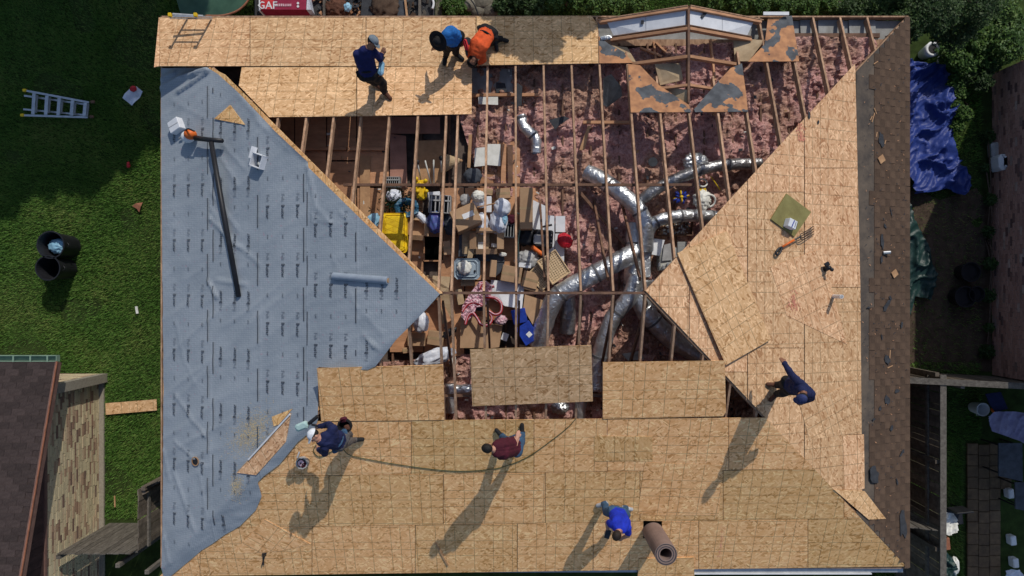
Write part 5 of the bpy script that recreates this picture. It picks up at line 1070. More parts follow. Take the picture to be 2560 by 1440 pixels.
# upright felt roll
c = onb(1631, 1327, 'S', 0); t = thing('felt_roll', 'brown felt roll standing upright in a square roof opening', 'roll', c)
mb = MB(); q = [onb(x, y, 'S', .020) for x, y in ((1609, 1302), (1655, 1303), (1655, 1345), (1608, 1346))]; mb.prism(q, (0, 0, -.004)); mb.build('opening', mat('opening_shade_black', (.004, .004, .004), rough=1, spec=0), t)  # black plate on the deck, painted as the shade inside the opening
L = 1.32; mb = MB(); ns = 30; hr = .215
mb.lathe([(hr, 0), (hr, L), (hr - .012, L + .004), (hr - .014, L - .02), (hr - .03, L - .02), (hr - .032, L), (hr - .06, L), (hr - .062, L - .02), (hr - .075, L - .02), (hr - .077, L), (hr - .1, L - .002), (hr - .1, L - .75)], c - Vector((0, 0, .05)), ns); mb.build('rolled_felt', M['felt_roll'], t, smooth=False)
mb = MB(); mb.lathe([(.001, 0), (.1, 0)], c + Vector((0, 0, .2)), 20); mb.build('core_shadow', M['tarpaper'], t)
for rr in (hr - .02, hr - .068): mb = MB(); mb.lathe([(rr - .007, L - .052), (rr + .007, L - .052)], c + Vector((0, 0, .004)), 30); mb.build('inner_layer', M['tarpaper'], t)
mb = MB(); mb.beam(onb(1089, 1358, 'S', .04), onb(1120, 1415, 'S', .04), .03, .015); tag(mb.build('wood_stick', M['ply_tan'], loc=onb(1105, 1385, 'S', .03)), 'pale wood stick lying low on the front slope', 'stick')
t = thing('pliers', 'small dark pliers by the lower left offcut panel', 'pliers', onb(656, 1400, 'S')); mb = MB(); mb.tube([onb(663, 1386, 'S', .04), onb(654, 1415, 'S', .04)], .012, 6); mb.build('handle', M['dark_plastic'], t); mb = MB(); mb.tube([onb(657, 1384, 'S', .04), onb(659, 1412, 'S', .04)], .012, 6); mb.build('handle', M['dark_plastic'], t); mb = MB(); mb.tube([onb(655, 1385, 'S', .045), onb(666, 1383, 'S', .045)], .014, 6); mb.build('jaw', M['dark_plastic'], t)
t = thing('nail_pouch', 'grey tool pouch with pink nail coils near the white-capped man', 'pouch', onb(757, 1156, 'S')); c = onb(757, 1156, 'S', .1)
mb = MB(); mb.lathe([(.1, -.1), (.13, .0), (.12, .08), (.10, .08), (.10, -.02), (.001, -.02)], c, 9); mb.build('pouch', M['grey_plastic'], t); mb = MB(); mb.lathe([(.02, 0), (.06, 0), (.06, .05), (.02, .05)], c + Vector((-.02, 0, .02)), 12); mb.build('nail_coil', M['pink'], t); mb = MB(); mb.lathe([(.02, 0), (.045, 0), (.045, .05), (.02, .05)], c + Vector((.04, -.04, .02)), 12); mb.build('nail_coil', M['maroon'], t)
mb = MB(); mb.beam(c + Vector((-.1, .1, .05)), c + Vector((-.06, .22, .03)), .03, .02); mb.build('strap', M['grey_plastic'], t)
pth = [onb(x, y, 'S', .03) for x, y in ((790, 1112), (784, 1128), (800, 1142), (835, 1126), (855, 1122), (875, 1138), (930, 1150), (1000, 1162), (1080, 1173), (1150, 1178), (1220, 1174), (1262, 1166), (1320, 1142), (1380, 1100), (1420, 1068), (1440, 1046))]
mb = MB(); mb.tube(spline(pth, 6), .007, 6); tag(mb.build('air_hose', M['hose_green'], loc=pth[6], smooth=True), 'green air hose curving across the front slope', 'hose')
# sawdust flecks on the membrane
random.seed(31); sd_ = MB()
for i in range(2600):
    if i % 5: x = random.gauss(630, 26); y = random.gauss(1082, 24) - (x - 630) * .5
    else: x = random.gauss(592, 9); y = random.gauss(1215, 16)
    p = on(x, y, .02)
    if not inside(p.x, p.y, MW): continue
    z = mem_h(p.x, p.y) + .02; s = random.uniform(.006, .02); sd_.add([(p.x, p.y, z), (p.x + s, p.y + s * .3, z + .003), (p.x + s * .4, p.y + s, z + .001)], [[0, 1, 2]])
sd_.build('sawdust', M['sawdust'], kind='stuff')
random.seed(33); rf = MB()
for i in range(500):
    x = random.uniform(700, 2150); y = random.uniform(1060, 1410); p = on(x, y, .022); a = random.uniform(0, 3); s = random.uniform(.008, .03)
    rf.add([p + Vector((0, 0, .004)), p + Vector((s * math.cos(a), s * math.sin(a), .006)), p + Vector((-s * .4 * math.sin(a), s * .4 * math.cos(a), .005))], [[0, 1, 2]])
for i in range(420):
    p = on(random.uniform(2156, 2264), random.uniform(150, 1380), .0, 'E') + Vector((0, 0, .03)); a = random.uniform(0, 3); s = random.uniform(.012, .05)
    rf.add([p, p + Vector((s * math.cos(a), s * math.sin(a), .004)), p + Vector((-s * .5 * math.sin(a), s * .5 * math.cos(a), .002))], [[0, 1, 2]], m=1 if i % 4 else 0)
rf.build('roof_crumbs', [M['plank'], M['tarpaper']], kind='stuff')
# red chalk marks
def chalk(px, py, w, l, k, label, a=0):
    c = on(px, py, .03, k); mb = MB(); random.seed(int(px)); pts = []
    for i in range(90):
        x = random.gauss(0, w / 2.6); y = random.uniform(-l / 2, l / 2) if l > w * 2 else random.gauss(0, l / 3); s = random.uniform(.01, .035)
        q = c + Vector((x * math.cos(a) - y * math.sin(a), x * math.sin(a) + y * math.cos(a), 0)); pl = PLN[k]; z = pl[0] + pl[1] * q.x + pl[2] * q.y + .0195
        if k == 'E': z += .008
        mb.add([(q.x, q.y, z), (q.x + s * .5, q.y + s * .2, z), (q.x + s * .3, q.y + s * 1.6, z), (q.x - s * .1, q.y + s, z)], [[0, 1, 2, 3]])
    t = thing('chalk_mark', label, 'chalk mark', c); mb.build('chalk_smear', mat('red_chalk_%d' % int(px), (.66, .27, .18), (.55, .22, .15), scale=5), t, kind='stuff')
chalk(1803, 1355, .05, .8, 'S', 'vertical red chalk smear low on the front slope'); chalk(2001, 333, .13, .35, 'E', 'red chalk smear on the upper right slope', .2)
chalk(1985, 760, .14, .28, 'E', 'red chalk smear on the middle of the right slope', .2)
random.seed(77)
for i, (x, y, w, l, h, a, lb, m) in enumerate(((1118, 620, .16, .3, .1, 5, 'short brown box between two rafters right of the hatch', 'cardboard'), (1226, 640, .3, .12, .16, 4, 'low dark box below the box with handle slots', 'grey_dark'), (1302, 572, .12, .2, .14, -6, 'little brown box between the wire rack and tall box', 'cardboard'), (1346, 760, .2, .12, .1, 30, 'small brown box wedged beside the slanted carton sheet', 'cardboard'), (1150, 742, .14, .34, .14, 12, 'narrow brown box left of the candy cane garland', 'kraft'), (1262, 842, .14, .16, .12, -20, 'small white carton left of the dark blue carton', 'white_board'), (1020, 875, .22, .12, .12, 8, 'small brown box at the edge of the left loose sheet', 'cardboard'), (1076, 745, .2, .24, .14, -15, 'shaded brown box below the ridge board left end', 'cardboard'))):
    carton(x, y, 2.95, w, l, h, a, lb, m=m, tape=m == 'cardboard', name='small_carton')
# ================================================================ PEOPLE
def person(label, J, base, mats, hat=None, hat_m='cap_white', hair='hair', sleeves='long', face=(0, -1), shoe='shoe_dark', k='S', belt=None, female=False):
    """J: joint -> (px, py, height over the base point of the roof)"""
    zb = on(*base, 0, k).z + .03
    W = {n: P(px, py, zb + h) for n, (px, py, h) in J.items()}
    for s in 'LR':
        W['an' + s] = on(J['an' + s][0], J['an' + s][1], .1, k) + Vector((0, 0, .02)); W['to' + s] = on(J['to' + s][0], J['to' + s][1], .055, k)
        d = W['to' + s] - W['an' + s]; d.z *= 1; W['to' + s] = W['an' + s] + d.normalized() * .19; W['to' + s].z = min(W['to' + s].z, W['an' + s].z - .02) if 0 else on_z(W['to' + s], k) + .05
    root = P(J['pe'][0], J['pe'][1], zb + .8); root.z = zb
    t = thing('person', label, 'person', root)
    pe = W['pe']; ch = W['ch']; ne = W['ne']; hd = W['hd']
    spine = (ch - pe).normalized(); side = (W['shR'] - W['shL']).normalized()
    hs = (side - spine * side.dot(spine)).normalized()
    hipL = pe - hs * .085 - spine * .03; hipR = pe + hs * .085 - spine * .03
    mb = MB(); bones = []
    def cap(a, b, r0, r1, kind): mb.capsule(a, b, r0, r1); bones.append((a, b, kind, max(r0, r1)))
    top, leg, skin = 0, 1, 2
    back = spine.cross(hs).normalized()
    for o_ in (-.055, 0, .055):
        cap(pe + hs * o_, ch + hs * o_ * 1.25, .105, .115, top)
        cap(ch + hs * o_ * 1.25, ne + hs * o_ * .9 - (ne - ch) * .25, .115, .085, top)
    cap(hipL, hipR, .115, .115, leg); cap(W['shL'], W['shR'], .072, .072, top)
    cap(ne - (hd - ne) * .25, ne + (hd - ne) * .45, .055, .052, skin)
    for s, hp in (('L', hipL), ('R', hipR)):
        cap(hp, W['kn' + s], .1, .07, leg); cap(W['kn' + s], W['an' + s], .068, .05, leg)
        cap(W['an' + s] + Vector((0, 0, .0)), W['to' + s], .05, .042, 3); cap(W['an' + s] - (W['to' + s] - W['an' + s]) * .25, W['an' + s], .045, .045, 3)
        up = top; lo = top if sleeves == 'long' else skin
        m_ = W['sh' + s].lerp(W['el' + s], .6)
        cap(W['sh' + s], m_, .068, .056, top); cap(m_, W['el' + s], .055, .048, lo); cap(W['el' + s], W['ha' + s], .046, .033, lo)
        # hand with palm, four fingers and a thumb
        f = (W['ha' + s] - W['el' + s]).normalized(); dn = Vector((0, 0, -1)); sd_ = f.cross(dn)
        sd_ = sd_.normalized() if sd_.length > .1 else hs; pn = sd_.cross(f).normalized()
        w_ = W['ha' + s]; pm = w_ + f * .085
        for q in (-.028, -.01, .01, .028): cap(w_ + sd_ * q * .6 + f * .01, pm + sd_ * q, .02, .017, skin)
        for q, L_ in ((-.03, .06), (-.01, .075), (.01, .07), (.03, .055)):
            a = pm + sd_ * q; b = a + f * L_ * .55 + pn * L_ * .1; c_ = b + f * L_ * .3 - pn * .0 + dn * L_ * .45
            cap(a, b, .0105, .0095, skin); cap(b, c_, .0095, .0085, skin)
        a = w_ + f * .03 - sd_ * .026; b = a + f * .035 - sd_ * .03; cap(a, b, .013, .011, skin); cap(b, b + f * .03, .011, .009, skin)
    # head
    up = (hd - ne).normalized(); fd = Vector((face[0], -face[1], 0)); fd = (fd - up * fd.dot(up)); fd = fd.normalized() if fd.length > .05 else back
    sd2 = up.cross(fd); Rh = Matrix((sd2, fd, up)).transposed()
    def hp_(x, y, z): return hd + Rh @ Vector((x, y, z))
    n0 = len(bones)
    mb.ell(hp_(0, -.012, .02), (.077, .095, .1), Rh, 18, 12); mb.ell(hp_(0, .02, -.055), (.056, .065, .06), Rh, 14, 9)
    mb.ell(hp_(0, .095, -.015), (.014, .022, .024), Rh, 8, 6); mb.ell(hp_(0, .078, .022), (.05, .014, .01), Rh, 10, 6); mb.ell(hp_(0, .08, -.058), (.022, .01, .008), Rh, 8, 5)
    for q in (-1, 1): mb.ell(hp_(q * .08, -.008, -.01), (.012, .024, .032), Rh, 8, 6)
    bones.append((hp_(0, 0, .04), hp_(0, .02, -.07), skin, .1))
    body = mb.build('body', [M[mats[0]], M[mats[1]], M[mats[2]], M[shoe]], t)
    rm = body.modifiers.new('r', 'REMESH'); rm.mode = 'VOXEL'; rm.voxel_size = .0095
    s_ = body.modifiers.new('s', 'SMOOTH'); s_.factor = .5; s_.iterations = 5
    bpy.context.view_layer.update(); dg = bpy.context.evaluated_depsgraph_get(); me = bpy.data.meshes.new_from_object(body.evaluated_get(dg)); old = body.data
    body.modifiers.clear(); body.data = me; me.name = 'body'
    n = len(me.polygons); cen = np.zeros(n * 3, dtype=np.float32); me.polygons.foreach_get('center', cen); cen = cen.reshape(-1, 3) + np.array(root)[None]
    best = np.full(n, 1e9); idx = np.zeros(n, dtype=np.int32)
    for a, b, kd, r in bones:
        a = np.array(a); d = np.array(b) - a; L2 = max(1e-6, d @ d); tt = np.clip(((cen - a) @ d) / L2, 0, 1); q = np.linalg.norm(cen - a - tt[:, None] * d, axis=1) - r
        mk = q < best; best[mk] = q[mk]; idx[mk] = kd
    me.materials.clear()
    for q in (mats[0], mats[1], mats[2], shoe): me.materials.append(M[q])
    me.polygons.foreach_set('material_index', idx); me.polygons.foreach_set('use_smooth', [True] * n)
    # cloth folds
    nv = len(me.vertices); co = np.zeros(nv * 3, dtype=np.float32); me.vertices.foreach_get('co', co); co = co.reshape(-1, 3)
    vi = np.zeros(nv, dtype=bool)
    for p in me.polygons:
        if idx[p.index] < 2:
            for v in p.vertices: vi[v] = True
    no = np.zeros(nv * 3, dtype=np.float32); me.vertex_normals.foreach_get('vector', no) if hasattr(me, 'vertex_normals') else None; no = no.reshape(-1, 3)
    for i in np.nonzero(vi)[0]:
        v = Vector(co[i]); co[i] += no[i] * (.006 + .014 * (1 - 2 * abs(noise.noise(v * 7 + Vector((root.x, 0, 0))))))
    me.vertices.foreach_set('co', co.ravel()); me.update()
    # hair
    if hair:
        mb = MB(); mb.ell(hp_(0, -.02, .035), (.084, .1, .1), Rh, 20, 14)
        keep = [v for v in mb.v]; nf = []
        for f_ in mb.f:
            c_ = sum((mb.v[i] for i in f_), Vector()) / len(f_); l = Rh.transposed() @ (c_ - hd)
            if l.z > .03 or (l.y < .0 and l.z > -.05): nf.append(f_)
        mb.f = nf; mb.m = [0] * len(nf)
        for i, v in enumerate(mb.v): mb.v[i] = v + (v - hd).normalized() * .006 * noise.noise(v * 50)
        mb.build('hair', M[hair], t, smooth=True)
    for q in (-1, 1): mb = MB(); mb.ell(hp_(q * .03, .082, .0), (.011, .007, .008), Rh, 8, 6); mb.build('eye', M['hair'], t, smooth=True)
    if hat in ('cap', 'capback'):
        mb = MB(); mb.ell(hp_(0, -.014, .052), (.092, .11, .088), Rh, 20, 12); mb.f = [f_ for f_ in mb.f if (Rh.transposed() @ (sum((mb.v[i] for i in f_), Vector()) / len(f_) - hd)).z > .045]; mb.m = [0] * len(mb.f); cc_ = mb.build('cap_crown', M[hat_m], t, smooth=True)
        mb = MB(); pts = [hp_(.075 * math.cos(a), .075 + .085 * math.sin(a), .05 - .015 * math.sin(a)) for a in [math.pi * i / 10 for i in range(11)]]; mb.prism(pts + [hp_(-.07, .05, .055), hp_(.07, .05, .055)], -up * .006); mb.build('cap_brim', M[hat_m], cc_)
        mb = MB(); mb.ell(hp_(0, -.014, .142), (.01, .01, .006), Rh, 8, 5); mb.build('cap_button', M[hat_m], cc_)
    if hat == 'wide':
        mb = MB(); mb.lathe([(.001, .16), (.05, .155), (.08, .12), (.092, .06), (.1, .055), (.15, .052), (.2, .062), (.2, .056), (.15, .044), (.09, .045)], hd, 32, rot=Rh); mb.build('sun_hat', M['black_cloth'], t, smooth=True)
    if hat == 'hood':
        mb = MB(); mb.ell(hp_(0, -.03, .02), (.105, .13, .125), Rh, 20, 14); mb.f = [f_ for f_ in mb.f if (lambda l: l.y < .045 or l.z > .08)(Rh.transposed() @ (sum((mb.v[i] for i in f_), Vector()) / len(f_) - hd))]; mb.m = [0] * len(mb.f)
        for i, v in enumerate(mb.v): mb.v[i] = v + (v - hd).normalized() * .018 * noise.noise(v * 14)
        mb.build('hood', M[hat_m], t, smooth=True)
    if belt:
        mb = MB(); pth = [pe + spine * .1 + hs * .15 * math.cos(a) + back * .125 * math.sin(a) for a in [k_ * math.pi / 8 for k_ in range(17)]]; mb.tube(pth, .022, 8); mb.build('tool_belt', M[belt], t, smooth=True)
        for q in (-1, 1): mb = MB(); mb.bbox(pe + hs * .18 * q + Vector((0, 0, -.02)), (.1, .12, .16), .3, .02); mb.build('belt_pouch', M[belt], t)
    return t, W
def on_z(p, k): a, b, c = PLN[k]; return a + b * p.x + c * p.y
t1, W1 = person('crouching worker in a navy hooded jacket and grey cap on the rear slope', dict(hd=(931, 107, 1.38), ne=(920, 121, 1.3), ch=(911, 143, 1.12), pe=(921, 183, .86), shL=(893, 136, 1.2), shR=(936, 132, 1.2), elL=(900, 160, .98), haL=(938, 178, .88), elR=(951, 148, 1.0), haR=(955, 136, 1.05), knL=(938, 205, .48), anL=(934, 207, 0), toL=(946, 216, 0), knR=(957, 208, .46), anR=(961, 230, 0), toR=(970, 240, 0)), (945, 220), ('navy2', 'black_cloth', 'skin_dark'), 'cap', 'cap_grey', 'hair', 'long', (.8, .6), 'shoe_brown', 'N', 'black_cloth')
mb = MB(); c = W1['ha' + 'L'] + Vector((.12, .05, .02)); mb.bbox(c, (.11, .26, .12), -.1, .03)
t = thing('nail_gun', 'pale blue nail gun held low by the worker in the navy hooded jacket', 'nail gun', c); mb.build('gun_body', M['lightblue'], t); mb = MB(); mb.tube([c + Vector((0, .12, .02)), c + Vector((.05, .22, .0))], .03, 10); mb.build('nozzle', M['dark_plastic'], t); mb = MB(); mb.tube([c + Vector((-.02, -.1, .02)), c + Vector((-.14, -.02, .0))], .022, 8); mb.build('handle', M['dark_plastic'], t)
t2, W2 = person('bending worker in a bright blue shirt and wide black sun hat', dict(hd=(1099, 100, 1.2), ne=(1108, 94, 1.12), ch=(1122, 88, 1.02), pe=(1138, 98, .78), shL=(1104, 104, 1.02), shR=(1128, 76, 1.05), elL=(1092, 118, .8), haL=(1084, 121, .62), elR=(1145, 86, .85), haR=(1152, 103, .66), knL=(1118, 122, .44), anL=(1115, 139, 0), toL=(1113, 150, 0), knR=(1138, 121, .45), anR=(1140, 134, 0), toR=(1150, 143, 0)), (1130, 137), ('cyan_shirt', 'black_cloth', 'skin_dark'), 'wide', 'black_cloth', 'hair', 'short', (-.4, .8), 'shoe_dark', 'N')
c = W2['haR'] + Vector((.1, -.05, -.06)); t = thing('nail_gun', 'red and black nail gun held by the worker in the black sun hat', 'nail gun', c); mb = MB(); mb.bbox(c, (.1, .24, .12), .3, .03); mb.build('gun_body', M['red'], t); mb = MB(); mb.lathe([(.001, -.04), (.08, -.04), (.08, .04), (.001, .04)], c + Vector((.03, .06, 0)), 14); mb.build('magazine', M['dark_plastic'], t); mb = MB(); mb.tube([c + Vector((0, -.1, 0)), c + Vector((.02, -.2, -.05))], .025, 8); mb.build('nozzle', M['dark_plastic'], t)
t3, W3 = person('kneeling worker in an orange shirt leaning over the board edge', dict(hd=(1182, 153, .62), ne=(1189, 138, .68), ch=(1198, 113, .74), pe=(1219, 82, .62), shL=(1176, 121, .66), shR=(1205, 133, .66), elL=(1170, 130, .4), haL=(1174, 145, .16), elR=(1209, 150, .4), haR=(1196, 160, .1), knL=(1209, 100, .1), anL=(1238, 106, 0), toL=(1240, 115, 0), knR=(1224, 106, .1), anR=(1250, 98, 0), toR=(1260, 101, 0)), (1225, 115), ('orange_shirt', 'black_cloth', 'skin_dark'), 'hood', 'black_cloth', 'hair', 'long', (-.3, .9), 'shoe_dark', 'N', 'black_cloth')
t4, W4 = person('worker in a navy shirt and white cap on the front slope with a tool belt', dict(hd=(786, 1090, 1.3), ne=(803, 1097, 1.24), ch=(824, 1096, 1.12), pe=(850, 1102, .86), shL=(812, 1118, 1.16), shR=(832, 1072, 1.16), elL=(812, 1134, .9), haL=(797, 1124, .72), elR=(822, 1061, .92), haR=(800, 1066, .8), knL=(866, 1106, .46), anL=(886, 1099, 0), toL=(898, 1098, 0), knR=(862, 1086, .46), anR=(874, 1084, 0), toR=(868, 1072, 0)), (878, 1092), ('navy', 'jeans_grey', 'skin'), 'cap', 'cap_white', 'hair', 'long', (.1, 1), 'shoe_dark', 'S', 'jeans')
c = W4['haR'] + Vector((-.16, .03, -.02)); t = thing('nail_gun', 'pale green and black nail gun by the white-capped worker', 'nail gun', c); mb = MB(); mb.bbox(c + Vector((-.18, -.03, 0)), (.24, .14, .12), .4, .03); mb.build('gun_body', mat('pale_teal', (.45, .6, .58), (.3, .45, .45)), t); mb = MB(); mb.tube([c + Vector((-.05, .02, 0)), c + Vector((.12, .16, .02))], .035, 8); mb.build('magazine', M['dark_plastic'], t); mb = MB(); mb.tube([c, c + Vector((.16, -.03, .02))], .022, 8); mb.build('handle', M['dark_plastic'], t)
c = P(863, 1064, W4['pe'].z - .1); t = thing('nail_pouch', 'brown and black nail pouch at the hip of the white-capped worker', 'pouch', c); mb = MB(); mb.lathe([(.1, -.12), (.14, .0), (.14, .08), (.11, .08), (.1, -.04), (.001, -.04)], c, 10); mb.build('pouch', M['black_cloth'], t); mb = MB(); mb.bbox(c + Vector((-.02, .12, .05)), (.14, .1, .1), .3, .03); mb.build('side_pocket', M['maroon'], t); mb = MB(); mb.bbox(c + Vector((.05, -.02, .07)), (.1, .1, .06), .3, .02); mb.build('holster', M['shoe_brown'], t)
t5, W5 = person('man in a maroon t-shirt and jeans leaning forward, seen from above', dict(hd=(1220, 1121, 1.42), ne=(1237, 1124, 1.34), ch=(1258, 1122, 1.18), pe=(1288, 1115, .88), shL=(1246, 1110, 1.24), shR=(1252, 1138, 1.22), elL=(1262, 1102, .98), haL=(1268, 1100, .8), elR=(1283, 1128, 1.04), haR=(1292, 1096, .95), knL=(1268, 1104, .46), anL=(1256, 1091, 0), toL=(1249, 1083, 0), knR=(1302, 1104, .46), anR=(1305, 1085, 0), toR=(1305, 1072, 0)), (1280, 1088), ('maroon', 'jeans', 'skin'), None, None, 'hair', 'short', (-1, -.2), 'shoe_dark', 'S')
t6, W6 = person('man in a royal blue t-shirt, jeans and pale shoes looking at his phone', dict(hd=(1543, 1337, 1.46), ne=(1549, 1324, 1.36), ch=(1552, 1308, 1.2), pe=(1544, 1284, .9), shL=(1533, 1311, 1.24), shR=(1567, 1318, 1.24), elL=(1518, 1306, .98), haL=(1519, 1322, .95), elR=(1571, 1338, 1.0), haR=(1556, 1345, .9), knL=(1517, 1280, .46), anL=(1511, 1259, 0), toL=(1499, 1262, 0), knR=(1566, 1289, .46), anR=(1562, 1270, 0), toR=(1574, 1272, 0)), (1538, 1265), ('royal', 'jeans', 'skin'), None, None, 'hair_brown', 'short', (-.3, 1), 'shoe_white', 'S')
c = W6['haL'] + Vector((-.0, -.1, .01)); mb = MB(); mb.bbox(c, (.1, .17, .02), -.3, .006); t = thing('mobile_phone', 'black phone in the hand of the man in royal blue', 'phone', c); mb.build('casing', M['dark_plastic'], t); mb = MB(); mb.box(c + Vector((0, 0, .011)), (.085, .15, .002), -.3); mb.build('screen', M['tarpaper'], t)
t7, W7 = person('man in a navy jacket and slate blue cap stretching one arm, right slope', dict(hd=(2004, 993, 1.5), ne=(2009, 981, 1.4), ch=(2003, 970, 1.2), pe=(1978, 964, .88), shL=(1996, 957, 1.3), shR=(2026, 984, 1.28), elL=(1975, 930, 1.12), haL=(1962, 910, 1.0), elR=(2028, 995, 1.02), haR=(2012, 1003, .95), knL=(1957, 962, .46), anL=(1942, 962, 0), toL=(1930, 961, 0), knR=(1957, 982, .46), anR=(1942, 984, 0), toR=(1933, 992, 0)), (1942, 975), ('navy', 'black_cloth', 'skin_dark'), 'cap', 'hood_blue', 'hair', 'long', (-.7, .7), 'shoe_brown', 'E')

# ================================================================ NEIGHBOUR WEST (cream brick)
nw = thing('cream_brick_house', 'cream brick neighbour house with a dark shingle roof, lower left', 'house', (-14, -6, 0))
BX = -10.56; BY = -2.2; BT = 2.07
mb = MB(); mb.box((BX - 3.02, BY - 4.02, BT / 2 - .1), (6, 8, BT + .2)); mb.build('mortar_wall', M['mortar'], nw)
def bricks(face, a0, a1, z0, z1, fixed, out, L=.3, h=.074, gap=.01, name='bricks', m='brick_cream', parent=None, t=.03):
    mb = MB(); nz = int((z1 - z0) / h)
    for j in range(nz):
        a = a0 - (j % 2) * L / 2 - random.random() * .04
        while a < a1:
            l = L * random.choice((.6, 1, 1, 1)) if m == 'brick_cream' else L
            p = max(a, a0); q = min(a + l - gap, a1)
            if q - p > .04:
                pr = t + random.uniform(-.005, .006); z = z0 + j * h
                if face == 'x': c = (fixed + out * pr / 2, (p + q) / 2, z + (h - gap) / 2); s = (pr, q - p, h - gap)
                else: c = ((p + q) / 2, fixed + out * pr / 2, z + (h - gap) / 2); s = (q - p, pr, h - gap)
                mb.box(c, s)
            a += l
    return mb.build(name, M[m], parent, kind='stuff')
random.seed(8)
bricks('x', BY - 8, BY, 0, BT, BX - .02, 1, parent=nw); bricks('y', BX - 6, BX, 0, BT, BY - .02, 1, parent=nw)
mb = MB(); mb.box((BX + .11, BY - .1, BT / 2 + .1), (.18, .22, BT + .2)); mb.build('corner_pilaster', M['mortar'], nw)
mb = MB(); mb.box((BX + .05, BY - 4, .03), (.16, 8, .06)); mb.build('footing', M['mortar'], nw)
def nrz(y): return 2.3 + .26 * (-1.65 - y)
REX = -10.16
for i in range(44):       # gable siding boards
    y1 = BY - .0 - i * .155; y0 = y1 - .15; zt = nrz(y1) - .12
    if zt - BT < .03: continue
    mb = MB(); mb.box((BX + .0, (y0 + y1) / 2, (BT + zt) / 2), (.05, .15, zt - BT)); mb.build('siding_board', M['siding'], nw)
mb = MB(); mb.box((BX + .015, BY - 4, BT + .03), (.09, 8, .07)); mb.build('frieze_trim', M['trim'], nw)
mb = MB(); mb.prism([(-20, -1.65, nrz(-1.65)), (REX, -1.65, nrz(-1.65)), (REX, -9.5, nrz(-9.5)), (-20, -9.5, nrz(-9.5))], (0, 0, -.12)); mb.build('roof_deck', M['shingle_dark'], nw)
mb = MB(); mb.beam((REX + .02, -1.63, nrz(-1.63) + .03), (REX + .02, -9.5, nrz(-9.5) + .03), .035, .18); mb.build('rake_board', M['trim'], nw)
mb = MB(); mb.beam((REX + .05, -1.63, nrz(-1.63) + .045), (REX + .05, -9.5, nrz(-9.5) + .045), .02, .03); mb.build('drip_edge', M['terracotta'], nw)
ua = math.atan(.26); q = MB(); q.hexa([(-.15, -.08, 0), (.15, -.08, 0), (.15, .08, 0), (-.15, .08, 0)], [(-.15, -.08, .004), (.15, -.08, .004), (.15, .08, .012), (-.15, .08, .012)])
s0 = q.build('shingle', M['shingle_dark'], nw); first = True; off = ROOT[nw.name]; cnt2 = 0
s0.data.transform(Matrix.Translation(off))
for j in range(46):
    y = -1.74 - j * .14
    if y < -7.1: break
    for i in range(14):
        x = REX - .16 - i * .305 - (j % 2) * .15
        if x < -12.3 or (y < -5 and x < -11.9): continue
        if cnt2 >= 295: continue
        o = s0 if first else s0.copy()
        if not first: COL.objects.link(o)
        first = False; cnt2 += 1; o.parent = nw; o.location = Vector((x, y, nrz(y) + .005)) - off; o.rotation_euler = (-ua, random.uniform(-.008, .008), random.uniform(-.012, .012))
# gutter with brackets
mb = MB(); yg = -1.64; zg = nrz(-1.65) - .02
mb.box((-15, yg + .13, zg - .05), (9.7, .012, .12)); mb.box((-15, yg + .005, zg - .05), (9.7, .012, .12)); mb.box((-15, yg + .065, zg - .105), (9.7, .12, .012)); mb.box((-10.155, yg + .065, zg - .05), (.014, .14, .12)); mb.build('gutter', M['gutter_green'], nw)
for i in range(6): mb = MB(); mb.box((-10.35 - i * .38, yg + .065, zg + .012), (.03, .14, .012)); mb.build('gutter_bracket', M['gutter_green'], nw)
# ================================================================ NEIGHBOUR EAST (red brick)
ne_ = thing('red_brick_house', 'red brick neighbour house along the right edge', 'house', (14, 1, 0)); EX = 12.3
mb = MB(); mb.box((EX + 1.27, 2.36, 1.95), (2.5, 6.24, 3.9)); mb.box((EX + 1.27, -1.48, 1.35), (2.5, 1.44, 2.7)); mb.build('mortar_wall', M['mortar_red'], ne_, kind='stuff')
mb = MB(); mb.box((15.6, 1.0, 2.8), (3.8, 6.4, 5.6)); mb.build('shade_block', M['mortar_red'], ne_)  # unseen taller block, added only to cast its shadow over the patio
bricks('x', -.78, 5.48, 2.7, 3.86, EX + .02, -1, L=.22, h=.08, m='brick_red', parent=ne_, t=.02); bricks('x', -2.22, 5.48, 0, 2.7, EX + .02, -1, L=.22, h=.08, m='brick_red', parent=ne_, t=.02); bricks('y', EX, EX + 2.4, 0, 2.7, -2.24 + .04, -1, L=.22, h=.08, m='brick_red', parent=ne_, t=.02); bricks('y', EX, EX + 2.4, 0, 3.86, 5.46, 1, L=.22, h=.08, m='brick_red', parent=ne_, t=.02)
mb = MB(); mb.prism([(EX - .12, 5.6, 3.94), (14.8, 5.6, 4.9), (14.8, -.8, 4.9), (EX - .12, -.8, 3.94)], (0, 0, -.08)); mb.build('roof', M['shingle_dark'], ne_); mb = MB(); mb.prism([(EX - .1, -.82, 2.74), (13.65, -.82, 3.2), (13.65, -2.35, 3.2), (EX - .1, -2.35, 2.74)], (0, 0, -.06)); mb.build('low_end_roof', M['shingle_dark'], ne_)  # second roof: unseen south end, stepped down to shorten the shadow it casts
# white box on the wall base
c = P(2500, 408, .5); t = thing('white_tank', 'white rounded tank standing against the red brick wall', 'tank', P(2500, 408, 0)); mb = MB(); mb.bbox(P(2496, 408, .3), (.24, .4, .5), .05, .08); mb.build('tank_body', M['white_plastic'], t); mb = MB(); mb.bbox(P(2488, 376, .12), (.3, .4, .24), .1, .05); mb.build('meter_box', M['grey_plastic'], t)

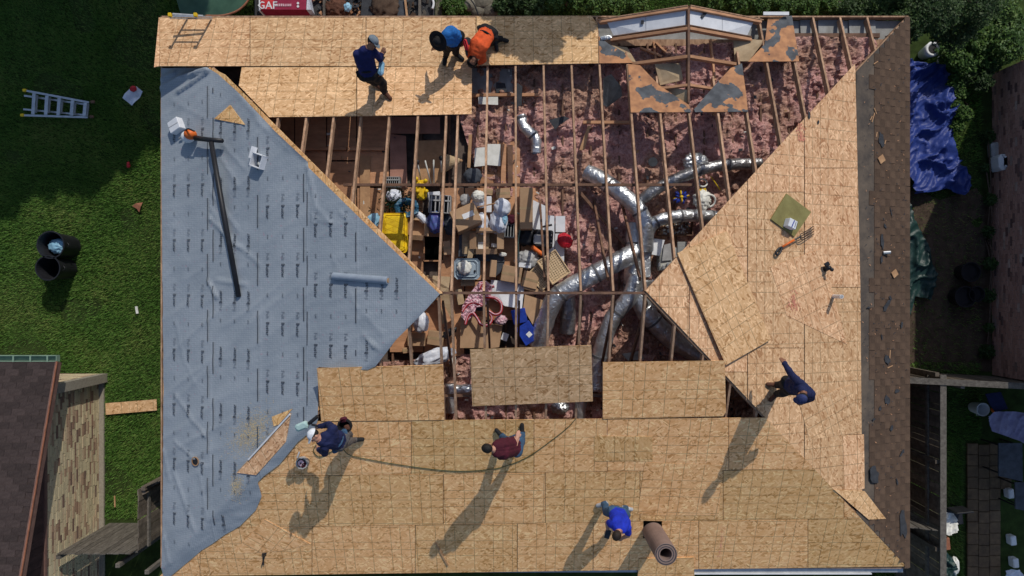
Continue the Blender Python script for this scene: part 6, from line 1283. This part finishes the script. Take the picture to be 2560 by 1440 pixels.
# ================================================================ FENCES
def board_fence(label, p0, p1, h, bw=.14, m='fence', rails=(), cap=False, jag=.02, side=1, group=None, rail_m='fence'):
    p0 = Vector(p0); p1 = Vector(p1); L = (p1 - p0).length; d = (p1 - p0).normalized(); n = Vector((-d.y, d.x, 0)) * side; t = thing('board_fence', label, 'fence', (p0 + p1) / 2, group); k = int(L / bw); a = math.atan2(d.y, d.x)
    for i in range(k):
        c = p0 + d * (i + .5) * bw; hh = h + random.uniform(-jag, jag); mb = MB(); w = bw * .93 / 2; th = .01; cz = Vector((0, 0, 1))
        A = [c - d * w - n * th, c + d * w - n * th, c + d * w + n * th, c - d * w + n * th]
        if side < 0: A = A[::-1]
        lean = Vector((random.uniform(-.01, .01), random.uniform(-.01, .01), 0)); mb.hexa(A, [q + cz * hh + lean for q in A]); mb.build('fence_board', M[m], t)
    for z in rails: mb = MB(); mb.beam(p0 + n * .035 + Vector((0, 0, z)), p1 + n * .035 + Vector((0, 0, z)), .04, .09); mb.build('rail', M[rail_m], t)
    q = 0
    while q <= L: mb = MB(); c = p0 + d * q + n * .09; mb.box(c + Vector((0, 0, h / 2 - .03)), (.09, .09, h - .02), a); mb.build('post', M[m], t); q += 2.0
    if cap: mb = MB(); mb.beam(p0 + Vector((0, 0, h + .04)), p1 + Vector((0, 0, h + .04)), .14, .035); mb.build('cap_rail', M[rail_m], t)
    return t
board_fence('grey board fence joining the cream brick wall', (-10.32, -6.03, 0), (-8.6, -6.03, 0), 2.02, rails=(.4, 1.1, 1.8), side=-1, m='fence')
board_fence('dark grey fence section running beside the left eave', (-8.46, -4.55, 0), (-8.46, -5.98, 0), 2.05, m='fence_dark', rails=(.5, 1.7), side=1)
board_fence('short fence piece slanting towards the left eave', (-8.44, -4.58, 0), (-7.72, -4.22, 0), 1.98, m='fence_dark', rails=(1.75,), side=-1)
for i, (x, y, lb) in enumerate(((-9.02, -6.35, 'square fence post behind the lower left fence, nearer the brick'), (-8.35, -6.5, 'square fence post behind the lower left fence, nearer the eave'))):
    mb = MB(); mb.bbox((x, y, .95), (.1, .1, 1.9), 0, .008); tag(mb.build('fence_post', M['fence'], loc=(x, y, 0)), lb, 'post')
board_fence('long dark board fence running beside the right eave', (9.82, -1.98, 0), (9.82, -8.2, 0), 1.92, m='fence_dark', rails=(1.45, .5), cap=True, side=-1)
board_fence('dark board fence crossing from the right eave to the edge', (8.3, -2.06, 0), (13.4, -2.32, 0), 1.95, m='fence_dark', rails=(1.7,), cap=True, side=-1, rail_m='fence')
board_fence('short sunlit fence joining the right eave and the long fence', (8.2, -5.35, 0), (9.75, -5.55, 0), 1.88, m='fence', rails=(.4, 1.2), jag=.06, side=-1)

# ================================================================ YARD THINGS WEST
t = thing('stepladder', 'aluminium folding ladder lying on the dark lawn', 'ladder', P(145, 260, .05))
def L3(x, y, z=.12): return P(x, y, z)
def bar(p0, p1, w, h, m, name='rail'): mb = MB(); mb.beam(p0, p1, w, h); mb.build(name, M[m], t)
A0, A1 = (62, 226), (222, 256); B0, B1 = (56, 288), (219, 293); C0, C1 = (60, 239), (222, 262); D0, D1 = (58, 273), (219, 288)
bar(L3(*A0, .2), L3(*A1, .14), .05, .03, 'alu'); bar(L3(*B0, .2), L3(*B1, .14), .05, .03, 'alu'); bar(L3(*C0, .06), L3(*C1, .08), .045, .03, 'alu'); bar(L3(*D0, .06), L3(*D1, .08), .045, .03, 'alu')
for i, x in enumerate((85, 117, 148, 181, 213)):
    f = (x - 62) / 160; yt = 226 + 30 * f + 3; yb = 288 + 5 * f - 3; bar(L3(x, yt, .19), L3(x - 3, yb, .19), .085, .02, 'alu', 'tread'); bar(L3(x + 7, yt + 4, .09), L3(x + 4, yb - 4, .09), .05, .02, 'tread', 'rear_rung')
for p in (A0, B0): mb = MB(); mb.bbox(L3(*p, .19), (.09, .07, .06)); mb.build('foot_cap', M['yellow'], t)
for p in (A1, B1): mb = MB(); mb.bbox(L3(p[0] + 10, p[1] - 1, .12), (.1, .07, .05)); mb.build('hinge', M['rafter_dark'], t)
wb = [(P(x, y, 0).x, P(x, y, 0).y) for x, y in ((309, 246), (330, 220), (345, 218), (361, 231), (352, 246), (334, 266))]
c = P(335, 243, .05); mb = sheet_mesh(wb, .03, lambda x, y: .07 + .06 * noise.noise(Vector((x * 5, y * 5, 1)))); tag(mb.build('paper_sack', M['bag_white'], loc=c, smooth=True), 'white paper sack lying on the dark lawn', 'sack')
crumple('wrapper', 'small red and grey wrapper on the white sack', 'wrapper', 333, 222, .13, (.07, .06, .03), 'red', 50, amp=.5, fr=4); crumple('wrapper', 'tiny red wrapper alone on the lawn', 'wrapper', 321, 412, .06, (.04, .07, .03), 'red', 51)
mb = MB(); mb.prism([P(330, 515, .08), P(340, 508, .1), (P(357, 506, .07)), P(352, 516, .12), P(348, 531, .08), P(342, 522, .1)], (0, 0, -.005)); tag(mb.build('dry_leaf', M['terracotta'], loc=P(345, 517, .05)), 'large brown dry leaf on the lawn near the eave', 'leaf')
mb = MB(); mb.beam(P(340, 766, .09), P(343, 784, .09), .06, .02); tag(mb.build('white_stick', M['foam'], loc=P(342, 775, .08)), 'small white stick on the sunny lawn', 'stick'); mb = MB(); mb.beam(P(286, 1240, .09), P(287, 1268, .09), .03, .02); tag(mb.build('wood_stick', M['ply_tan'], loc=P(286, 1250, .08)), 'thin stick in the grass near the cream wall', 'stick')
def bin_(X, Y, r, h, label, cont=None):
    t = thing('round_bin', label, 'bin', (X, Y, 0)); mb = MB(); mb.lathe([(.001, .02), (r * .82, .02), (r * .98, h * .96), (r * 1.04, h * .965), (r * 1.04, h), (r * .95, h), (r * .8, .06), (.001, .06)], (X, Y, 0), 36); mb.build('bin_wall', M['dark_plastic'], t, smooth=False)
    for q in (-1, 1): mb = MB(); mb.tube(spline([(X + q * r * 1.0, Y - .06, h * .85), (X + q * (r + .05), Y, h * .86), (X + q * r * 1.0, Y + .06, h * .85)], 4), .014, 6); mb.build('handle', M['dark_plastic'], t, smooth=True)
    if cont:
        c = (X + .02, Y - .02, h * .45); o = crumple('bin_bag', 'crumpled blue plastic inside the upper bin', 'bag', 1280 + X * F / (H - h * .6), 720 - Y * F / (H - h * .6) + 2, h * .6, (r * .6, r * .45, .09), 'lightblue', 60, amp=.5, fr=4)
bp_ = P(126, 612, .78); bin_(bp_.x + 0, bp_.y, .33, .78, 'black round bin with blue plastic inside, upper of two', True); bp_ = P(119, 670, .78); bin_(bp_.x, bp_.y, .3, .78, 'empty black round bin, lower of two')
# ================================================================ NORTH YARD (top edge)
tp = [(P(x, y, .5).x, P(x, y, .5).y) for x, y in ((425, -40), (640, -60), (628, -10), (600, 22), (560, 36), (520, 38), (480, 33), (440, 24))]
mb = sheet_mesh(tp, .06, lambda x, y: .35 + .12 * math.sin((x + 7.2) * 2.2) + .03 * noise.noise(Vector((x * 3, y * 3, 1)))); tag(mb.build('green_tarp', mat('dark_green_tarp', (.06, .13, .085), (.04, .09, .06), scale=4, rough=.5), loc=P(520, 0, .4), smooth=True), 'dark green tarp bulging beyond the top left eave', 'tarp')
mb = MB(); mb.tube(spline([P(640, -45, .5), P(624, -5, .5), P(598, 24, .5), P(560, 38, .5), P(515, 39, .48)], 6), .025, 8); tag(mb.build('red_rope', M['terracotta'], loc=P(590, 20, .4), smooth=True), 'reddish edge rope round the dark green tarp', 'rope')
t = thing('extension_ladder', 'ladder end standing up past the top left eave', 'ladder', (P(455, 38, 3.4).x, 6.9, 0))
for x in (425, 489): a = P(x, 40, 3.55); mb = MB(); mb.beam((a.x, 6.85, .0), (a.x, a.y, 3.55), .028, .05, up=(0, 1, 0)); mb.build('rail', M['alu'], t); mb = MB(); mb.bbox((a.x, a.y + .02, 3.55), (.07, .08, .07)); mb.build('end_cap', M['yellow'], t)
for i in range(10): z = 3.42 - i * .3; f = z / 3.55; yy = 6.85 + (P(425, 40, 3.55).y - 6.85) * f; mb = MB(); mb.beam((P(425, 40, 3.55).x, yy, z), (P(489, 40, 3.55).x, yy, z), .03, .03); mb.build('rung', M['alu'], t)
mb = MB(); mb.tube([P(432, 36, 3.3), P(508, 41, 3.2)], .03, 8); mb.build('stabiliser_bar', M['tread'], t)
# banner bundle on trailer
t = thing('shingle_pallet', 'red wrapped pallet with white GAF lettering behind the top eave', 'pallet', P(707, 10, .6))
c0 = P(651, 24, .95); c1 = P(765, 24, .95); mb = MB(); q = [c0, c1, P(768, -70, .95), P(651, -70, .95)]; mb.prism(q, (0, 0, -.5)); mb.build('wrapped_bundle', mat('magenta_wrap', (.32, .03, .07), (.24, .02, .05), scale=5, rough=.4), t)
mb = MB(); mb.prism([P(652, 23, .955), P(684, 23, .955), P(684, -60, .955), P(652, -60, .955)], (0, 0, -.004)); mb.build('red_panel', M['red'], t)
mb = MB(); g = text_geo('GAF', .26); cc = P(668, 14, .962); sx_ = 1.0; mb.add([(cc.x + v[0] * 1.0, cc.y + v[1], .962) for v in g[0]], g[1]); g = text_geo('GAF', .26); mb.add([(cc.x + v[0] + .006, cc.y + v[1] + .003, .9624) for v in g[0]], g[1]); mb.build('lettering', M['white_plastic'], t)
for i in range(9): mb = MB() if i == 0 else mb; mb.box((P(690 + i * 4.6, 13, .96).x, P(690, 12.5, .96).y, .96), (.03, .06, .003))
mb.build('small_lettering', M['pink'], t)
for y in (8, 16): mb = MB(); mb.lathe([(.001, 0), (.03, 0), (.03, .003), (.001, .003)], P(745, y, .96), 12); mb.build('printed_dot', M['white_plastic'], t)
mb = MB(); mb.prism([P(647, 27, .9), P(651, 27, .9), P(651, -40, .9), P(647, -40, .9)], (0, 0, -.4)); mb.build('white_edge', M['white_plastic'], t); mb = MB(); mb.prism([P(766, 24, .94), P(778, 24, .8), P(768, -20, .94)], (0, 0, -.3)); mb.build('film_flap', M['bag_white'], t)
t = thing('trailer', 'dark flat trailer bed loaded with rubbish behind the top eave', 'trailer', P(860, 20, .3)); mb = MB(); mb.prism([P(636, 60, .42), P(1086, 60, .42), P(1086, -80, .42), P(636, -80, .42)], (0, 0, -.12)); mb.build('bed', mat('trailer_bed', (.05, .052, .055), (.025, .025, .03), scale=4, bump=.4), t)
for x in (810, 1049): mb = MB(); mb.beam(P(x, 50, .7), P(x, -80, .7), .06, .08); mb.build('side_stake', M['fence'], t)
mb = MB(); mb.tube(spline([P(1078, -10, .62), P(1084, 8, .62), P(1081, 22, .62)], 6), .03, 8); mb.build('mudguard', M['white_plastic'], t, smooth=True)
for x in (640, 1083): mb = MB(); mb.tube([P(x, 50, .5), P(x, -80, .5)], .03, 8); mb.build('side_bar', M['dark_plastic'], t)
random.seed(17); mb = MB()
for i in range(260):
    px = random.gauss(870, 40) if i % 2 else random.uniform(790, 1070); p = P(px, random.uniform(-30, 42), .45 + random.random() * .12); s = random.uniform(.03, .22); mb.box(p, (s, s * random.uniform(.2, .8), .015), rot=Euler((random.uniform(-.5, .5), random.uniform(-.5, .5), random.uniform(0, 3))).to_matrix(), m=random.choice((0, 0, 1, 1, 1, 2, 3)))
mb.build('rubbish_load', [M['plank'], M['tarpaper'], M['fence'], M['shingle']], t, kind='stuff')
slab(((905, -10), (948, -5), (950, 44), (902, 44)), .62, 'tarpaper', 'blue-grey felt sheet on the trailer, left of the brown heap', 'felt_sheet', 'felt', .02); slab(((985, -5), (1012, 5), (1022, 44), (994, 44)), .62, 'grey_dark', 'dark felt sheet on the trailer, right of the brown heap', 'felt_sheet', 'felt', .02)
crumple('rubbish_heap', 'brown heap of torn shingles on the trailer', 'rubbish', 962, 18, .6, (.28, .35, .12), 'shingle', 70, amp=.6, fr=5); crumple('leaf_heap', 'dry brown twigs heaped on the trailer near the red pallet', 'twigs', 842, 24, .6, (.2, .16, .1), 'shoe_brown', 71, amp=.9, fr=6); crumple('bottle', 'crushed clear bottle among the trailer rubbish', 'bottle', 869, 18, .7, (.08, .1, .06), 'lightblue', 72); mb = MB(); mb.beam(P(1012, -8, .7), P(1018, 46, .7), .05, .03); tag(mb.build('plank', M['ply_tan'], loc=P(1015, 20, .65)), 'orange-brown plank sticking out across the trailer', 'plank')
# path and stones
mb = MB(); mb.prism([P(1088, 60, .02), P(1104, 60, .02), P(1108, -120, .02), P(1092, -120, .02)], (0, 0, -.05)); mb.build('path', M['stone'], kind='structure')
random.seed(9)
for i, (x, y, r, lb) in enumerate(((1175, 14, .14, 'round grey garden stone, leftmost behind the eave'), (1208, 6, .2, 'large grey garden stone, topmost of the four'), (1228, 26, .17, 'flat grey garden stone nearest to the shade'), (1196, 30, .13, 'small grey garden stone at the eave edge'))):
    crumple('garden_stone', lb, 'stone', x, y, .05, (r * 1.25, r, .09), 'stone', 80 + i, amp=.22, fr=2, sub=2)
mb = MB(); mb.tube(spline([P(1160, -20, .2), P(1185, 10, .25), P(1196, 40, .2)], 5), .02, 6); tag(mb.build('dark_hose', M['dark_plastic'], loc=P(1185, 10, .2), smooth=True), 'dark hose running over the garden stones', 'hose')

# ================================================================ EAST YARD
def wrinkled(poly, z0, m, label, name, amp=.22, seed=1, step=.035, fr=1.6, cat='tarp'):
    pw = [(P(x, y, z0).x, P(x, y, z0).y) for x, y in poly]; c = P(poly[0][0], poly[0][1], z0)
    def zf(x, y):
        a = noise.noise(Vector((x * fr, y * fr * .8, seed))); u_ = (x + y) * .7; v_ = (y - x) * .7; b = 1 - abs(noise.noise(Vector((u_ * fr * .7 + a, v_ * fr * 1.5 + a, seed + 3))) * 2); d = 1 - abs(noise.noise(Vector((u_ * fr * 1.6 + a, v_ * fr * 3.6 + a, seed + 6))) * 2); e = 1 - abs(noise.noise(Vector((x * 12, y * 9, seed + 9))) * 2)
        return z0 + amp * (.8 * a + .7 * b ** 4 + .3 * d ** 4 + .06 * e ** 2)
    mb = sheet_mesh(pw, step, zf); tag(mb.build(name, M[m], loc=c, smooth=True), label, cat)
wrinkled(((2180, 150), (2262, 152), (2300, 158), (2328, 165), (2348, 160), (2362, 168), (2380, 205), (2384, 260), (2380, 330), (2378, 370), (2400, 410), (2422, 440), (2418, 475), (2400, 490), (2370, 470), (2330, 480), (2285, 485), (2265, 440), (2180, 440)), .25, 'tarp_blue', 'crumpled bright blue tarp beside the right eave', 'blue_tarp', .26, 1)
wrinkled(((2200, 500), (2275, 505), (2290, 560), (2318, 610), (2338, 690), (2328, 750), (2290, 740), (2270, 800), (2200, 830)), .18, 'tarp_green', 'dark green tarp in the shade below the blue one', 'green_tarp', .16, 4)
def leafmass(name, spots, n, size, m, seed=0, hs=.7):
    r = np.random.default_rng(seed); V = []
    tot = sum(s[3] for s in spots)
    for (x, y, z, R_) in spots:
        k = int(n * R_ / tot); u = r.normal(size=(k, 3)); u /= np.linalg.norm(u, axis=1)[:, None]; rr = R_ * (r.uniform(.25, 1, k) ** .5) * (1 + .25 * np.sin(u[:, 0] * 7 + seed) * np.sin(u[:, 1] * 6)); c = np.array([x, y, z]) + u * rr[:, None] * np.array([1, 1, hs]); c[:, 2] = np.maximum(c[:, 2], .03)
        a = r.uniform(0, 2 * np.pi, k); t = r.uniform(-.8, .8, k); s = size * r.uniform(.6, 1.3, k); d = np.stack([np.cos(a) * np.cos(t), np.sin(a) * np.cos(t), np.sin(t)], 1); w = np.stack([-np.sin(a), np.cos(a), r.uniform(-.5, .5, k)], 1)
        V.append(np.stack([c - d * s[:, None], c + w * s[:, None] * .5, c + d * s[:, None], c - w * s[:, None] * .5], 1))
    V = np.concatenate(V).reshape(-1, 3); return V, np.arange(len(V)).reshape(-1, 4)
def plant(name, label, cat, base, spots, n, size, m, seed, trunk=None, kids=('leaves', 'stem'), hs=.7, group=None):
    t = thing(name, label, cat, base, group); V, Fc = leafmass('l', spots, n, size, m, seed, hs); b = np.array(base); o = np_obj(kids[0], V - b, Fc, M[m]); o.parent = t
    mb = MB(); bb = Vector(base)
    for s in spots: p = Vector(s[:3]); mb.tube(spline([bb + Vector((random.uniform(-.05, .05), random.uniform(-.05, .05), 0)), bb.lerp(p, .5) + Vector((0, 0, .15)), p], 4), .02, 6, rad=None if trunk is None else [trunk * (1 - .8 * i / 8) for i in range(9)])
    mb.build(kids[1], M['bark'], t, smooth=True)
random.seed(4)
def sp(lst, R_, z): return [(P(x, y, z).x, P(x, y, z).y, z * random.uniform(.7, 1.1), R_ * random.uniform(.75, 1.2)) for x, y in lst]
plant('evergreen_tree', 'dark evergreen tree over the top right corner of the roof', 'tree', (8.9, 7.4, 0), sp([(2170, 5), (2225, 10), (2280, 20), (2330, 30), (2250, -30), (2310, -30), (2380, 5), (2420, 40), (2440, 10), (2280, 55), (2380, -30)], .5, 2.2), 30000, .035, 'leaf_dark', 1, .09, ('crown', 'trunk'))
plant('shrub', 'leafy green shrub right of the white flower pot', 'shrub', P(2420, 130, 0), sp([(2400, 100), (2440, 110), (2470, 140), (2420, 150), (2385, 130), (2450, 80)], .34, .8), 7000, .045, 'leaf', 2)
plant('shrub', 'bright broad-leaved shrub in the top right corner', 'shrub', P(2500, 60, 0), sp([(2500, 20), (2540, 50), (2480, 60), (2550, 100), (2520, 110), (2470, 20)], .4, .9), 8000, .045, 'leaf', 3)
plant('vine', 'pale leafy climber between the blue tarp and brick wall, lower one', 'vine', P(2405, 250, 0), sp([(2398, 200), (2408, 230), (2400, 260), (2412, 285), (2402, 310)], .2, .5), 3500, .04, 'leaf', 5)
plant('vine', 'leafy climber just above the lower one by the brick wall', 'vine', P(2440, 190, 0), sp([(2420, 180), (2445, 180), (2470, 165), (2455, 205), (2495, 150)], .24, .6), 4000, .04, 'leaf_dark', 6)
plant('hedge', 'low dark hedge plants along the foot of the red brick wall', 'hedge', P(2465, 600, 0), sp([(2472, 340), (2468, 420), (2474, 500), (2470, 580), (2474, 660), (2470, 740), (2474, 820), (2470, 880)], .16, .2), 4500, .035, 'leaf_dark', 7)
plant('bush', 'green bush behind the top eave left of the gable', 'bush', P(1420, 10, 0), sp([(1390, 5), (1440, 0), (1490, 5), (1330, -5), (1540, 10), (1590, 0)], .32, .4), 8000, .04, 'leaf', 8)
plant('bush', 'green bush behind the top eave right of the gable', 'bush', P(1980, 5, 0), sp([(1900, 5), (1960, 0), (2020, 10), (2080, 0), (1840, -5), (1780, -10), (2130, 5)], .32, .4), 8000, .04, 'leaf', 9)
plant('bush', 'dark shaded bush behind the top eave right of the garden stones', 'bush', P(1290, 5, 0), sp([(1262, 5), (1300, -5), (1330, 10)], .3, .4), 4000, .04, 'leaf_dark', 10)
plant('bush', 'grass tuft bush between the path and garden stones', 'bush', P(1135, 15, 0), sp([(1120, 5), (1145, 12), (1130, 25)], .17, .2), 3000, .03, 'leaf', 11)
c = P(2333, 122, .45); t = thing('flower_pot', 'white round pot with a dark inside by the shrubs', 'pot', (c.x, c.y, 0)); mb = MB(); mb.lathe([(.12, 0), (.17, .3), (.19, .45), (.13, .46), (.11, .42), (.001, .3)], (c.x, c.y, 0), 26); mb.build('pot_wall', M['white_plastic'], t, smooth=True); mb = MB(); mb.lathe([(.001, 0), (.115, 0)], (c.x, c.y, .425), 20); mb.build('pot_inside_disc', M['dark_plastic'], t)  # black disc closes the inside of the pot
ring('terracotta_ring', 'terracotta pot rim above the white pot', 'pot', 2352, 90, .3, .16, .02, 'terracotta', 0, 5.5); ring('white_hose', 'curved white hose piece below the white pot', 'hose', 2360, 152, .2, .16, .018, 'foam', 0, 3.6); crumple('white_paper', 'scrap of white paper in the shrubs', 'paper', 2512, 128, .3, (.1, .08, .05), 'foam', 90)
for i, (x, y, r, lb) in enumerate(((2428, 680, .25, 'dark round plant pot near the brick wall, upper one'), (2414, 742, .27, 'dark round plant pot near the brick wall, left lower one'), (2443, 735, .2, 'dark round plant pot near the brick wall, smallest'))):
    c = P(x, y, .4); t = thing('plant_pot', lb, 'pot', (c.x, c.y, 0)); mb = MB(); mb.lathe([(r * .75, 0), (r, .4), (r * .9, .4), (r * .8, .3), (.001, .3)], (c.x, c.y, 0), 26); mb.build('pot_wall', M['dark_plastic'], t)
# patio
pat = thing('patio', 'patio', 'x', (12.3, -5.6, 0)); del pat['label']; del pat['category']; pat['kind'] = 'structure'
xs = [2417, 2444.5, 2473, 2500, 2527]
for j in range(13):
    for i in range(4):
        if j > 6 and i == 3 or (i == 3 and j > 3): continue
        y0 = 1108 + j * 28 + (i % 2) * 3; c = (P(xs[i], y0, .04) + P(xs[i + 1], y0 + 28, .04)) / 2
        mb = MB(); mb.bbox(c + Vector((0, 0, random.uniform(-.006, .006))), (.275, .275, .05), random.uniform(-.02, .02), .008); mb.build('paver', M['paver'], pat)
for pts, lgs, lb in ((((2497, 1108), (2556, 1108), (2557, 1204), (2497, 1190)), ((2502, 1114), (2552, 1114), (2502, 1184), (2552, 1196)), 'dark grey table beside the patio stones, upper of two'), (((2538, 1206), (2575, 1206), (2578, 1280), (2539, 1272)), ((2543, 1212), (2570, 1212), (2543, 1266), (2572, 1272)), 'dark grey table at the right edge, lower of two')):
    t = thing('garden_table', lb, 'table', P(lgs[0][0], lgs[0][1], 0)); mb = MB(); mb.prism([P(x, y, .75) for x, y in pts], (0, 0, -.04)); mb.build('tabletop', M['grey_dark'], t)
    for x, y in lgs: a = P(x, y, .7); mb = MB(); mb.tube([(a.x, a.y, 0), (a.x, a.y, .71)], .02, 8); mb.build('leg', M['dark_plastic'], t)
wrinkled(((2468, 1040), (2485, 1030), (2530, 1028), (2560, 1032), (2590, 1060), (2590, 1130), (2548, 1102), (2480, 1078)), .6, 'lilac', 'rumpled pale lilac cloth near the right edge', 'lilac_cloth', .08, 12, .03, 3, 'cloth') if 'lilac' in M else None
c = P(2458, 1024, .4); t = thing('bucket', 'white bucket in the dark yard by the lilac cloth', 'bucket', (c.x, c.y, 0)); mb = MB(); mb.lathe([(.001, .02), (.13, .02), (.165, .4), (.17, .4), (.15, .4), (.12, .06), (.001, .06)], (c.x, c.y, 0), 26); mb.build('bucket_wall', M['white_plastic'], t); mb = MB(); mb.tube([(c.x - .16, c.y, .38), (c.x - .1, c.y - .17, .3), (c.x + .1, c.y - .17, .3), (c.x + .16, c.y, .38)], .006, 6); mb.build('handle', M['alu'], t)
crumple('orange_ball', 'orange ball beside the white bucket', 'ball', 2487, 1024, .35, (.085, .085, .085), 'orange', 91, amp=.03); slab(((2465, 985), (2502, 980), (2520, 1022), (2490, 1030), (2475, 1012)), .5, 'navy', 'dark blue sheet behind the white bucket', 'blue_sheet', 'sheet', .04)
wrinkled(((2352, 1284), (2362, 1280), (2382, 1283), (2393, 1300), (2396, 1325), (2380, 1333), (2368, 1337), (2353, 1330)), .5, 'foam', 'white crumpled cloth over a chair by the long fence', 'white_cloth', .08, 14, .02, 5, 'cloth')
c = P(2385, 1290, .4); t = thing('garden_chair', 'dark garden chair half covered by the white cloth', 'chair', (c.x, c.y, 0)); mb = MB(); mb.bbox(c, (.42, .44, .04), .1, .01); mb.build('seat', M['dark_plastic'], t); mb = MB(); mb.bbox(c + Vector((0, .22, .22)), (.42, .04, .44), .1, .01); mb.build('backrest', M['dark_plastic'], t)
for q in ((-.18, -.18), (.18, -.18), (-.18, .18), (.18, .18)): mb = MB(); mb.tube([(c.x + q[0], c.y + q[1], 0), (c.x + q[0], c.y + q[1], .4)], .015, 8); mb.build('leg', M['dark_plastic'], t)
wrinkled(((2352, 1385), (2366, 1380), (2380, 1395), (2390, 1420), (2396, 1450), (2352, 1455)), .4, 'tarp_green', 'dark green bag by the long fence at the bottom', 'green_bag', .12, 15, .02, 5, 'bag'); crumple('white_bag', 'white bag beside the dark green bag at the bottom', 'bag', 2386, 1415, .35, (.09, .2, .1), 'foam', 92)
mb = MB(); mb.bbox(P(2360, 1355, .15), (.14, .32, .3), .1, .02); tag(mb.build('terracotta_trough', M['terracotta'], loc=P(2360, 1355, 0)), 'terracotta trough between the white cloth and green bag', 'trough')
for i, (x, y) in enumerate(((2522, 1232), (2528, 1349), (2534, 1405))): mb = MB(); mb.bbox(P(x, y, .1), (.15, .24, .2), .1, .02); tag(mb.build('white_block', M['white_plastic'], loc=P(x, y, 0)), 'white block in the shade at the far right, number %s from the tables' % ('one', 'two', 'three')[i] if 0 else ('white block nearest to the dark tables', 'white block in the middle of the right edge row', 'white block furthest down the right edge')[i], 'block')
wrinkled(((2512, 1425), (2545, 1422), (2560, 1440), (2560, 1460), (2512, 1460)), .3, 'bag_white', 'white and blue bag at the bottom right corner', 'white_bag', .08, 16, .02, 5, 'bag')

# ================================================================ TREES WHOSE SHADE FALLS ON THE YARD AND ROOF (standing north of the frame)
def shade_tree(label, gx, gy, R_, h, n=26000, seed=1, k=9, sz=.13):
    s = h / math.tan(SUN_EL); cx = gx - SH.x * s; cy = gy - SH.y * s; r = random.Random(seed); spots = []
    for i in range(k): a = i * 6.283 / k + r.random(); q = R_ * .62 * r.uniform(.5, 1.05); spots.append((cx + q * math.cos(a), cy + q * math.sin(a), h + r.uniform(-.5, .5), R_ * r.uniform(.34, .5)))
    spots.append((cx, cy, h, R_ * .6)); plant('shade_tree', label, 'tree', (cx, cy, 0), spots, n, sz, 'leaf_dark', seed, .18, ('crown', 'trunk'))
shade_tree('tall leafy tree north of the house, shading the lawn', -12.6, 6.2, 3.6, 7.5, 52000, 21, 12)
shade_tree('tall leafy tree shading the upper left corner of the lawn', -10.0, 7.4, 2.2, 7.5, 26000, 22)
shade_tree('leafy tree west of the lawn shading its left border', -14.2, 3.2, 2.0, 7.0, 20000, 23)
g0 = on(1330, 78, 0, 'N'); e_ = g0.z / math.tan(SUN_EL)
shade_tree('small tree north of the entry gable shading the new boards', g0.x + .15 + SH.x * e_, g0.y + .55 + SH.y * e_, 1.2, 6.5, 14000, 24, 6, .09)
shade_tree('leafy tree north-west of the house shading the lawn beside the ladder', -10.95, 3.9, 1.75, 7.0, 20000, 25)
shade_tree('slender tree north-west of the house near the ladder', -9.6, 5.2, 1.5, 7.0, 16000, 26)
